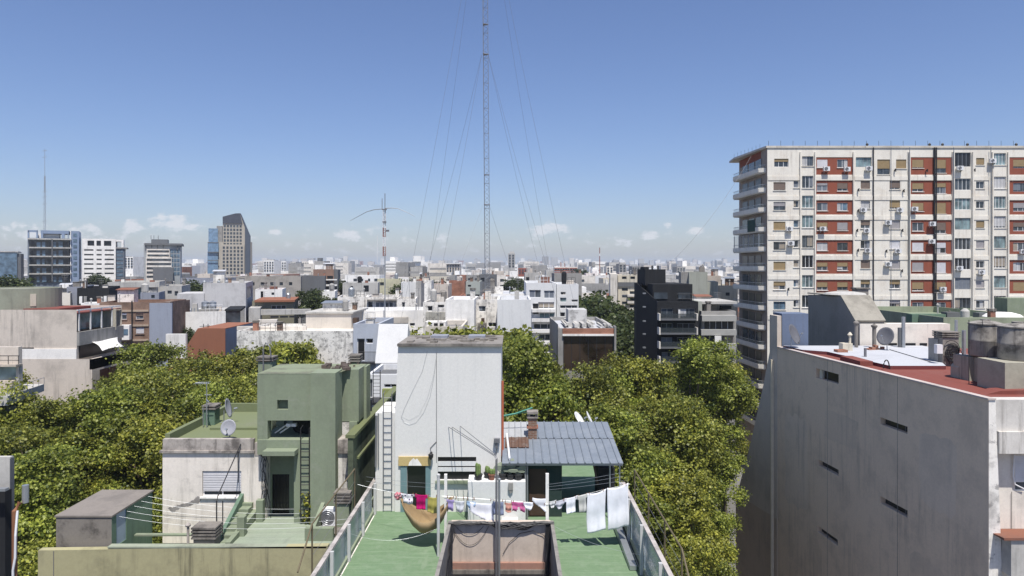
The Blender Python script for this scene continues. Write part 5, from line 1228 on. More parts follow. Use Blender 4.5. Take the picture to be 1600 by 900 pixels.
k=MB(); p=ZZ(560); k.face([(35.0,98.3,ZZ(545)),(34.85,101,ZZ(545)),(34.85,101,ZZ(480)),(35.0,98.3,ZZ(480))]); o=k.build('awning',plain('green_awning',(.012,.05,.036),.8)); 
tag(o,'dark green awning over a side balcony, fourth storey below the apartment roof','awning')
o.modifiers.new('thickness','SOLIDIFY').thickness=.03
acs=[(543,230,'under the top left window of the left red column'),(652,232,'under the top right window of the left red column'),(768,228,'in the top storey left of the black downpipe'),
(1010,443,'third storey down, left in the middle red column'),(738,448,'third storey down, left of the black downpipe'),(932,448,'third storey down, right of the black downpipe'),
(524,548,'fourth storey down, in the left red column'),(870,515,'fourth storey down, right of the black downpipe'),(1104,522,'fourth storey down, in the middle red column'),
(757,557,'fourth storey down, left of the black downpipe'),(355,625,'fifth storey down, in the leftmost cream column'),(762,662,'fifth storey down, left of the black downpipe'),(922,665,'fifth storey down, right of the black downpipe'),(1101,615,'fifth storey down, in the middle red column'),
(870,735,'sixth storey down, right of the black downpipe'),(1250,757,'sixth storey down, right of the middle red column'),(1365,778,'sixth storey down, in the right cream column'),(1160,868,'seventh storey down, in the middle red column'),(1252,226,'in the top storey recess right of the middle red column'),(1424,188,'beside the top storey pipe of the right cream column'),(1585,668,'fifth storey down, in the rightmost red column'),(347,548,'fourth storey down, in the leftmost cream column'),(1105,1008,'in the middle red column just above the sage green roof')]
for x,y,l in acs: air_con(ZX(x),AY-.08 if x not in (1250,1252) else AY-.01,ZZ(y),'white air conditioner '+l)
for (x,y) in ((717,330),(957,335),(716,440),(715,650),(710,545),(950,545),(912,225),(1080,228),(1333,225),(948,760),(345,857),(865,655)):
    k=MB(); k.tube([(ZX(x),AY-.02,ZZ(y)),(ZX(x),AY-.3,ZZ(y-6)),(ZX(x),AY-.3,ZZ(y+8))],.1,6); k.build('flue_pipe',BLACKM,apw)
# ------------------------------------------------------------------ middle distance, left
def wgrid(x0,x1,n,y0,y1,m,fx=.6,fy=.5,st=('glass',),rg=random.Random(2)):
    r=[]; 
    for i in range(n):
        for j in range(m):
            w=(x1-x0)/n; h=(y1-y0)/m
            r.append((x0+w*(i+.5-fx/2), x0+w*(i+.5+fx/2), y0+h*(j+.5-fy/2), y0+h*(j+.5+fy/2), st[rg.randrange(len(st))]))
    return r
# beige house with sail shade
D_=thing('beige_house','large beige blank-walled house with roof drum, louvre screen and terrace at the left edge','house',(-46,66,0))
k=MB(); wb=[(X(31,65),X(53,65),Z(551,65),Z(543,65)),(X(31,65),X(53,65),Z(588,65),Z(580,65))]
k.facade(PF(65.0),-62,X(120,65),0,Z(484,65),wb,.3)
x1=X(120,65); k.face([(x1,65,Z(565,65)),(x1,72.3,Z(565,65)),(x1,72.3,Z(515,71)),(x1,65,Z(519,65))])
k.face([(-62,72.5,0),(x1,72.5,0),(x1,72.5,Z(484,65)),(-62,72.5,Z(484,65))])
w=k.build('wall',BEIGE,D_)
for h in wb: window(w,PF(65.0),h,.2,'dark',FRAMEG,simple=True)
k=MB(); k.box(-62,x1+.0,64.9,64.997,Z(565,65),Z(545,65)); k.build('white_band',W_CLEAN,D_)
k=MB(); k.box(-62,x1,65.001,72.4,Z(484,65)-.4,Z(484,65)-.3); k.box(-62,X(92,66),66,71,Z(484,65)-.3,Z(484,65)+.05); k.build('roof',ROOFRED,D_)
# terrace storey with glass screen, louvre
k=MB()
for y in (65.4,67.2,69,70.8): k.box(x1-.1,x1,y-.06,y+.06,Z(515,67),Z(484,65))
k.box(x1-.1,x1+.02,65.1,72.3,Z(484,65)-.12,Z(484,65)); k.build('screen_frame',FRAMEW,D_)
k=MB(); k.box(x1-1.2,x1-1.1,65.2,72.3,Z(517,66),Z(486,65)-.2); k.build('upper_glazing',GLASSG,D_)
k=MB()
for j in range(22): z=Z(515,71)+j*(Z(482,71)-Z(515,71))/22; k.box(X(158,70.9),X(182,71),70.9,71.0,z,z+.07)
k.build('louvre_screen',CREAM,D_)
k=MB(); k.box(x1+.003,x1+.25,65.0,72.4,Z(540,65)+.0,Z(519,65)); k.build('spandrel',GREY_M,D_)
k=MB(); x2=X(146,65); k.facade(PF(64.8),X(31,65),x2,0,Z(561,64.8),[],0); k.face([(x2,64.8,0),(x2,72,0),(x2,72,Z(549,71)),(x2,64.8,Z(561,64.8))]); k.box(x2-.25,x2,64.8,72,Z(561,64.8)-1.0,Z(561,64.8)); k.face([(x1,64.9,Z(561,64.8)-.9),(x2,64.9,Z(561,64.8)-.9),(x2,72,Z(561,64.8)-.9),(x1,72,Z(561,64.8)-.9)]); k.build('terrace_wall',BEIGE,D_)
k=MB(); k.box(x1+.02,x1+.1,65.3,71.5,Z(561,65),Z(541,65)); k.build('terrace_glazing',GLASSK,D_)
k=MB(); k.mbox(PR(x2+.02),66,70,Z(592,67),Z(575,67),0,.1); k.build('window',GLASSK,D_)
vs=[]; fs=[]; n=10
cs=[P3(137,531,67),P3(184,525.5,71.5),P3(194,541.5,70),P3(160,548,65.6)]
for i in range(n+1):
    for j in range(n+1):
        u,v=i/n,j/n; a=Vector(cs[0]).lerp(Vector(cs[1]),u); b_=Vector(cs[3]).lerp(Vector(cs[2]),u); p=a.lerp(b_,v); pinch=.25*(math.sin(math.pi*u)+math.sin(math.pi*v))-.1
        c=(Vector(cs[0])+Vector(cs[1])+Vector(cs[2])+Vector(cs[3]))/4; p=p.lerp(c,.22*max(math.sin(math.pi*u)*abs(2*v-1),math.sin(math.pi*v)*abs(2*u-1))); p.z-=.25*math.sin(math.pi*u)*math.sin(math.pi*v); vs.append(tuple(p))
for i in range(n):
    for j in range(n): a=i*(n+1)+j; fs.append((a,a+1,a+n+2,a+n+1))
k=MB(); k.mesh(vs,fs); o=k.build('sail_shade',W_CLEAN,None,True); o.modifiers.new('thickness','SOLIDIFY').thickness=.02; tag(o,'white fabric sail shade stretched over the beige house terrace','sun shade')
k=MB(); cx=X(20,68); n=26; r=X(78,68)-cx
k.lathe(cx,68+r*.2,[(r,Z(486,68)),(r,Z(450,68)),(r-.3,Z(450,68)),(r-.3,Z(452,68))],40); k.face([(cx+r*math.cos(j*.2),68+r*.2+r*math.sin(j*.2),Z(453,68)) for j in range(31)]); dr=k.build('roof_drum',plaster('drum_olive_grey',(.30,.31,.24),.3,.4),D_)
k=MB(); fa=-.62; ux_,uy_=cx+r*math.cos(fa),68+r*.2+r*math.sin(fa); k.hexa([(ux_+s1*.25*math.sin(fa)*-1+s2*.04*math.cos(fa),uy_+s1*.25*math.cos(fa)+s2*.04*math.sin(fa),zz) for zz in (Z(478,67),Z(459,67)) for s1,s2 in ((-1,-1),(1,-1),(1,1),(-1,1))]); k.build('slit_window',CREAM,dr)
# low building in front of it
LF=thing('balcony_house','beige house with glass balcony and grey roof slab at the left frame edge','house',(-40,50,0))
k=MB(); k.box(-60,X(24,50),50.3,50.7,0,Z(543,50)); k.build('wall',BEIGE,LF)
k=MB(); k.box(X(25,50),X(29.5,50),50,50.4,0,Z(570,50)); k.build('pier',GREY_L,LF)
k=MB(); k.box(-60,X(31,50),49.6,50.29,Z(572,50),Z(569,50)); k.box(-60,X(26,50),49.5,50.28,Z(612,50),Z(594,50)); k.build('balcony_slab',BEIGE_D,LF)
k=MB(); k.box(-60,X(24,50),50.1,50.2,Z(594,50)+.01,Z(573,50)-.01); k.build('balcony_glazing',GLASSG,LF)
k=MB()
for i in range(8): x=X(29,49.7)-i*.75; k.tube([(x,49.7,Z(569,49.7)),(x,49.7,Z(556,49.7))],.025,5)
k.tube([(-58,49.7,Z(556,49.7)),(X(30,49.7),49.7,Z(556,49.7))],.03,5); k.tube([(-58,49.7,Z(563,49.7)),(X(30,49.7),49.7,Z(563,49.7))],.02,5); k.build('railing',BLACKM,LF)
k=MB(); k.ext([(-60,46,Z(640,46)),(X(12,46),46,Z(634,46)),(X(69,53),53,Z(611,53)),(-60,53,Z(611,53))],[(-60,46,Z(622,46)),(X(12,46),46,Z(619,46)),(X(69,53),53,Z(600,53)),(-60,53,Z(600,53))]); k.build('roof_slab',GREY_L,LF)
k=MB()
for t in range(7): f=t/6; x,y=X(12,46)+(X(69,53)-X(12,46))*f,46+7*f; z=Z(619,46)+(Z(600,53)-Z(619,46))*f; k.tube([(x,y,z),(x,y,z+.5)],.02,4)
k.tube([(X(12,46),46,Z(619,46)+.5),(X(69,53),53,Z(600,53)+.5)],.02,4); k.build('roof_rail',GALV,LF)
k=MB(); k.box(-60,X(26,47),46.8,47,0,Z(634,47)); k.build('shop_glazing',GLASS,LF)
# brick block with grey-blue party wall
BW=[(184,199,489,499,'glass+white.3'),(212,223,490,499,'glass+brown.4'),(212,224,512,522,'glass+white.9'),(212,224,536,545,'glass+brown.4'),(212,224,559,568,'glass+white.9'),(212,222,583,592,'glass+brown.5'),(184,199,536,545,'glass')]
o=blk('brick_flats','brown brick block of flats split by a flat blue grey wall strip','apartment building',(160,262),472,86,7,BRICK,ROOFTILE,win=BW,par=.4,sills=True,turn=.35,busy=2)
k=MB(); 
for y in (484,507,530,553,577): k.box(X(160,86),X(231,86),85.9,85.995,Z(y+3,86),Z(y,86))
k.build('concrete_band',plaster('tan_band',(.42,.33,.25),.3,.3),o)
addbox(o,'party_wall',(231,264),(474,640),85.7,.29,plaster('blue_grey_party_wall',(.30,.33,.39),.15,.2))
addbox(o,'rear_wing',(263,282),(472,640),90,6,BRICK)
addbox(o,'enclosed_balcony',(184,200),(508,531),85.0,.9,W_CLEAN); addbox(o,'balcony_window',(186,198),(514,523),84.95,.04,GLASSB)
k=MB(); k.tube([(X(206,85.8),85.8,0),(X(206,85.8),85.8,Z(470,86))],.08,6); k.build('downpipe',BLACKM,o)
addbox(o,'awning',(265,280),(503,507),89,.9,ROOFTILE)
# roofs behind, left third
def simple(name,label,px,py,Y,D,wall,roof=None,win=(),par=.4,cat='building',**kw): return blk(name,label,cat,px,py,Y,D,wall,roof,win=win,par=par,simple=(Y>115),**kw)
o=simple('blue_grey_house','blue grey rendered house beside the black chimney block',(106,126),448,108,12,BLUEGREY,win=[(108,112,455,460,'glass')]); addbox(o,'stair_box',(109,118),(444,450),110,4,W_CLEAN)
o=simple('white_house','white house with a long band of cladding above the green drum',(76,107),458,106,10,W_WARM,win=[(80,90,467,472,'glass')])
addbox(o,'blue_lower_wall',(76,92),(466,480),105.9,.09,BLUEWALL)
o=simple('black_house','black clad roof house with four pale chimneys',(124,167),450,104,12,BLACKP,BLACKP)
for a in (124,130,157,163): addbox(o,'chimney',(a,a+4),(463,474),103.4,.5,W_CLEAN if a!=130 else GREY_M)
o=simple('white_roof_house','low white house between the black clad house and the brown brick block',(130,176),474,98,5,W_CLEAN,ROOFWHITE)
o=simple('glass_front_flats','grey slab roofed flats with a row of teal glazing',(173,240),441,122,16,GREY_L,GREY_L,win=[(174+i*7.6,181+i*7.6,450,460,'teal') for i in range(6)]+[(175,192,463,469,'glass'),(196,212,463,469,'dark')])
addbox(o,'roof_slab',(172,241),(441,449),121,.9,GREY_L); addbox(o,'white_balcony',(173,210),(460,463),121.2,.7,W_CLEAN)
simple('grey_house','small grey house with a blue grey gable right of the teal glass flats',(221,247),457,118,8,BLUEGREY,win=[(236,241,461,466,'glass')])
o=simple('grey_house','pale grey house with small roof tank behind the brown brick block',(247,282),447,126,14,GREY_L,win=[(262,268,454,459,'glass'),(272,277,455,462,'white' if 0 else 'glass')])
o=simple('concrete_flats','large pale concrete block with blank stepped wall, left of centre',(320,382),442,108,14,plaster('pale_concrete',(.52,.51,.50),.3,.5),GREY_L,swin=[(110,120,24.5,26.5,'dark')])
addbox(o,'lower_block',(282,320),(458,640),107.5,8,plaster('pale_concrete',(.52,.51,.50))); addbox(o,'slit_window',(284,292),(476,479),107.4,.09,GLASSK); addbox(o,'side_block',(380,397),(482,520),106,5,GREY_L)
k=MB(); 
for a in (324,345,356): k.lathe(X(a,109),109.5,[(.25,Z(443,109)),(.3,Z(440,109)),(.1,Z(438,109))],8)
k.build('roof_vent',GALV,o)
o=simple('white_box_house','white box house with dark glass corner and two steel tanks on its roof',(288,350),487,94,9,W_CLEAN,ROOFGREY)
addbox(o,'glass_corner',(350,373),(486,512),94.3,8,GLASS); addbox(o,'corner_frame',(349.5,374),(484,487),94.2,8.2,BLACKP)
water_tank(X(320.5,96),96,Z(484,96),.48,1.0,GALV,'left of two small steel tanks on the white box house','steel roof tanks'); water_tank(X(332.5,96),96,Z(484,96),.48,1.0,GALV,'right of two small steel tanks on the white box house','steel roof tanks')
addbox(o,'tank_stand',(314,342),(483.5,487),95,2,GREY_M)
for a in (302,306,311): addbox(o,'vent_pipe',(a,a+1.6),(481,487),94.5,.2,GALV)
o=thing('orange_gable_house','house with a sloping orange brick gable and blue side wall among the trees','house',(X(320,76),78,0))
k=MB(); k.prism_y([(X(262,76),0),(X(352,76),0),(X(352,76),Z(513,76)),(X(309,76),Z(513,76)),(X(289,76),Z(545,76)),(X(288.5,76),Z(548,76)),(X(288,76),Z(575,76)),(X(262,76),Z(560,76))],76,84); k.build('wall',BRICKO,o)
k=MB(); k.face([(X(352,76)+.02,76,0),(X(352,76)+.02,84.1,0),(X(352,76)+.02,84.1,Z(514,76)),(X(352,76)+.02,76,Z(514,76))]); k.build('side_wall',BLUEWALL,o)
k=MB()
for a in (318,325): k.tube([(X(a,77),77,Z(514,77)),(X(a,77),77,Z(506,77))],.04,5)
k.tube([(X(312,77),77,Z(510,77)),(X(328,77),77,Z(509,77))],.03,5); k.build('roof_rail',BLACKM,o)
addbox(o,'low_white_wall',(259,290),(522,560),75.5,.4,W_CLEAN)
o=simple('long_wall_house','long white wall stained with grey streaks behind the green house trees',(370,551),517,72,9,plaster('mould_streaked_white',(.76,.735,.68),.75,.9,dirt=(.17,.165,.155),scale=1.3,patch=(.22,.21,.2),patch_amt=.75),W_WARM,par=.5)
addbox(o,'roof_ledge',(370,478),(510,516),76,.4,W_WARM)
o=simple('beige_box_house','blank beige house block above the long stained wall',(478,549),490,80,8,plaster('beige_block',(.60,.55,.48),.15,.3),ROOFGREY); addbox(o,'roof_edge',(476,552),(487.5,490),79.8,8.4,GREY_L)
addbox(o,'ladder_hatch',(551,558),(497,505),79,1,WOOD)
o=simple('roof_deck_house','brown terrace house with wire railings and plants, left of the beige box',(396,458),470,112,11,plaster('olive_brown_render',(.20,.19,.14),.4,.4),ROOFTILE,win=[(398,404,477,484,'glass'),(424,446,477,483,'dark')])
addbox(o,'balcony',(396,476),(484,492),109,1,GREY_L); addbox(o,'white_wall',(372,400),(500,514),100,1,W_WARM)
addbox(o,'roof_edge',(398,458),(469,472),111.5,11.6,BRICKO)
for i in range(4):
    a=402+i*14; addbox(o,'railing',(a,a+12),(494,497),104,.05,BLACKM)
o=simple('white_terrace_house','white house with black doorway and red roof edge',(400,440),452,132,9,W_CLEAN,ROOFRED,win=[(408,412,455,465,'dark'),(424,428,457,461,'glass')])
simple('grey_long_house','long grey flat roofed house with dark eave, far left of the small antenna mast',(372,468),432,165,14,plaster('stone_grey',(.36,.33,.29),.4,.4),ROOFGREY,win=[(380+i*14,385+i*14,441,446,'glass') for i in range(6)])
simple('slate_house','dark slate block beside the brown brick terraces',(466,507),431,172,12,GREY_D,GREY_D)
o=simple('brown_terrace_flats','brown modern flats with white balconies and dark side',(490,521),421,178,14,plaster('brown_cladding',(.25,.16,.12),.2,.2),GREY_M,win=[(511,520,431,436,'dark'),(511,520,438,444,'glass'),(511,520,447,453,'dark')]); addbox(o,'white_balcony',(507,524),(436.5,438),176.5,1.4,W_CLEAN); addbox(o,'white_balcony',(507,524),(444.5,447),176.5,1.4,W_CLEAN); addbox(o,'dark_wing',(521,528),(421.5,455),178.5,12,GREY_D)
simple('white_cube_house','white cube house below the brown terraces',(503,523),455,128,8,W_CLEAN,ROOFWHITE)
# ---- centre
o=simple('stained_house','white house front with peeling streaks left of the red barred windows',(528,573),464,102,8,W_STAIN,ROOFGREY)
o=simple('barred_window_house','stained white house with two wide barred windows under a ledge',(573,622),464,100,8,W_STAIN,ROOFGREY,win=[(587,600,471,483,'glass+grey.2'),(602,614,471,483,'glass+grey.2'),(575,583,471,483,'glass')])
addbox(o,'ledge',(573,622),(468,470),99.5,.49,CONC)
o=simple('white_wall_house','long plain white wall below the small antenna mast',(560,661),485,86,7,W_CLEAN,ROOFWHITE,win=[(640,648,505,510,'dark')]); addbox(o,'roof_debris',(577,636),(496,505),85,.9,plaster('tan_parapet',(.5,.46,.4),.4,.5))
simple('patched_house','patched grey white house right of the barred windows',(620,650),467,98,7,W_STAIN,win=[(628,633,472,480,'glass')])
o=simple('pale_yellow_house','pale yellow house in the middle rows behind the small antenna mast',(590,626),436,172,10,YELLOWP,win=[(594,600,441,446,'glass')])
simple('light_grey_house','light grey boxy house left of the small antenna mast',(536,590),442,152,12,GREY_L,ROOFWHITE,win=[(548,552,447,452,'glass'),(568,576,446,456,'dark')])
simple('pale_blue_house','pale blue white block right of the small antenna mast',(627,650),441,132,8,W_BLUE)
simple('slim_grey_house','slim grey tower house beside the stained white shaft',(650,658),439,128,6,GREY_L)
simple('stained_shaft_house','narrow white stained shaft with wider cap',(663,674),438,94,3,W_STAIN)
simple('beige_row_house','beige row house with red tank, left of the guyed mast',(674,700),444,142,9,BEIGE,ROOFRED,win=[(690,696,457,462,'dark')])
o=simple('grey_green_house','grey green house with dark ribbon window beside the guyed mast',(728,750),440,124,9,plaster('grey_green',(.38,.40,.36),.2,.3),win=[(731,736,445,448,'dark'),(729,749.5,460,465,'glass')])
simple('red_roof_house','row of red brick roofs left of the guyed mast',(700,726),439,152,8,BRICKR,ROOFTILE)
o=simple('white_long_house','long bright white roof behind the white walls right of the mast foot',(755,831),459,94,12,W_CLEAN,ROOFWHITE,par=.1)
k=MB(); k.hexa([(X(755,94)-.3,93.6,Z(466,94)),(X(831,94)+.3,93.6,Z(466,94)),(X(831,94)+.3,106,Z(462,94)),(X(755,94)-.3,106,Z(462,94)),(X(755,94)-.3,93.6,Z(465,94)),(X(831,94)+.3,93.6,Z(465,94)),(X(831,94)+.3,106,Z(458,100)),(X(755,94)-.3,106,Z(458,100))]); k.build('roof_sheet',ROOFWHITE,o)
o=simple('mast_foot_house','dark fronted flat house at the guyed mast foot',(748,775),429,190,10,GREY_D,ROOFGREY,win=[(751,757,434,440,'glass'),(764,771,434,440,'glass')])
# white houses close behind the tower
o=simple('white_slab_house','tall blank white slab house, left of the gap behind the stair tower',(696,741),468,70,8,W_CLEAN,ROOFWHITE,busy=1)
o=simple('white_slab_house','tall blank white slab house, right of the gap behind the stair tower',(777,830),468,68,9,plaster('plain_white_slab',(.67,.67,.66),.15,.2),ROOFWHITE,busy=1)
o=simple('gap_house','stained white rear house between the two blank white slabs',(739,779),468,74,8,W_STAIN,win=[(748,759,478,487,'glass'),(750,758,503,510,'dark'),(763,776,504,511,'dark')])
addbox(o,'balcony',(746,760),(505,509),73,.9,CONC); addbox(o,'wood_door',(752,757),(497,505),73.9,.09,WOOD)
o=simple('low_beige_house','low beige house with three small dark openings behind the stair tower',(665,723),510,63,7,plaster('pale_beige',(.6,.55,.47),.3,.4),busy=1,win=[(669,676,504,508,'dark')]); addbox(o,'roof_rooms',(664,696),(503,511),66,2,W_STAIN)
for a in (669,678,687): addbox(o,'vent_window',(a,a+6),(505,509),65.94,.05,GLASSK)
o=simple('mossy_house','white house with moss stained lower roof left of the blank white slab',(661,697),472,82,8,W_STAIN,ROOFGREY,win=[(668,676,478,486,'dark'),(684,694,476,481,'dark')]); addbox(o,'mossy_parapet',(665,697),(488,502),80,1,plaster('mossy_parapet_paint',(.42,.4,.34),.8,.8,scale=1.5))
# ---- behind the green house, right
o=simple('slate_blue_house','slate blue house with black door and iron balcony beside the sloping white roof',(552,592),506,56,7,plaster('slate_blue_light',(.42,.45,.50),.2,.3),ROOFGREY,win=[(558,570,529,564,'dark'),(572,583,529,537,'dark')],z0=8)
k=MB(); y=55.2
k.box(X(560,y),X(588,y),y,55.99,Z(569,y),Z(567,y))
for i in range(14): x=X(562,y)+i*.1; k.tube([(x,y+.05,Z(567,y)),(x,y+.05,Z(550,y))],.012,4)
k.tube([(X(560,y),y+.05,Z(550,y)),(X(588,y),y+.05,Z(550,y))],.02,4); k.build('balcony',BLACKM,o)
o=thing('sheet_roof_house','house with a steep bright white sheet roof left of the stair tower','house',(X(612,54),56,8))
k=MB(); k.hexa([(X(586,53),53,Z(568,53)),(X(634,53),53,Z(568,53)),(X(634,53),58,Z(560,58)),(X(586,53),58,Z(560,58)),(X(586,53),53,Z(567,53)),(X(634,53),53,Z(567,53)),(X(638,56),56,Z(506,56)),(X(592,56),56,Z(506,56))]); k.build('roof',plaster('bright_white_sheet',(.50,.50,.49),.08,.1),o)
k=MB(); k.box(X(586,53),X(634,53),53.3,58,8,Z(568.5,53)); k.build('wall',W_BLUE,o)
o=simple('roof_access_house','white house with dark glazed door and steel cage ladder left of the ladder wall',(574,623),585,46,5,W_BLUE,GREY_D,win=[(575,582,592,622,'glass'),(600,621,600,606,'dark')],z0=6)
k=MB(); y=44.5
for px in (583,594): k.tube([(X(px,y),y,Z(630,y)),(X(px,y),y,Z(578,y))],.03,5)
for j in range(9): k.tube([(X(583,y),y,Z(626-5.5*j,y)),(X(594,y),y,Z(626-5.5*j,y))],.015,4)
k.box(X(572,y),X(600,y),y-.2,45.98,Z(632,y),Z(628,y)); k.build('cage_ladder',BLACKM,o)
addbox(o,'olive_wall',(597,624),(608,640),42,.3,plaster('bright_olive',(.26,.29,.1),.3,.3))
# ---- right of the tower
o=simple('white_modern_flats','white modern flats with balconies left of the park trees',(822,869),442,90,14,W_BLUE,ROOFWHITE,win=[(827,845,453,465,'glass'),(850,866,454,466,'glass'),(841,866,472,482,'glass+grey.2'),(843,866,489,497,'teal'),(832,842,474,491,'dark'),(834,866,506,514,'glass'),(841,862,522,532,'glass'),(833,862,540,549,'dark')])
for y in (483,498,515,533,551): addbox(o,'balcony',(831,868),(y,y+5),89,.99,W_CLEAN)
o=simple('white_stepped_flats','narrow white flats with air conditioners right of the white modern flats',(870,904),444,94,12,W_BLUE,ROOFWHITE,win=[(876,884,456,461,'glass'),(875,885,465,472,'teal'),(893,903,468,472,'glass'),(875,883,488,495,'dark'),(875,902,477,482,'glass')])
simple('grey_roof_house','grey house with small black window far right of the mast foot',(820,842),426,160,10,GREY_L,win=[(822,827,433,440,'dark')])
o=simple('dark_grey_house','dark grey house block behind the white stepped flats',(866,909),427,150,10,GREY_M,ROOFGREY)
# brick front low building
o=simple('brick_band_building','low building with a red brick band over dark tinted glass among the trees',(872,962),513,62,14,GREY_M,ROOFWHITE,win=[(880,959,525,580,'brown')],frame=BLACKM,busy=0)
addbox(o,'brick_band',(879,960),(513,522),61.9,.09,BRICKR); addbox(o,'white_sill',(879,960),(522,525),61.8,.19,W_CLEAN); addbox(o,'side_pier',(960,963),(510,560),61.7,1,GREY_M)
k=MB(); k.face([(X(862,70),70,0),(X(872,62),62,0),(X(872,62),62,Z(507,62)),(X(862,70),70,Z(498,70))]); k.build('side_wall',GREY_M,o)
k=MB(); k.box(X(888,68),X(917,68),68,71,20,Z(484,68)); k.build('stair_box',plaster('peeling_stair_box',(.55,.54,.52),.7,.8,scale=1.3),o)
k=MB(); rg=random.Random(8)
for i in range(22): x=rg.uniform(X(882,66),X(955,66)); s=rg.uniform(.1,.35); k.box(x,x+s,66+rg.uniform(-2,6),67+rg.uniform(-1,6),Z(510,66),Z(510,66)+s)
oo=k.build('roof_debris',GREY_L,o); oo['kind']='stuff'
# beige apartment and black block
o=simple('beige_flats','beige flats with many small windows and white crown left of the black block',(966,1000),430,122,14,CREAM,GREY_L,win=[(972,981,450+i*10.6,454.5+i*10.6,'glass+white.3' if i%2 else 'glass') for i in range(6)]+[(984,994,455+i*10.6,460+i*10.6,'glass') for i in range(5)]+[(972,979,432,436,'glass'),(985,992,432,436,'glass')])
addbox(o,'side_slab',(955,966),(428,560),121,10,W_WARM); addbox(o,'dark_band',(966,999),(441,448),121.8,.19,GREY_D)
for i in range(5): addbox(o,'balcony',(982,997),(460+i*10.6,463.5+i*10.6),120.6,1.3,W_WARM)
K=blk('black_block','black apartment block with balconies in front of the grey flats','apartment building',(1027,1091),471,74,14,BLACKP,BLACKP,par=.5,frame=FRAMEG,
   win=[(1033,1052,482,497,'glass'),(1059,1086,482,497,'glass'),(1033,1051,505,519,'glass'),(1058,1086,505,519,'dark'),(1033,1051,527,541,'glass'),(1058,1086,527,541,'dark'),(1034,1052,550,562,'glass')])
addbox(K,'penthouse',(1020,1082),(444,472),77,9,BLACKP); addbox(K,'roof_house',(1008,1040),(421,446),80,5,BLACKP); addbox(K,'lift_head',(1006,1014),(417,422),81,2,BLACKP)
addbox(K,'penthouse_window',(1022,1043),(457,467),76.9,.09,GLASS); addbox(K,'penthouse_window',(1060,1078),(457,467),76.9,.09,GLASS); addbox(K,'curtain',(1060,1063),(484,497),73.9,.15,W_CLEAN)
k=MB(); k.prism([(X(1002,80),80),(X(991,88),88),(X(1005,88),88)],0,Z(443,84)); k.hexa([(X(1027,74),74.02,0),(X(1027,74)+1,88,0),(X(991,87),87,0),(X(994,82),82,0),(X(1027,74),74.02,Z(471,74)),(X(1027,74)+1,88,Z(471,74)),(X(998,87),87,Z(442,84)),(X(994,82),82,Z(442,82))]); k.build('side_wall',BLACKP,K)
for y in (498,520,542,565):
    k=MB(); k.box(X(1030,73.2),X(1090,73.2),73.0,73.99,Z(y+2.5,73.2),Z(y,73.2)); b_=k.build('balcony',GREY_D,K)
    k=MB(); k.box(X(1030,73),X(1090,73),73.0,73.03,Z(y,73),Z(y-8,73)); k.build('glass_rail',SEEG3,b_)
    k=MB(); k.box(X(1030,73),X(1032,73),72.97,73.98,Z(y+3,73),Z(y-8,73)); k.box(X(1088.5,73),X(1090.5,73),72.97,73.98,Z(y+3,73),Z(y-8,73)); k.build('end_panel',W_WARM,b_)
for i,(px,py) in enumerate(((1005,457),(1005,478),(1005,500),(1005,520),(1005,541),(1005,559))):
    k=MB(); k.box(X(px,77.0)-.15,X(px,77.0)+.15,76.2,76.6,Z(py+2,77),Z(py,77)); k.build('wall_light',FRAMEG,K)
for px,y in ((1048,73.4),(1055,73.4),(1055,73.4)): pass
for px in (1019,1028): 
    k=MB(); k.tube([(X(px,81),81,Z(421,81)),(X(px,81),81,Z(415,81))],.1,6); k.build('flue',BLACKM,K)
o=simple('grey_green_flats','tall grey green blank block right of the black block',(1077,1105),425,112,12,plaster('pale_olive_grey',(.36,.37,.32),.2,.3),GREY_M,par=.5)
addbox(o,'slate_side',(1063,1077),(425,470),113,8,GREY_M); addbox(o,'low_wing',(1104,1120),(440,520),112.5,8,plaster('pale_olive_grey',(.36,.37,.32)))
o=simple('terraced_flats','light grey flats with stepped white terraces left of the big apartment block',(1096,1150),486,82,14,GREY_M,GREY_L,win=[(1100,1147,500,516,'dark'),(1100,1147,523,537,'glass'),(1100,1147,545,556,'dark')])
for y,p in ((493,0),(515,1.2),(537,1.4)): addbox(o,'terrace_band',(1097-p,1151),(y,y+9),81,.99,plaster('light_terrace_paint',(.37,.365,.34),.2,.3))
addbox(o,'roof_slab',(1090,1152),(471,475),84,8,GREY_L); addbox(o,'back_wall',(1100,1128),(476,488),88,.5,W_WARM); addbox(o,'roof_furniture',(1128,1143),(478,483),86,1,BLACKP); addbox(o,'white_panel',(1117,1127),(525,537),80.8,.15,W_CLEAN); addbox(o,'pier',(1091,1097),(471,568),83,8,plaster('pale_olive_grey',(.36,.37,.32)))
simple('cream_stepped_house','cream stepped house close to the big apartment block balconies',(1123,1152),446,118,9,CREAM,win=[(1134,1140,457,462,'glass')])
simple('sand_house','sand coloured house above the cream stepped house',(1104,1126),431,150,10,BEIGE_D)
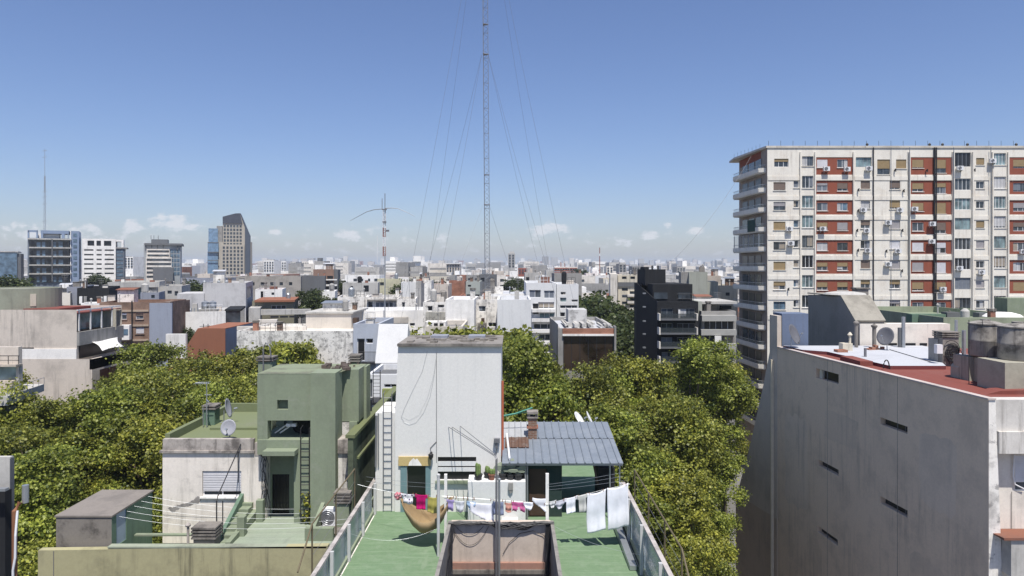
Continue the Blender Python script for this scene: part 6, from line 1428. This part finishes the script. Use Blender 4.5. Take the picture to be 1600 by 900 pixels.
# ------------------------------------------------------------------ towers on the left skyline
o=simple('blue_glass_offices','dark blue glass office block with open frame top and roof antenna','',(41,94),373,262,18,GREY_D,GREY_M,cat='office building') if False else thing('blue_glass_offices','blue glass office block with open roof frames and tall roof antenna','office building',(X(70,262),266,0))
Y=262
TW=[]
def bxp(root,name,a,b_,t,bt,y,d,m): return addbox(root,name,(a,b_),(t,bt),y,d,m)
bxp(o,'body',40,93.5,372,600,Y,16,plaster('slate_frame',(.16,.19,.23),.1,.1)); bxp(o,'side_core',94,106,360,600,Y-.5,16,plaster('blue_shaded_core',(.22,.28,.38),.1,.1)); bxp(o,'white_edge',93.4,94.4,360,440,Y-.8,1,W_CLEAN)  # side core's blue shade is put into its colour; roof frames share it
for i in range(5):
    y0=382+i*13.6; bxp(o,'glazing',41,93,y0-7,y0+5,Y-.35,.3,GLASS); bxp(o,'balcony_slab',37.5 if i else 36,93,y0-9.6,y0-7.6,Y-1.6,1.7,GREY_L)
    for q in range(7): a=43+q*7.1; bxp(o,'window',a,a+rnd.uniform(3,6),y0-1-rnd.uniform(2,4),y0+4.5,Y-.6,.2,GLASSB if q%3 else GLASSK)
for a,b_ in ((40,42),(51,53),(57,60),(84,88),(92,93)): bxp(o,'roof_frame',a,b_,361,372,Y,1.2,plaster('blue_shaded_core',(.22,.28,.38)))
bxp(o,'roof_frame',40,53,360,363,Y,1.2,plaster('blue_shaded_core',(.22,.28,.38))); bxp(o,'roof_frame',57,94,360,365,Y+.1,10,plaster('blue_shaded_core',(.22,.28,.38))); bxp(o,'plant_room',58,86,366,372,Y+2,6,W_CLEAN); bxp(o,'column',66.5,68,373,440,Y-1.7,.2,GREY_D)
for i in range(8): bxp(o,'core_window',98,103,364+i*9,369+i*9,Y-.6,.09,GLASSB)
m=thing('roof_antenna','tall thin antenna on the roof of the blue glass office block','antenna',(X(70,266),266,Z(360,266)))
k=MB(); 
for dx in (-.35,.35): k.tube([(X(70,266)+dx,266,Z(360,266)),(X(70,266)+dx*.6,266,Z(275,266))],.1,4)
k.tube([(X(70,266),266,Z(300,266)),(X(70,266),266,Z(233,266))],.09,4)
for j in range(18): z0=Z(360-j*4.7,266); z1_=Z(355.3-j*4.7,266); s=.35 if j%2 else -.35; k.tube([(X(70,266)-s,266,z0),(X(70,266)+s,266,z1_)],.05,3)
k.build('lattice',GALV,m); k=MB()
for y in (236,246,300,308,319,346): k.tube([(X(66,266),266,Z(y,266)),(X(74,266),266,Z(y-1,266))],.07,4)
k.build('crossarm',GALV,m)
Y=270
o=thing('white_offices','white office block with three square dark openings on top','office building',(X(145,270),275,0))
h=[(X(129,Y),X(138,Y),Z(384,Y),Z(376,Y)),(X(141,Y),X(147,Y),Z(384,Y),Z(376,Y)),(X(151,Y),X(161,Y),Z(384,Y),Z(376,Y))]
for i in range(6):
    y=389.5+i*7.3
    for a,b_ in ((124.5,137),(141,148),(152,164.5)): h.append((X(a,Y),X(b_,Y),Z(y+2.4,Y),Z(y,Y)))
k=MB(); k.facade(PF(Y),X(122,Y),X(167,Y),0,Z(373,Y),h,.8); k.face([(X(122,Y),Y,Z(373,Y)),(X(167,Y),Y,Z(373,Y)),(X(167,Y),Y+15,Z(373,Y)),(X(122,Y),Y+15,Z(373,Y))]); k.face([(X(167,Y),Y,0),(X(167,Y),Y+15,0),(X(167,Y),Y+15,Z(373,Y)),(X(167,Y),Y,Z(373,Y))]); w=k.build('wall',W_CLEAN,o)
for q in h: window(w,PF(Y),q,.5,'dark' if q[3]-q[2]>1.5 else 'glass',simple=True)
bxp(o,'glass_wing',168,181,387,600,Y+1,12,plaster('grey_glass_wing',(.13,.15,.18),.1,.1)); bxp(o,'white_frame',168,180,374,377,Y+1,8,W_CLEAN); bxp(o,'white_frame',177,180,377,387,Y+1,8,W_CLEAN); bxp(o,'wing_roof',167.5,184,386,388,Y+.5,13,GREY_M)
for i in range(9): bxp(o,'window',170,179,391+i*6.2,394.5+i*6.2,Y+.9,.09,GLASSB)
Y=262
o=thing('terraced_offices','grey terraced office block with louvred roof frame behind the teal glass flats','office building',(X(242,Y),268,0))
bxp(o,'body',217,268,380,600,Y,16,plaster('office_grey',(.33,.35,.36),.1,.1)); bxp(o,'white_bay',217,249,389,600,Y-2,2,W_WARM); bxp(o,'lower_bay',213,249,402,600,Y-3.5,1.5,W_WARM)
for i in range(7): bxp(o,'window',218 if i<2 else 214,248,391+i*6.6,394+i*6.6,Y-2.1-(1.5 if i>1 else 0),.09,GLASS)
for i in range(6):
    for q in range(4): bxp(o,'window',250+q*4.4,253.6+q*4.4,390+i*7,395+i*7,Y-.1,.09,GLASSB)
bxp(o,'roof_frame',216,269,380,383,Y-1,17,GREY_D); bxp(o,'plant_room',231,254,374,381,Y+2,8,GREY_D)
for a in (218,226,234,242,262,267): bxp(o,'roof_post',a,a+1.4,383,390,Y-.6,.4,GREY_D)
for a in (234,238,244): bxp(o,'mast',a,a+.7,368,374,Y+4,.3,STEEL)
bxp(o,'rooftop_wing',218,246,418,440,Y-6,5,GREY_D)
Y=500
o=thing('stone_tower','tall stone tower with slanted dark glass crown on the left skyline','tower',(X(360,Y),510,0))
STONE=plaster('tower_stone',(.42,.38,.31),.1,.1)
pr=[(X(342,Y),0),(X(374,Y),0),(X(374,Y),Z(352,Y)),(X(367,Y),Z(333,Y)),(X(360,Y),Z(333.5,Y)),(X(342,Y),Z(339,Y))]
k=MB(); k.prism_y(pr,Y,Y+18); k.build('body',STONE,o)
k=MB(); k.prism_y([(X(342,Y)-.05,Z(349,Y)),(X(370.5,Y),Z(349,Y)),(X(366.8,Y),Z(333,Y)+.03),(X(360,Y),Z(333.5,Y)+.03),(X(342,Y)-.05,Z(339,Y)+.03)],Y-.6,Y+18.2); k.build('glass_crown',plaster('dark_crown_glazing',(.055,.06,.075),.1,.6,dirt=(.16,.17,.19)),o)
k=MB(); k.prism_y([(X(367,Y),Z(333,Y)),(X(368,Y),Z(333,Y)),(X(381.5,Y),Z(367,Y)),(X(381.5,Y),0),(X(374.2,Y),0),(X(374.2,Y),Z(355,Y))],Y-.3,Y+17); k.build('slanted_glass_side',plaster('dark_glass_side',(.07,.085,.11),.05,.05),o)
bxp(o,'left_shoulder',336,342,378,600,Y-1,12,STONE); bxp(o,'right_shoulder',374,386.5,378,600,Y+3,12,plaster('tower_stone_shaded',(.25,.24,.22),.1,.1)); bxp(o,'front_bay',338,371,382,600,Y-2.4,2.3,STONE)  # right shoulder: darker copy of the stone, side shade put into the colour
for r in range(14):
    for c_ in range(6):
        y=351.5+r*5.6; a=(343.2 if r<6 else 340)+c_*(4.6 if r<6 else 5.2)
        bxp(o,'window',a,a+3.1,y,y+3.7,Y-.1 if r<6 else Y-2.5,.09,GLASS)
o=thing('blue_glass_tower','blue glass tower of three stacked volumes beside the stone tower','tower',(X(328,Y),515,0))
BG=glassmat('pale_blue_curtain_glass',(.16,.25,.36),.15,.2)
bxp(o,'upper_volume',321.5,335,357,379,Y+8,14,BG); bxp(o,'middle_volume',319.5,335,379,394,Y+7,15,BG); bxp(o,'lower_volume',320,335,394,600,Y+8,14,BG); bxp(o,'concrete_core',334,342,353,600,Y+9,12,GREY_M)
for y in (379,394,407): bxp(o,'floor_edge',319.3,335.2,y-.6,y+.6,Y+6.8,.3,GREY_D)
o=thing('blue_glass_offices','low blue glass block at the far left edge of the skyline','office building',(X(5,240),245,0))
bxp(o,'body',-30,11,394,600,240,14,GLASSB); bxp(o,'side_core',11,17.5,396,600,240.5,13,GREY_D); bxp(o,'roof_edge',-30,12,392.5,394,239.8,14.4,GREY_L)
# small skyline blocks with a shape of their own
def sky_block(name,label,a,b_,t,Y,m,extras=(),nw=(0,0)):
    o=thing(name,label,'tower',(X((a+b_)/2,Y),Y,0)); bxp(o,'body',a,b_,t,480,Y,Y*.03,m)
    for e in extras: bxp(o,*e)
    for i in range(nw[0]):
        for j in range(nw[1]):
            w=(b_-a)/nw[0]; h=4.2; bxp(o,'window',a+w*(i+.22),a+w*(i+.78),t+2+h*j,t+4.4+h*j,Y-.4,.3,GLASS)
    return o
sky_block('hazy_towers','pale pink tower left of the blue glass office block',20,25,406,700,W_WARM,nw=(2,4)); sky_block('hazy_towers','paler twin pink tower left of the blue glass office block',27,34,407,720,W_WARM,nw=(3,4))
sky_block('white_flats','white flats just right of the white office block',194,208,401,480,W_CLEAN,[('side_wall',205,209,403,470,482,8,GREY_L)],(3,4)); sky_block('slate_flats','slim slate flats behind the white office block wing',181,188,400,520,GREY_M,nw=(2,4))
sky_block('white_flats','small white cream flats left of the white office block',111,121,406,300,W_CLEAN)
sky_block('brick_flats','small red brick flats right of the terraced office block',271,285,417,330,BRICKR,[('white_side',273,283,429,440,329,1,W_CLEAN)]); sky_block('silo_tower','round pale tower block right of the terraced office block',285,298,415,420,W_BLUE,[('roof_room',288,295,412,416,421,4,GREY_L)])
sky_block('white_flats','white pair of flats right of the stone tower',412,428,407,640,W_CLEAN,[('crown',414,427,405.5,408,641,6,GREY_L)],(4,4)); sky_block('slab_flats','white slab flats, second group right of the stone tower',440,447,408,760,W_CLEAN,nw=(2,4)); sky_block('slab_flats','grey slab flats, second group right of the stone tower',454,462,409,740,GREY_L,nw=(2,4)); sky_block('slab_flats','pale slim flats between the grey slab and the dark sign tower',472,483,408.5,700,W_WARM,nw=(3,4))
sky_block('sign_tower','dark grey tower with a stepped crown left of the brown terraces',491,507,408,560,GREY_M,[('crown',496,502,403,408,562,5,GREY_D),('white_base',492,504,414,425,558,2,W_CLEAN)])
sky_block('beige_slab','beige slab flats with rows of windows left of the guyed mast',697.5,718.5,412,430,BEIGE,[('white_rail',697,719,411.3,412.3,429,10,W_CLEAN)],(5,4)); sky_block('stadium_block','long low grey block left of the beige slab flats',655,694,422,520,GREY_M,nw=(8,1))
sky_block('stone_spire','tall thin grey tower with stepped top right of the guyed mast',794,804.5,396,650,plaster('hazy_stone',(.36,.35,.33),.1,.1),[('crown',796.5,803.5,393,396,652,8,GREY_L)],(2,5))
o=sky_block('unfinished_block','unfinished block with red and white floor edges and roof cranes',866.5,902,417,480,W_WARM,[('crane',876,877,409.5,417,482,1,REDPANEL),('crane',882,882.8,411,417,482,1,REDPANEL),('crane',891,892,412,417,482,1,STEEL)])
for j in range(3): bxp(o,'red_band',866.4,902.1,418.6+j*3.4,420+j*3.4,479.6,.3,REDPANEL)
for i in range(9): bxp(o,'bay',867+i*4,870+i*4,420.2+0,422,479.5,.05,GLASSK)
sky_block('round_top_tower','dark round topped tower left of the black block',967.5,978.5,412,560,GREY_M,[('crown',969,977,410,412,562,6,GREY_L)],(2,4)); sky_block('grey_frame_flats','grey frame flats just left of the black block',988,1003,416,430,GREY_M,nw=(4,3)); sky_block('white_slab','pale slab flats left of the round topped tower',948,958,416,520,W_WARM,nw=(2,3))
sky_block('blue_roof_hall','pale white dome hall far right of the guyed mast',925,935,420,460,W_CLEAN,[('dome',926.5,933.5,418,420,461,6,W_CLEAN)])
sky_block('small_tower','small dark tower right of the black block',1058,1071,417,520,GREY_M,nw=(3,2)); sky_block('round_arena','grey low arena right of the unfinished block',841,856,418.5,600,GREY_M); sky_block('red_clad_flats','red clad flats beside the tall thin grey tower',810,824,419,560,REDPANEL,nw=(3,2))
m=thing('radio_mast','thin hazy lattice mast on the skyline right of the unfinished block','radio mast',(X(937,600),600,0))
k=MB(); k.tube([(X(937,600),600,20),(X(937,600),600,Z(387,600))],.35,4); k.build('mast_body',REDPANEL,m); k=MB(); k.tube([(X(937,600),600,Z(400,600)),(X(937,600),600,Z(396,600))],.45,4); k.build('white_band',W_CLEAN,m)

for o in bpy.data.objects:
    if o.parent is None and o.name.split('.')[0] in ('blue_glass_offices','white_offices','terraced_offices','stone_tower','blue_glass_tower') and o.location.x < -20:
        o.rotation_euler.z = -math.atan2(o.location.x, o.location.y)*.88
# ------------------------------------------------------------------ guyed lattice mast
MY=90.0; MX=X(761,MY); MZ0=21.0
M_=thing('guyed_mast','very tall slender steel lattice mast rising out of the picture','radio mast',(MX,MY,MZ0))
def lattice(x,y,z0,z1,w,n,r,lean=0.0):
    k=MB(); c=[]; 
    for a in (90,210,330): c.append((w*math.cos(R(a+30)),w*math.sin(R(a+30))))
    f=lambda i,z:(x+c[i][0]+lean*(z-z0),y+c[i][1],z)
    for i in range(3): k.tube([f(i,z0),f(i,z1)],r,5)
    h=(z1-z0)/n
    for j in range(n):
        a=z0+j*h; b_=a+h
        for i in range(3):
            p,q=(i,(i+1)%3) if j%2 else ((i+1)%3,i)
            k.tube([f(p,a),f(q,b_)],r*.55,3)
            if j%6==0: k.tube([f(i,a),f((i+1)%3,a)],r*.55,3)
    return k
LEAN=-.0075
lattice(MX,MY,MZ0,86,.42,118,.035,LEAN).build('lattice',plain('mast_grey',(.22,.23,.25),.5,.3),M_)
k=MB(); 
for py in (85,320): z=Z(py,MY); x=MX+LEAN*(z-MZ0); k.lathe(x,MY,[(.5,z-.06),(.55,z),(.5,z+.06)],3); k.lathe(x,MY,[(.45,z+3.9),(.47,z+3.95),(.45,z+4.0)],3)
k.build('guy_collar',STEEL,M_)
k=MB(); k.box(MX-.6,MX+.6,MY-.6,MY+.6,19,MZ0); k.build('mast_footing',CONC,M_)
guys=[(320,718,415,86,'left'),(320,797,420,92,'right'),(85,664,430,97,'left'),(85,684,445,80,'left'),(85,846,430,97,'right'),(85,864,445,80,'right'),(-180,637,440,80,'left'),(-180,668,430,101,'left'),(-180,891,440,80,'right'),(-180,861,430,103,'right')]
k=None
for i,(ya,px,py,y,sd) in enumerate(guys):
    z=Z(ya,MY); x=MX+LEAN*(z-MZ0); k=MB(); s=-.42 if sd=='left' else .42
    q=P3(px,py,y); p=(x+s,MY,z); d=(Vector(q)-Vector(p)); q2=Vector(p)+d*1.12
    k.tube(sagline(p,tuple(q2),.8 if ya==85 else 1.6 if ya<0 else .2,18),.012,4); k.build('guy_wire',STEEL,M_)
# thin wire on the right of the skyline
k=MB(); k.tube(sagline(P3(1040,418,82),(35.0,100,46.0),1.2,14),.022,4); tag(k.build('stay_wire',STEEL),'thin stay wire rising from the black block roof to the apartment roof','wire')
# ------------------------------------------------------------------ small antenna mast with drooping arms
AYm=84.0; ax=X(601.5,AYm)
A=thing('antenna_mast','small red and white lattice antenna mast with two long drooping arms','radio mast',(ax,AYm,Z(512,AYm)))
k=MB(); k.tube([(ax,AYm,Z(512,AYm)),(ax,AYm,Z(396,AYm))],.06,8); k.build('pole',GALV,A)
lw=.2
def seg(z0,z1,m,n): lattice(ax-.12,AYm,z0,z1,lw,n,.03).build('lattice_section',m,A)
seg(Z(400,AYm),Z(385,AYm),REDPANEL,5); seg(Z(385,AYm),Z(370,AYm),FRAMEW,5); seg(Z(370,AYm),Z(356,AYm),REDPANEL,5); seg(Z(356,AYm),Z(326,AYm),FRAMEW,9)
k=MB(); k.tube([(ax,AYm,Z(350,AYm)),(ax,AYm,Z(302,AYm))],.045,6); k.tube([(ax-.35,AYm,Z(327,AYm)),(ax-.35,AYm,Z(310,AYm))],.04,6); k.box(ax-.35,ax+.2,AYm-.2,AYm+.2,Z(328,AYm),Z(326.5,AYm)); k.box(ax-.3,ax+.15,AYm-.2,AYm+.2,Z(347.5,AYm),Z(346,AYm)); k.build('antenna_head',STEEL,A)
for pts in ([(597,326.5),(585,327.5),(573,331),(560,338),(547,345)],[(601,325.5),(612,325),(622,326),(634,331),(648,338)]):
    k=MB(); k.tube([(X(a,AYm),AYm,Z(b_,AYm)) for a,b_ in pts],.055,6,r1=.02); k.build('antenna_arm',STEEL,A)
k=MB(); k.tube([(X(589.5,AYm),AYm,Z(368,AYm)),(X(589.5,AYm),AYm,Z(411,AYm)),(X(601,AYm),AYm,Z(411.5,AYm))],.03,5); k.build('whip_antenna',FRAMEW,A)
k=MB(); k.box(ax+.1,ax+.5,AYm-.1,AYm+.1,Z(362,AYm),Z(359,AYm)); k.build('signal_box',STEEL,A)
# ------------------------------------------------------------------ trees
LT=[(-34,48,21.4,0),(-27.5,49,21.2,2),(-39.5,52,21.2,1),(-28.8,57.5,22.0,0),(-22.4,50,21.0,3),(-33.5,65,22.4,2),(-25.6,62,22.0,1),(-20.6,56,20.9,0),(-27.0,41,19.0,2),(-22.8,36,16.0,0),(-20.6,44,18.9,1),(-33,41,19.6,3),(-44,46,19.8,2),(-24.2,46.5,19.8,1),(-30.6,44.5,19.6,0),(-37.5,45,20.0,1),(-18.6,39,17.2,3),(-30.5,37,17.0,1),(-25.5,53.5,21.6,0)]
LTL=['broad plane tree in front of the beige house terrace wall','plane tree in the middle of the left group, left of the TV antenna','plane tree at the far left below the beige house','tall plane tree in front of the brown brick block','plane tree directly behind the TV antenna on the green roof','tallest plane tree of the left group, covering the orange gable','plane tree between the orange gable and the long stained wall','plane tree just left of the green tank tower','dark leaved plane tree filling the space left of the white room','low plane tree behind the dark flat roofed shed','plane tree behind the left corner of the white room parapet','plane tree at the left edge above the metal-capped pier','plane tree at the far left edge under the grey roof slab','plane tree in the middle of the left group behind the shed','yellowish plane tree left of centre in the left group','plane tree below the balcony house roof slab','slim plane tree in the gap between shed and white room','low plane tree left of the shed','plane tree under the sail shade']
for (x,y,h,kd),l in zip(LT,LTL): tree(kd,x,y,h,l,'street plane trees')
RT=[(.4,47.5,24.8,3),(5.0,54.5,21.9,0),(10.9,58.5,22.2,1),(8.0,56.5,21.2,3),(16.4,62.5,23.0,2),(5.4,46.5,20.2,2),(11.2,50.5,20.2,0),(13.4,54.0,19.3,3),(10.2,43.0,16.7,1),(8.0,38.2,13.8,0),(6.9,33.0,10.2,1),(8.9,46.6,17.5,3),(21.5,69,20.5,1),(2.6,59,20.4,2),(-2.5,57,20.2,0),(2.9,43.2,17.6,3),(7.6,42.2,15.6,2),(6.0,36.0,11.0,3),(12.4,46.5,15.2,3),(10.4,38.5,10.4,3),(15.3,50.5,16.2,3),(14.1,48,12.6,3)]
RTL=['tall dark plane tree hugging the right side of the stair tower','plane tree in front of the brick band building','plane tree just left of the black block foot','slim plane tree under the right end of the brick band building','tallest plane tree on the right, in front of the stepped white terraces','plane tree behind the roof chimney of the lean-to','plane tree in the middle of the right group, below the black block','plane tree left of the grey building party wall, middle height','plane tree beyond the right end of the lean-to roof','plane tree over the side street, right of the towels','lowest plane tree at the bottom right beside the brown rail fence','slim plane tree directly right of the two lean-to dishes','plane tree at the foot of the big apartment block','plane tree left of the brick band building','plane tree mostly hidden behind the stair tower','slim plane tree directly behind the lean-to roof ridge','plane tree just beyond the lean-to corner post','slim plane tree close to the right balustrade','small plane tree beside the lower edge of the grey party wall','low young plane tree at the bottom right by the grey party wall','plane tree touching the middle of the grey party wall edge','low plane tree at the foot of the grey party wall']
for (x,y,h,kd),l in zip(RT,RTL): tree(kd,x,y,h,l,'street plane trees')
# dishes behind the lean-to
dish(X(901,38.2),38.2,GF,.45,'left pale satellite dish peeping over the lean-to roof ridge',(.8,-.3,.6),2.2)
dish(X(917,38.3),38.3,GF,.45,'right satellite dish seen edge-on over the lean-to roof ridge',(1,-.1,.5),2.2)
k=MB(); k.tube([(X(784,33),33,Z(650,33)),(X(806,33),33,Z(646,33)),(X(832,33),33,Z(637,33))],.035,6); k.tube([(X(784,33),33.05,Z(652,33)),(X(832,33),33.05,Z(642,33))],.02,5)
tag(k.build('green_pipe',plain('green_plastic',(.08,.30,.22),.5)),'thin green pipe arm reaching from the stair tower over the lean-to roof','pipe')
small=[(442,69,531,'small bright tree in front of the long stained wall',1.2),(466,69,534,'small tree right of the bright one in front of the long stained wall',1.1),(488,68.5,555,'lowest sapling in front of the long stained wall',.9),(408,68,537,'small tree behind the left chimney of the green tank tower',1.1),(690,61,508,'round tree top above the stair tower roof, left one',1.6),(745,62,512,'small pale tree above the stair tower roof, middle one',1.1),(770,62,507,'round tree top above the stair tower roof, right one',1.5),(805,58,513,'slim tree top just right of the stair tower roof',1.5)]
for px,y,py,l,s in small:
    t=tree(5,X(px,y),y,Z(py,y),l,'young trees',z0=Z(py,y)-5.3*s*1.25,sxy=1.0,name='young_tree')
for i,(px,y,py,s,l) in enumerate([(925,120,455,1.25,'large dark tree in the park left of the beige flats'),(945,112,466,1.1,'dark tree with palm like head right of the large park tree'),(958,104,492,.9,'dark tree low in the park, next to the black block'),(912,108,480,1.0,'dark tree directly right of the white stepped flats'),(975,100,512,.9,'dark tree in front of the beige flats foot'),(937,100,503,1.0,'dark tree in the middle of the park front row'),(300,170,438,1.0,'dark tree between the teal glass flats and the concrete block'),(488,125,451,.55,'small dark tree right of the white terrace house'),(497,118,462,.6,'small dark tree beside the white cube house'),(530,185,437,.7,'small tree right of the brown terraces'),(641,165,436,.8,'wide low tree left of the guyed mast'),(676,175,437,.7,'small tree left of the red brick roofs'),(812,105,451,.6,'small tree beside the long bright white roof'),(806,205,434,.7,'tree clump far right of the guyed mast'),(15,150,430,.9,'dark tree above the green roof drum'),(172,135,452,.7,'dark tree left of the teal glass flats'),(280,92,512,.6,'small leafy tree beside the white box house'),(150,230,428,.8,'far dark tree below the white office block'),(905,420,420,1.1,'far dark tree right of the unfinished block')]):
    zt=Z(py,y); t=tree(4,X(px,y),y,zt,l,'dark trees among the roofs',z0=zt-13.6*s,sxy=1.15,name='city_tree')
# ------------------------------------------------------------------ the roofs of the city behind
SEC=[(-200,40,'by the left edge of the skyline'),(40,110,'below the blue glass office block'),(110,200,'below the white office block'),(200,300,'below the terraced office block'),(300,390,'below the stone tower'),(390,470,'right of the stone tower'),(470,540,'around the brown terraces'),(540,600,'left of the small antenna mast'),(600,655,'right of the small antenna mast'),(655,720,'below the beige slab flats'),(720,765,'by the guyed mast foot'),(765,830,'right of the guyed mast'),(830,905,'below the unfinished block'),(905,960,'above the park trees'),(960,1060,'around the black block'),(1060,1600,'right of the black block')]
def sector(px):
    for a,b_,s in SEC:
        if a<=px<b_: return s
    return 'at the edge of the city'
rg=random.Random(77)
pal=[('white',W_CLEAN),('white',W_CLEAN),('white',W_CLEAN),('white',W_STAIN),('cream',W_WARM),('cream',W_WARM),('light grey',GREY_L),('beige',BEIGE),('grey',GREY_M),('sand',CREAM),('brick',BRICKR),('pale blue',W_BLUE),('mouldy',W_STAIN),('slate',BLUEGREY)]
rpal=[ROOFGREY,ROOFGREY,ROOFWHITE,ROOFRED,ROOFTILE,GREY_M,ROOFGREY]
used={}
count=0
foot=list(INFO)
SKIP=[(a,b_,c-2,d+2) for a,b_,c,d in INFO]
y=116.0
while y<430:
    dep=rg.uniform(8,13)*(1+y/500); xw=-y*.80
    while xw<y*.42:
        w=rg.uniform(6,11.5)*(1+y/520); d=dep*rg.uniform(.7,1); x0,x1=xw+rg.uniform(0,.8),xw+w
        xw+=w+rg.choice((0,0,0,2,5))*(1+y/300)
        if rg.random()<.10: continue
        yy=y+rg.uniform(0,3); px=800+F*(x0+x1)/2/yy
        if any(x0<b_ and x1>a and yy<dd and yy+d>c for a,b_,c,dd in SKIP): continue
        lim=Z(452 if y<180 else 440 if y<260 else 430,yy)
        zt=min(rg.choice((11,13,15,17,19,21,23))+rg.uniform(-1,1)+ (2 if y>250 else 0), lim)
        if 880<px<985 and 90<yy<150: continue
        nm,wm=rg.choice(pal); rm=rg.choice(rpal); st=max(2,round(zt/3))
        tall='low' if zt<14 else 'medium' if zt<20 else 'tall'
        dist='nearer row' if y<180 else 'far row' if y<290 else 'farthest row'
        near_detail=yy<230
        feats=rg.choice(('one roof room','plain roof','two roof rooms','roof chimney'))
        lab=f'{tall} {nm} house, {feats}, {dist} {sector(px)}'
        o=thing('city_house',lab,'house',((x0+x1)/2,yy,0),'roofs of the city'); used.setdefault(lab,[]).append(o)
        fh=[]; zz=zt-1.6
        while zz>zt-9 and zz>6:
            n=max(1,int((x1-x0)/rg.choice((2.6,3.4,4.5))))
            if rg.random()<.75:
                for i in range(n):
                    if rg.random()<.7: u=x0+(x1-x0)*(i+.5)/n; ww=rg.uniform(.5,.95); fh.append((u-ww,u+ww,zz-1.5,zz-.1))
            zz-=3
        if near_detail: fh=fh[:6]
        sw_=shell(o,x0,x1,yy,yy+d,0,zt,wm,rm,rg.choice((.3,.6,.9)),.25,fh,(),(),reveal=.25)
        if near_detail:
            for h_ in fh: window(o,PF(yy),h_,.16,rg.choice(('glass','glass','dark','teal','glass+white.6')),simple=True)
        else:
            k=MB()
            for h_ in fh: k.mbox(PF(yy),*h_,.2,.24)
            if fh: oo=k.build('window',GLASS,o); oo['kind']='stuff'
        nb={'one roof room':1,'plain roof':0,'two roof rooms':2,'roof chimney':0}[feats]
        for q in range(nb):
            a=rg.uniform(x0+.5,x1-3); b_=a+rg.uniform(2,min(5,x1-a)); k=MB(); k.box(a,b_,yy+d*.3,yy+d*.8,zt-1,zt+rg.uniform(1,2.6)); k.build('roof_room',rg.choice((W_CLEAN,W_STAIN,wm,GREY_L,BEIGE)),o)
        if feats=='roof chimney':
            k=MB(); a=rg.uniform(x0+1,x1-1); k.box(a-.4,a+.4,yy+d*.4,yy+d*.4+.8,zt-1,zt+1.6); k.build('chimney',rg.choice((BRICKR,CONC,W_STAIN)),o)
        if yy<240: clutter(o,x0+.5,x1-.5,yy+.5,yy+d-.5,zt-.5,rg.choice((1,2,3,4)),rg)
        count+=1
        if count>292: break
    y+=dep+rg.uniform(2,6)*(1+y/300)
print('CITY', count, len(used))
# beyond that the city reads as one grey white mass
k=MB(); mats=[W_CLEAN,W_WARM,GREY_L,BEIGE,GREY_M,BRICKR,LEAFD]
y=y+8; n=0
while y<5200:
    x=-y*1.1
    while x<y*.85:
        w=rg.uniform(7,17)*(1+y/1800); z=rg.uniform(12,25)+ (rg.uniform(6,26) if rg.random()<.10 else 0)
        if y>2500: z=rg.uniform(22,34)+(rg.uniform(4,40) if rg.random()<.16 else 0)
        z=min(z,Z(407+rg.uniform(0,12),y)) if y<2500 else z
        q=rg.choice((0,0,0,1,1,2,2,3,4,5 if rg.random()<.3 else 2)); d=rg.uniform(10,22)
        if z>35: w=rg.uniform(10,20)*(1+y/4000)
        k.box(x,x+w*.92,y+rg.uniform(0,20),y+20+d,0,z,q)
        if rg.random()<.3 : k.box(x+w*.2,x+w*.5,y+18,y+20+d,z-.01,z+rg.uniform(2,5),rg.choice((0,2,4)))
        if z>28 and y<2600:
            zz=z-3
            while zz>14: k.box(x+w*.1,x+w*.82,y-.3,y+1,zz-1.3,zz,4); zz-=3.2
        x+=w+rg.choice((0,0,4,14)); n+=1
    y+=rg.uniform(20,34)*(1+y/800)
o=k.build('far_city',mats); struct(o,'stuff')
k=MB(); npr=np.random.default_rng(5); V=[]
for i in range(240):
    yy=npr.uniform(200,1600); xx=npr.uniform(-.75,.45)*yy; r=npr.uniform(3,6); c=np.array([xx,yy,npr.uniform(13,19)]); m_=70
    q=npr.normal(size=(m_,3)); q/=np.linalg.norm(q,axis=1,keepdims=True); V.append(leaf_quads(c+q*r*np.array([1.6,1,.6])*npr.uniform(.5,1,(m_,1)), q, 1.5+yy/900, npr))
me=quad_mesh('far_trees',np.concatenate(V),LEAFD); o=bpy.data.objects.new('far_trees',me); C.objects.link(o); struct(o,'stuff')
# ------------------------------------------------------------------ the air in between
hz_m=bpy.data.materials.new('haze'); hz_m.use_nodes=True; nt=hz_m.node_tree; nt.nodes.clear()
out=nd(nt,'ShaderNodeOutputMaterial'); pv=nd(nt,'ShaderNodeVolumePrincipled'); pv.inputs['Color'].default_value=(.80,.89,1,1); pv.inputs['Density'].default_value=.00017; pv.inputs['Anisotropy'].default_value=.0
nt.links.new(pv.outputs[0],out.inputs['Volume'])
k=MB(); k.box(-5600,5600,-80,6600,-1,92); struct(k.build('haze',hz_m),'stuff')
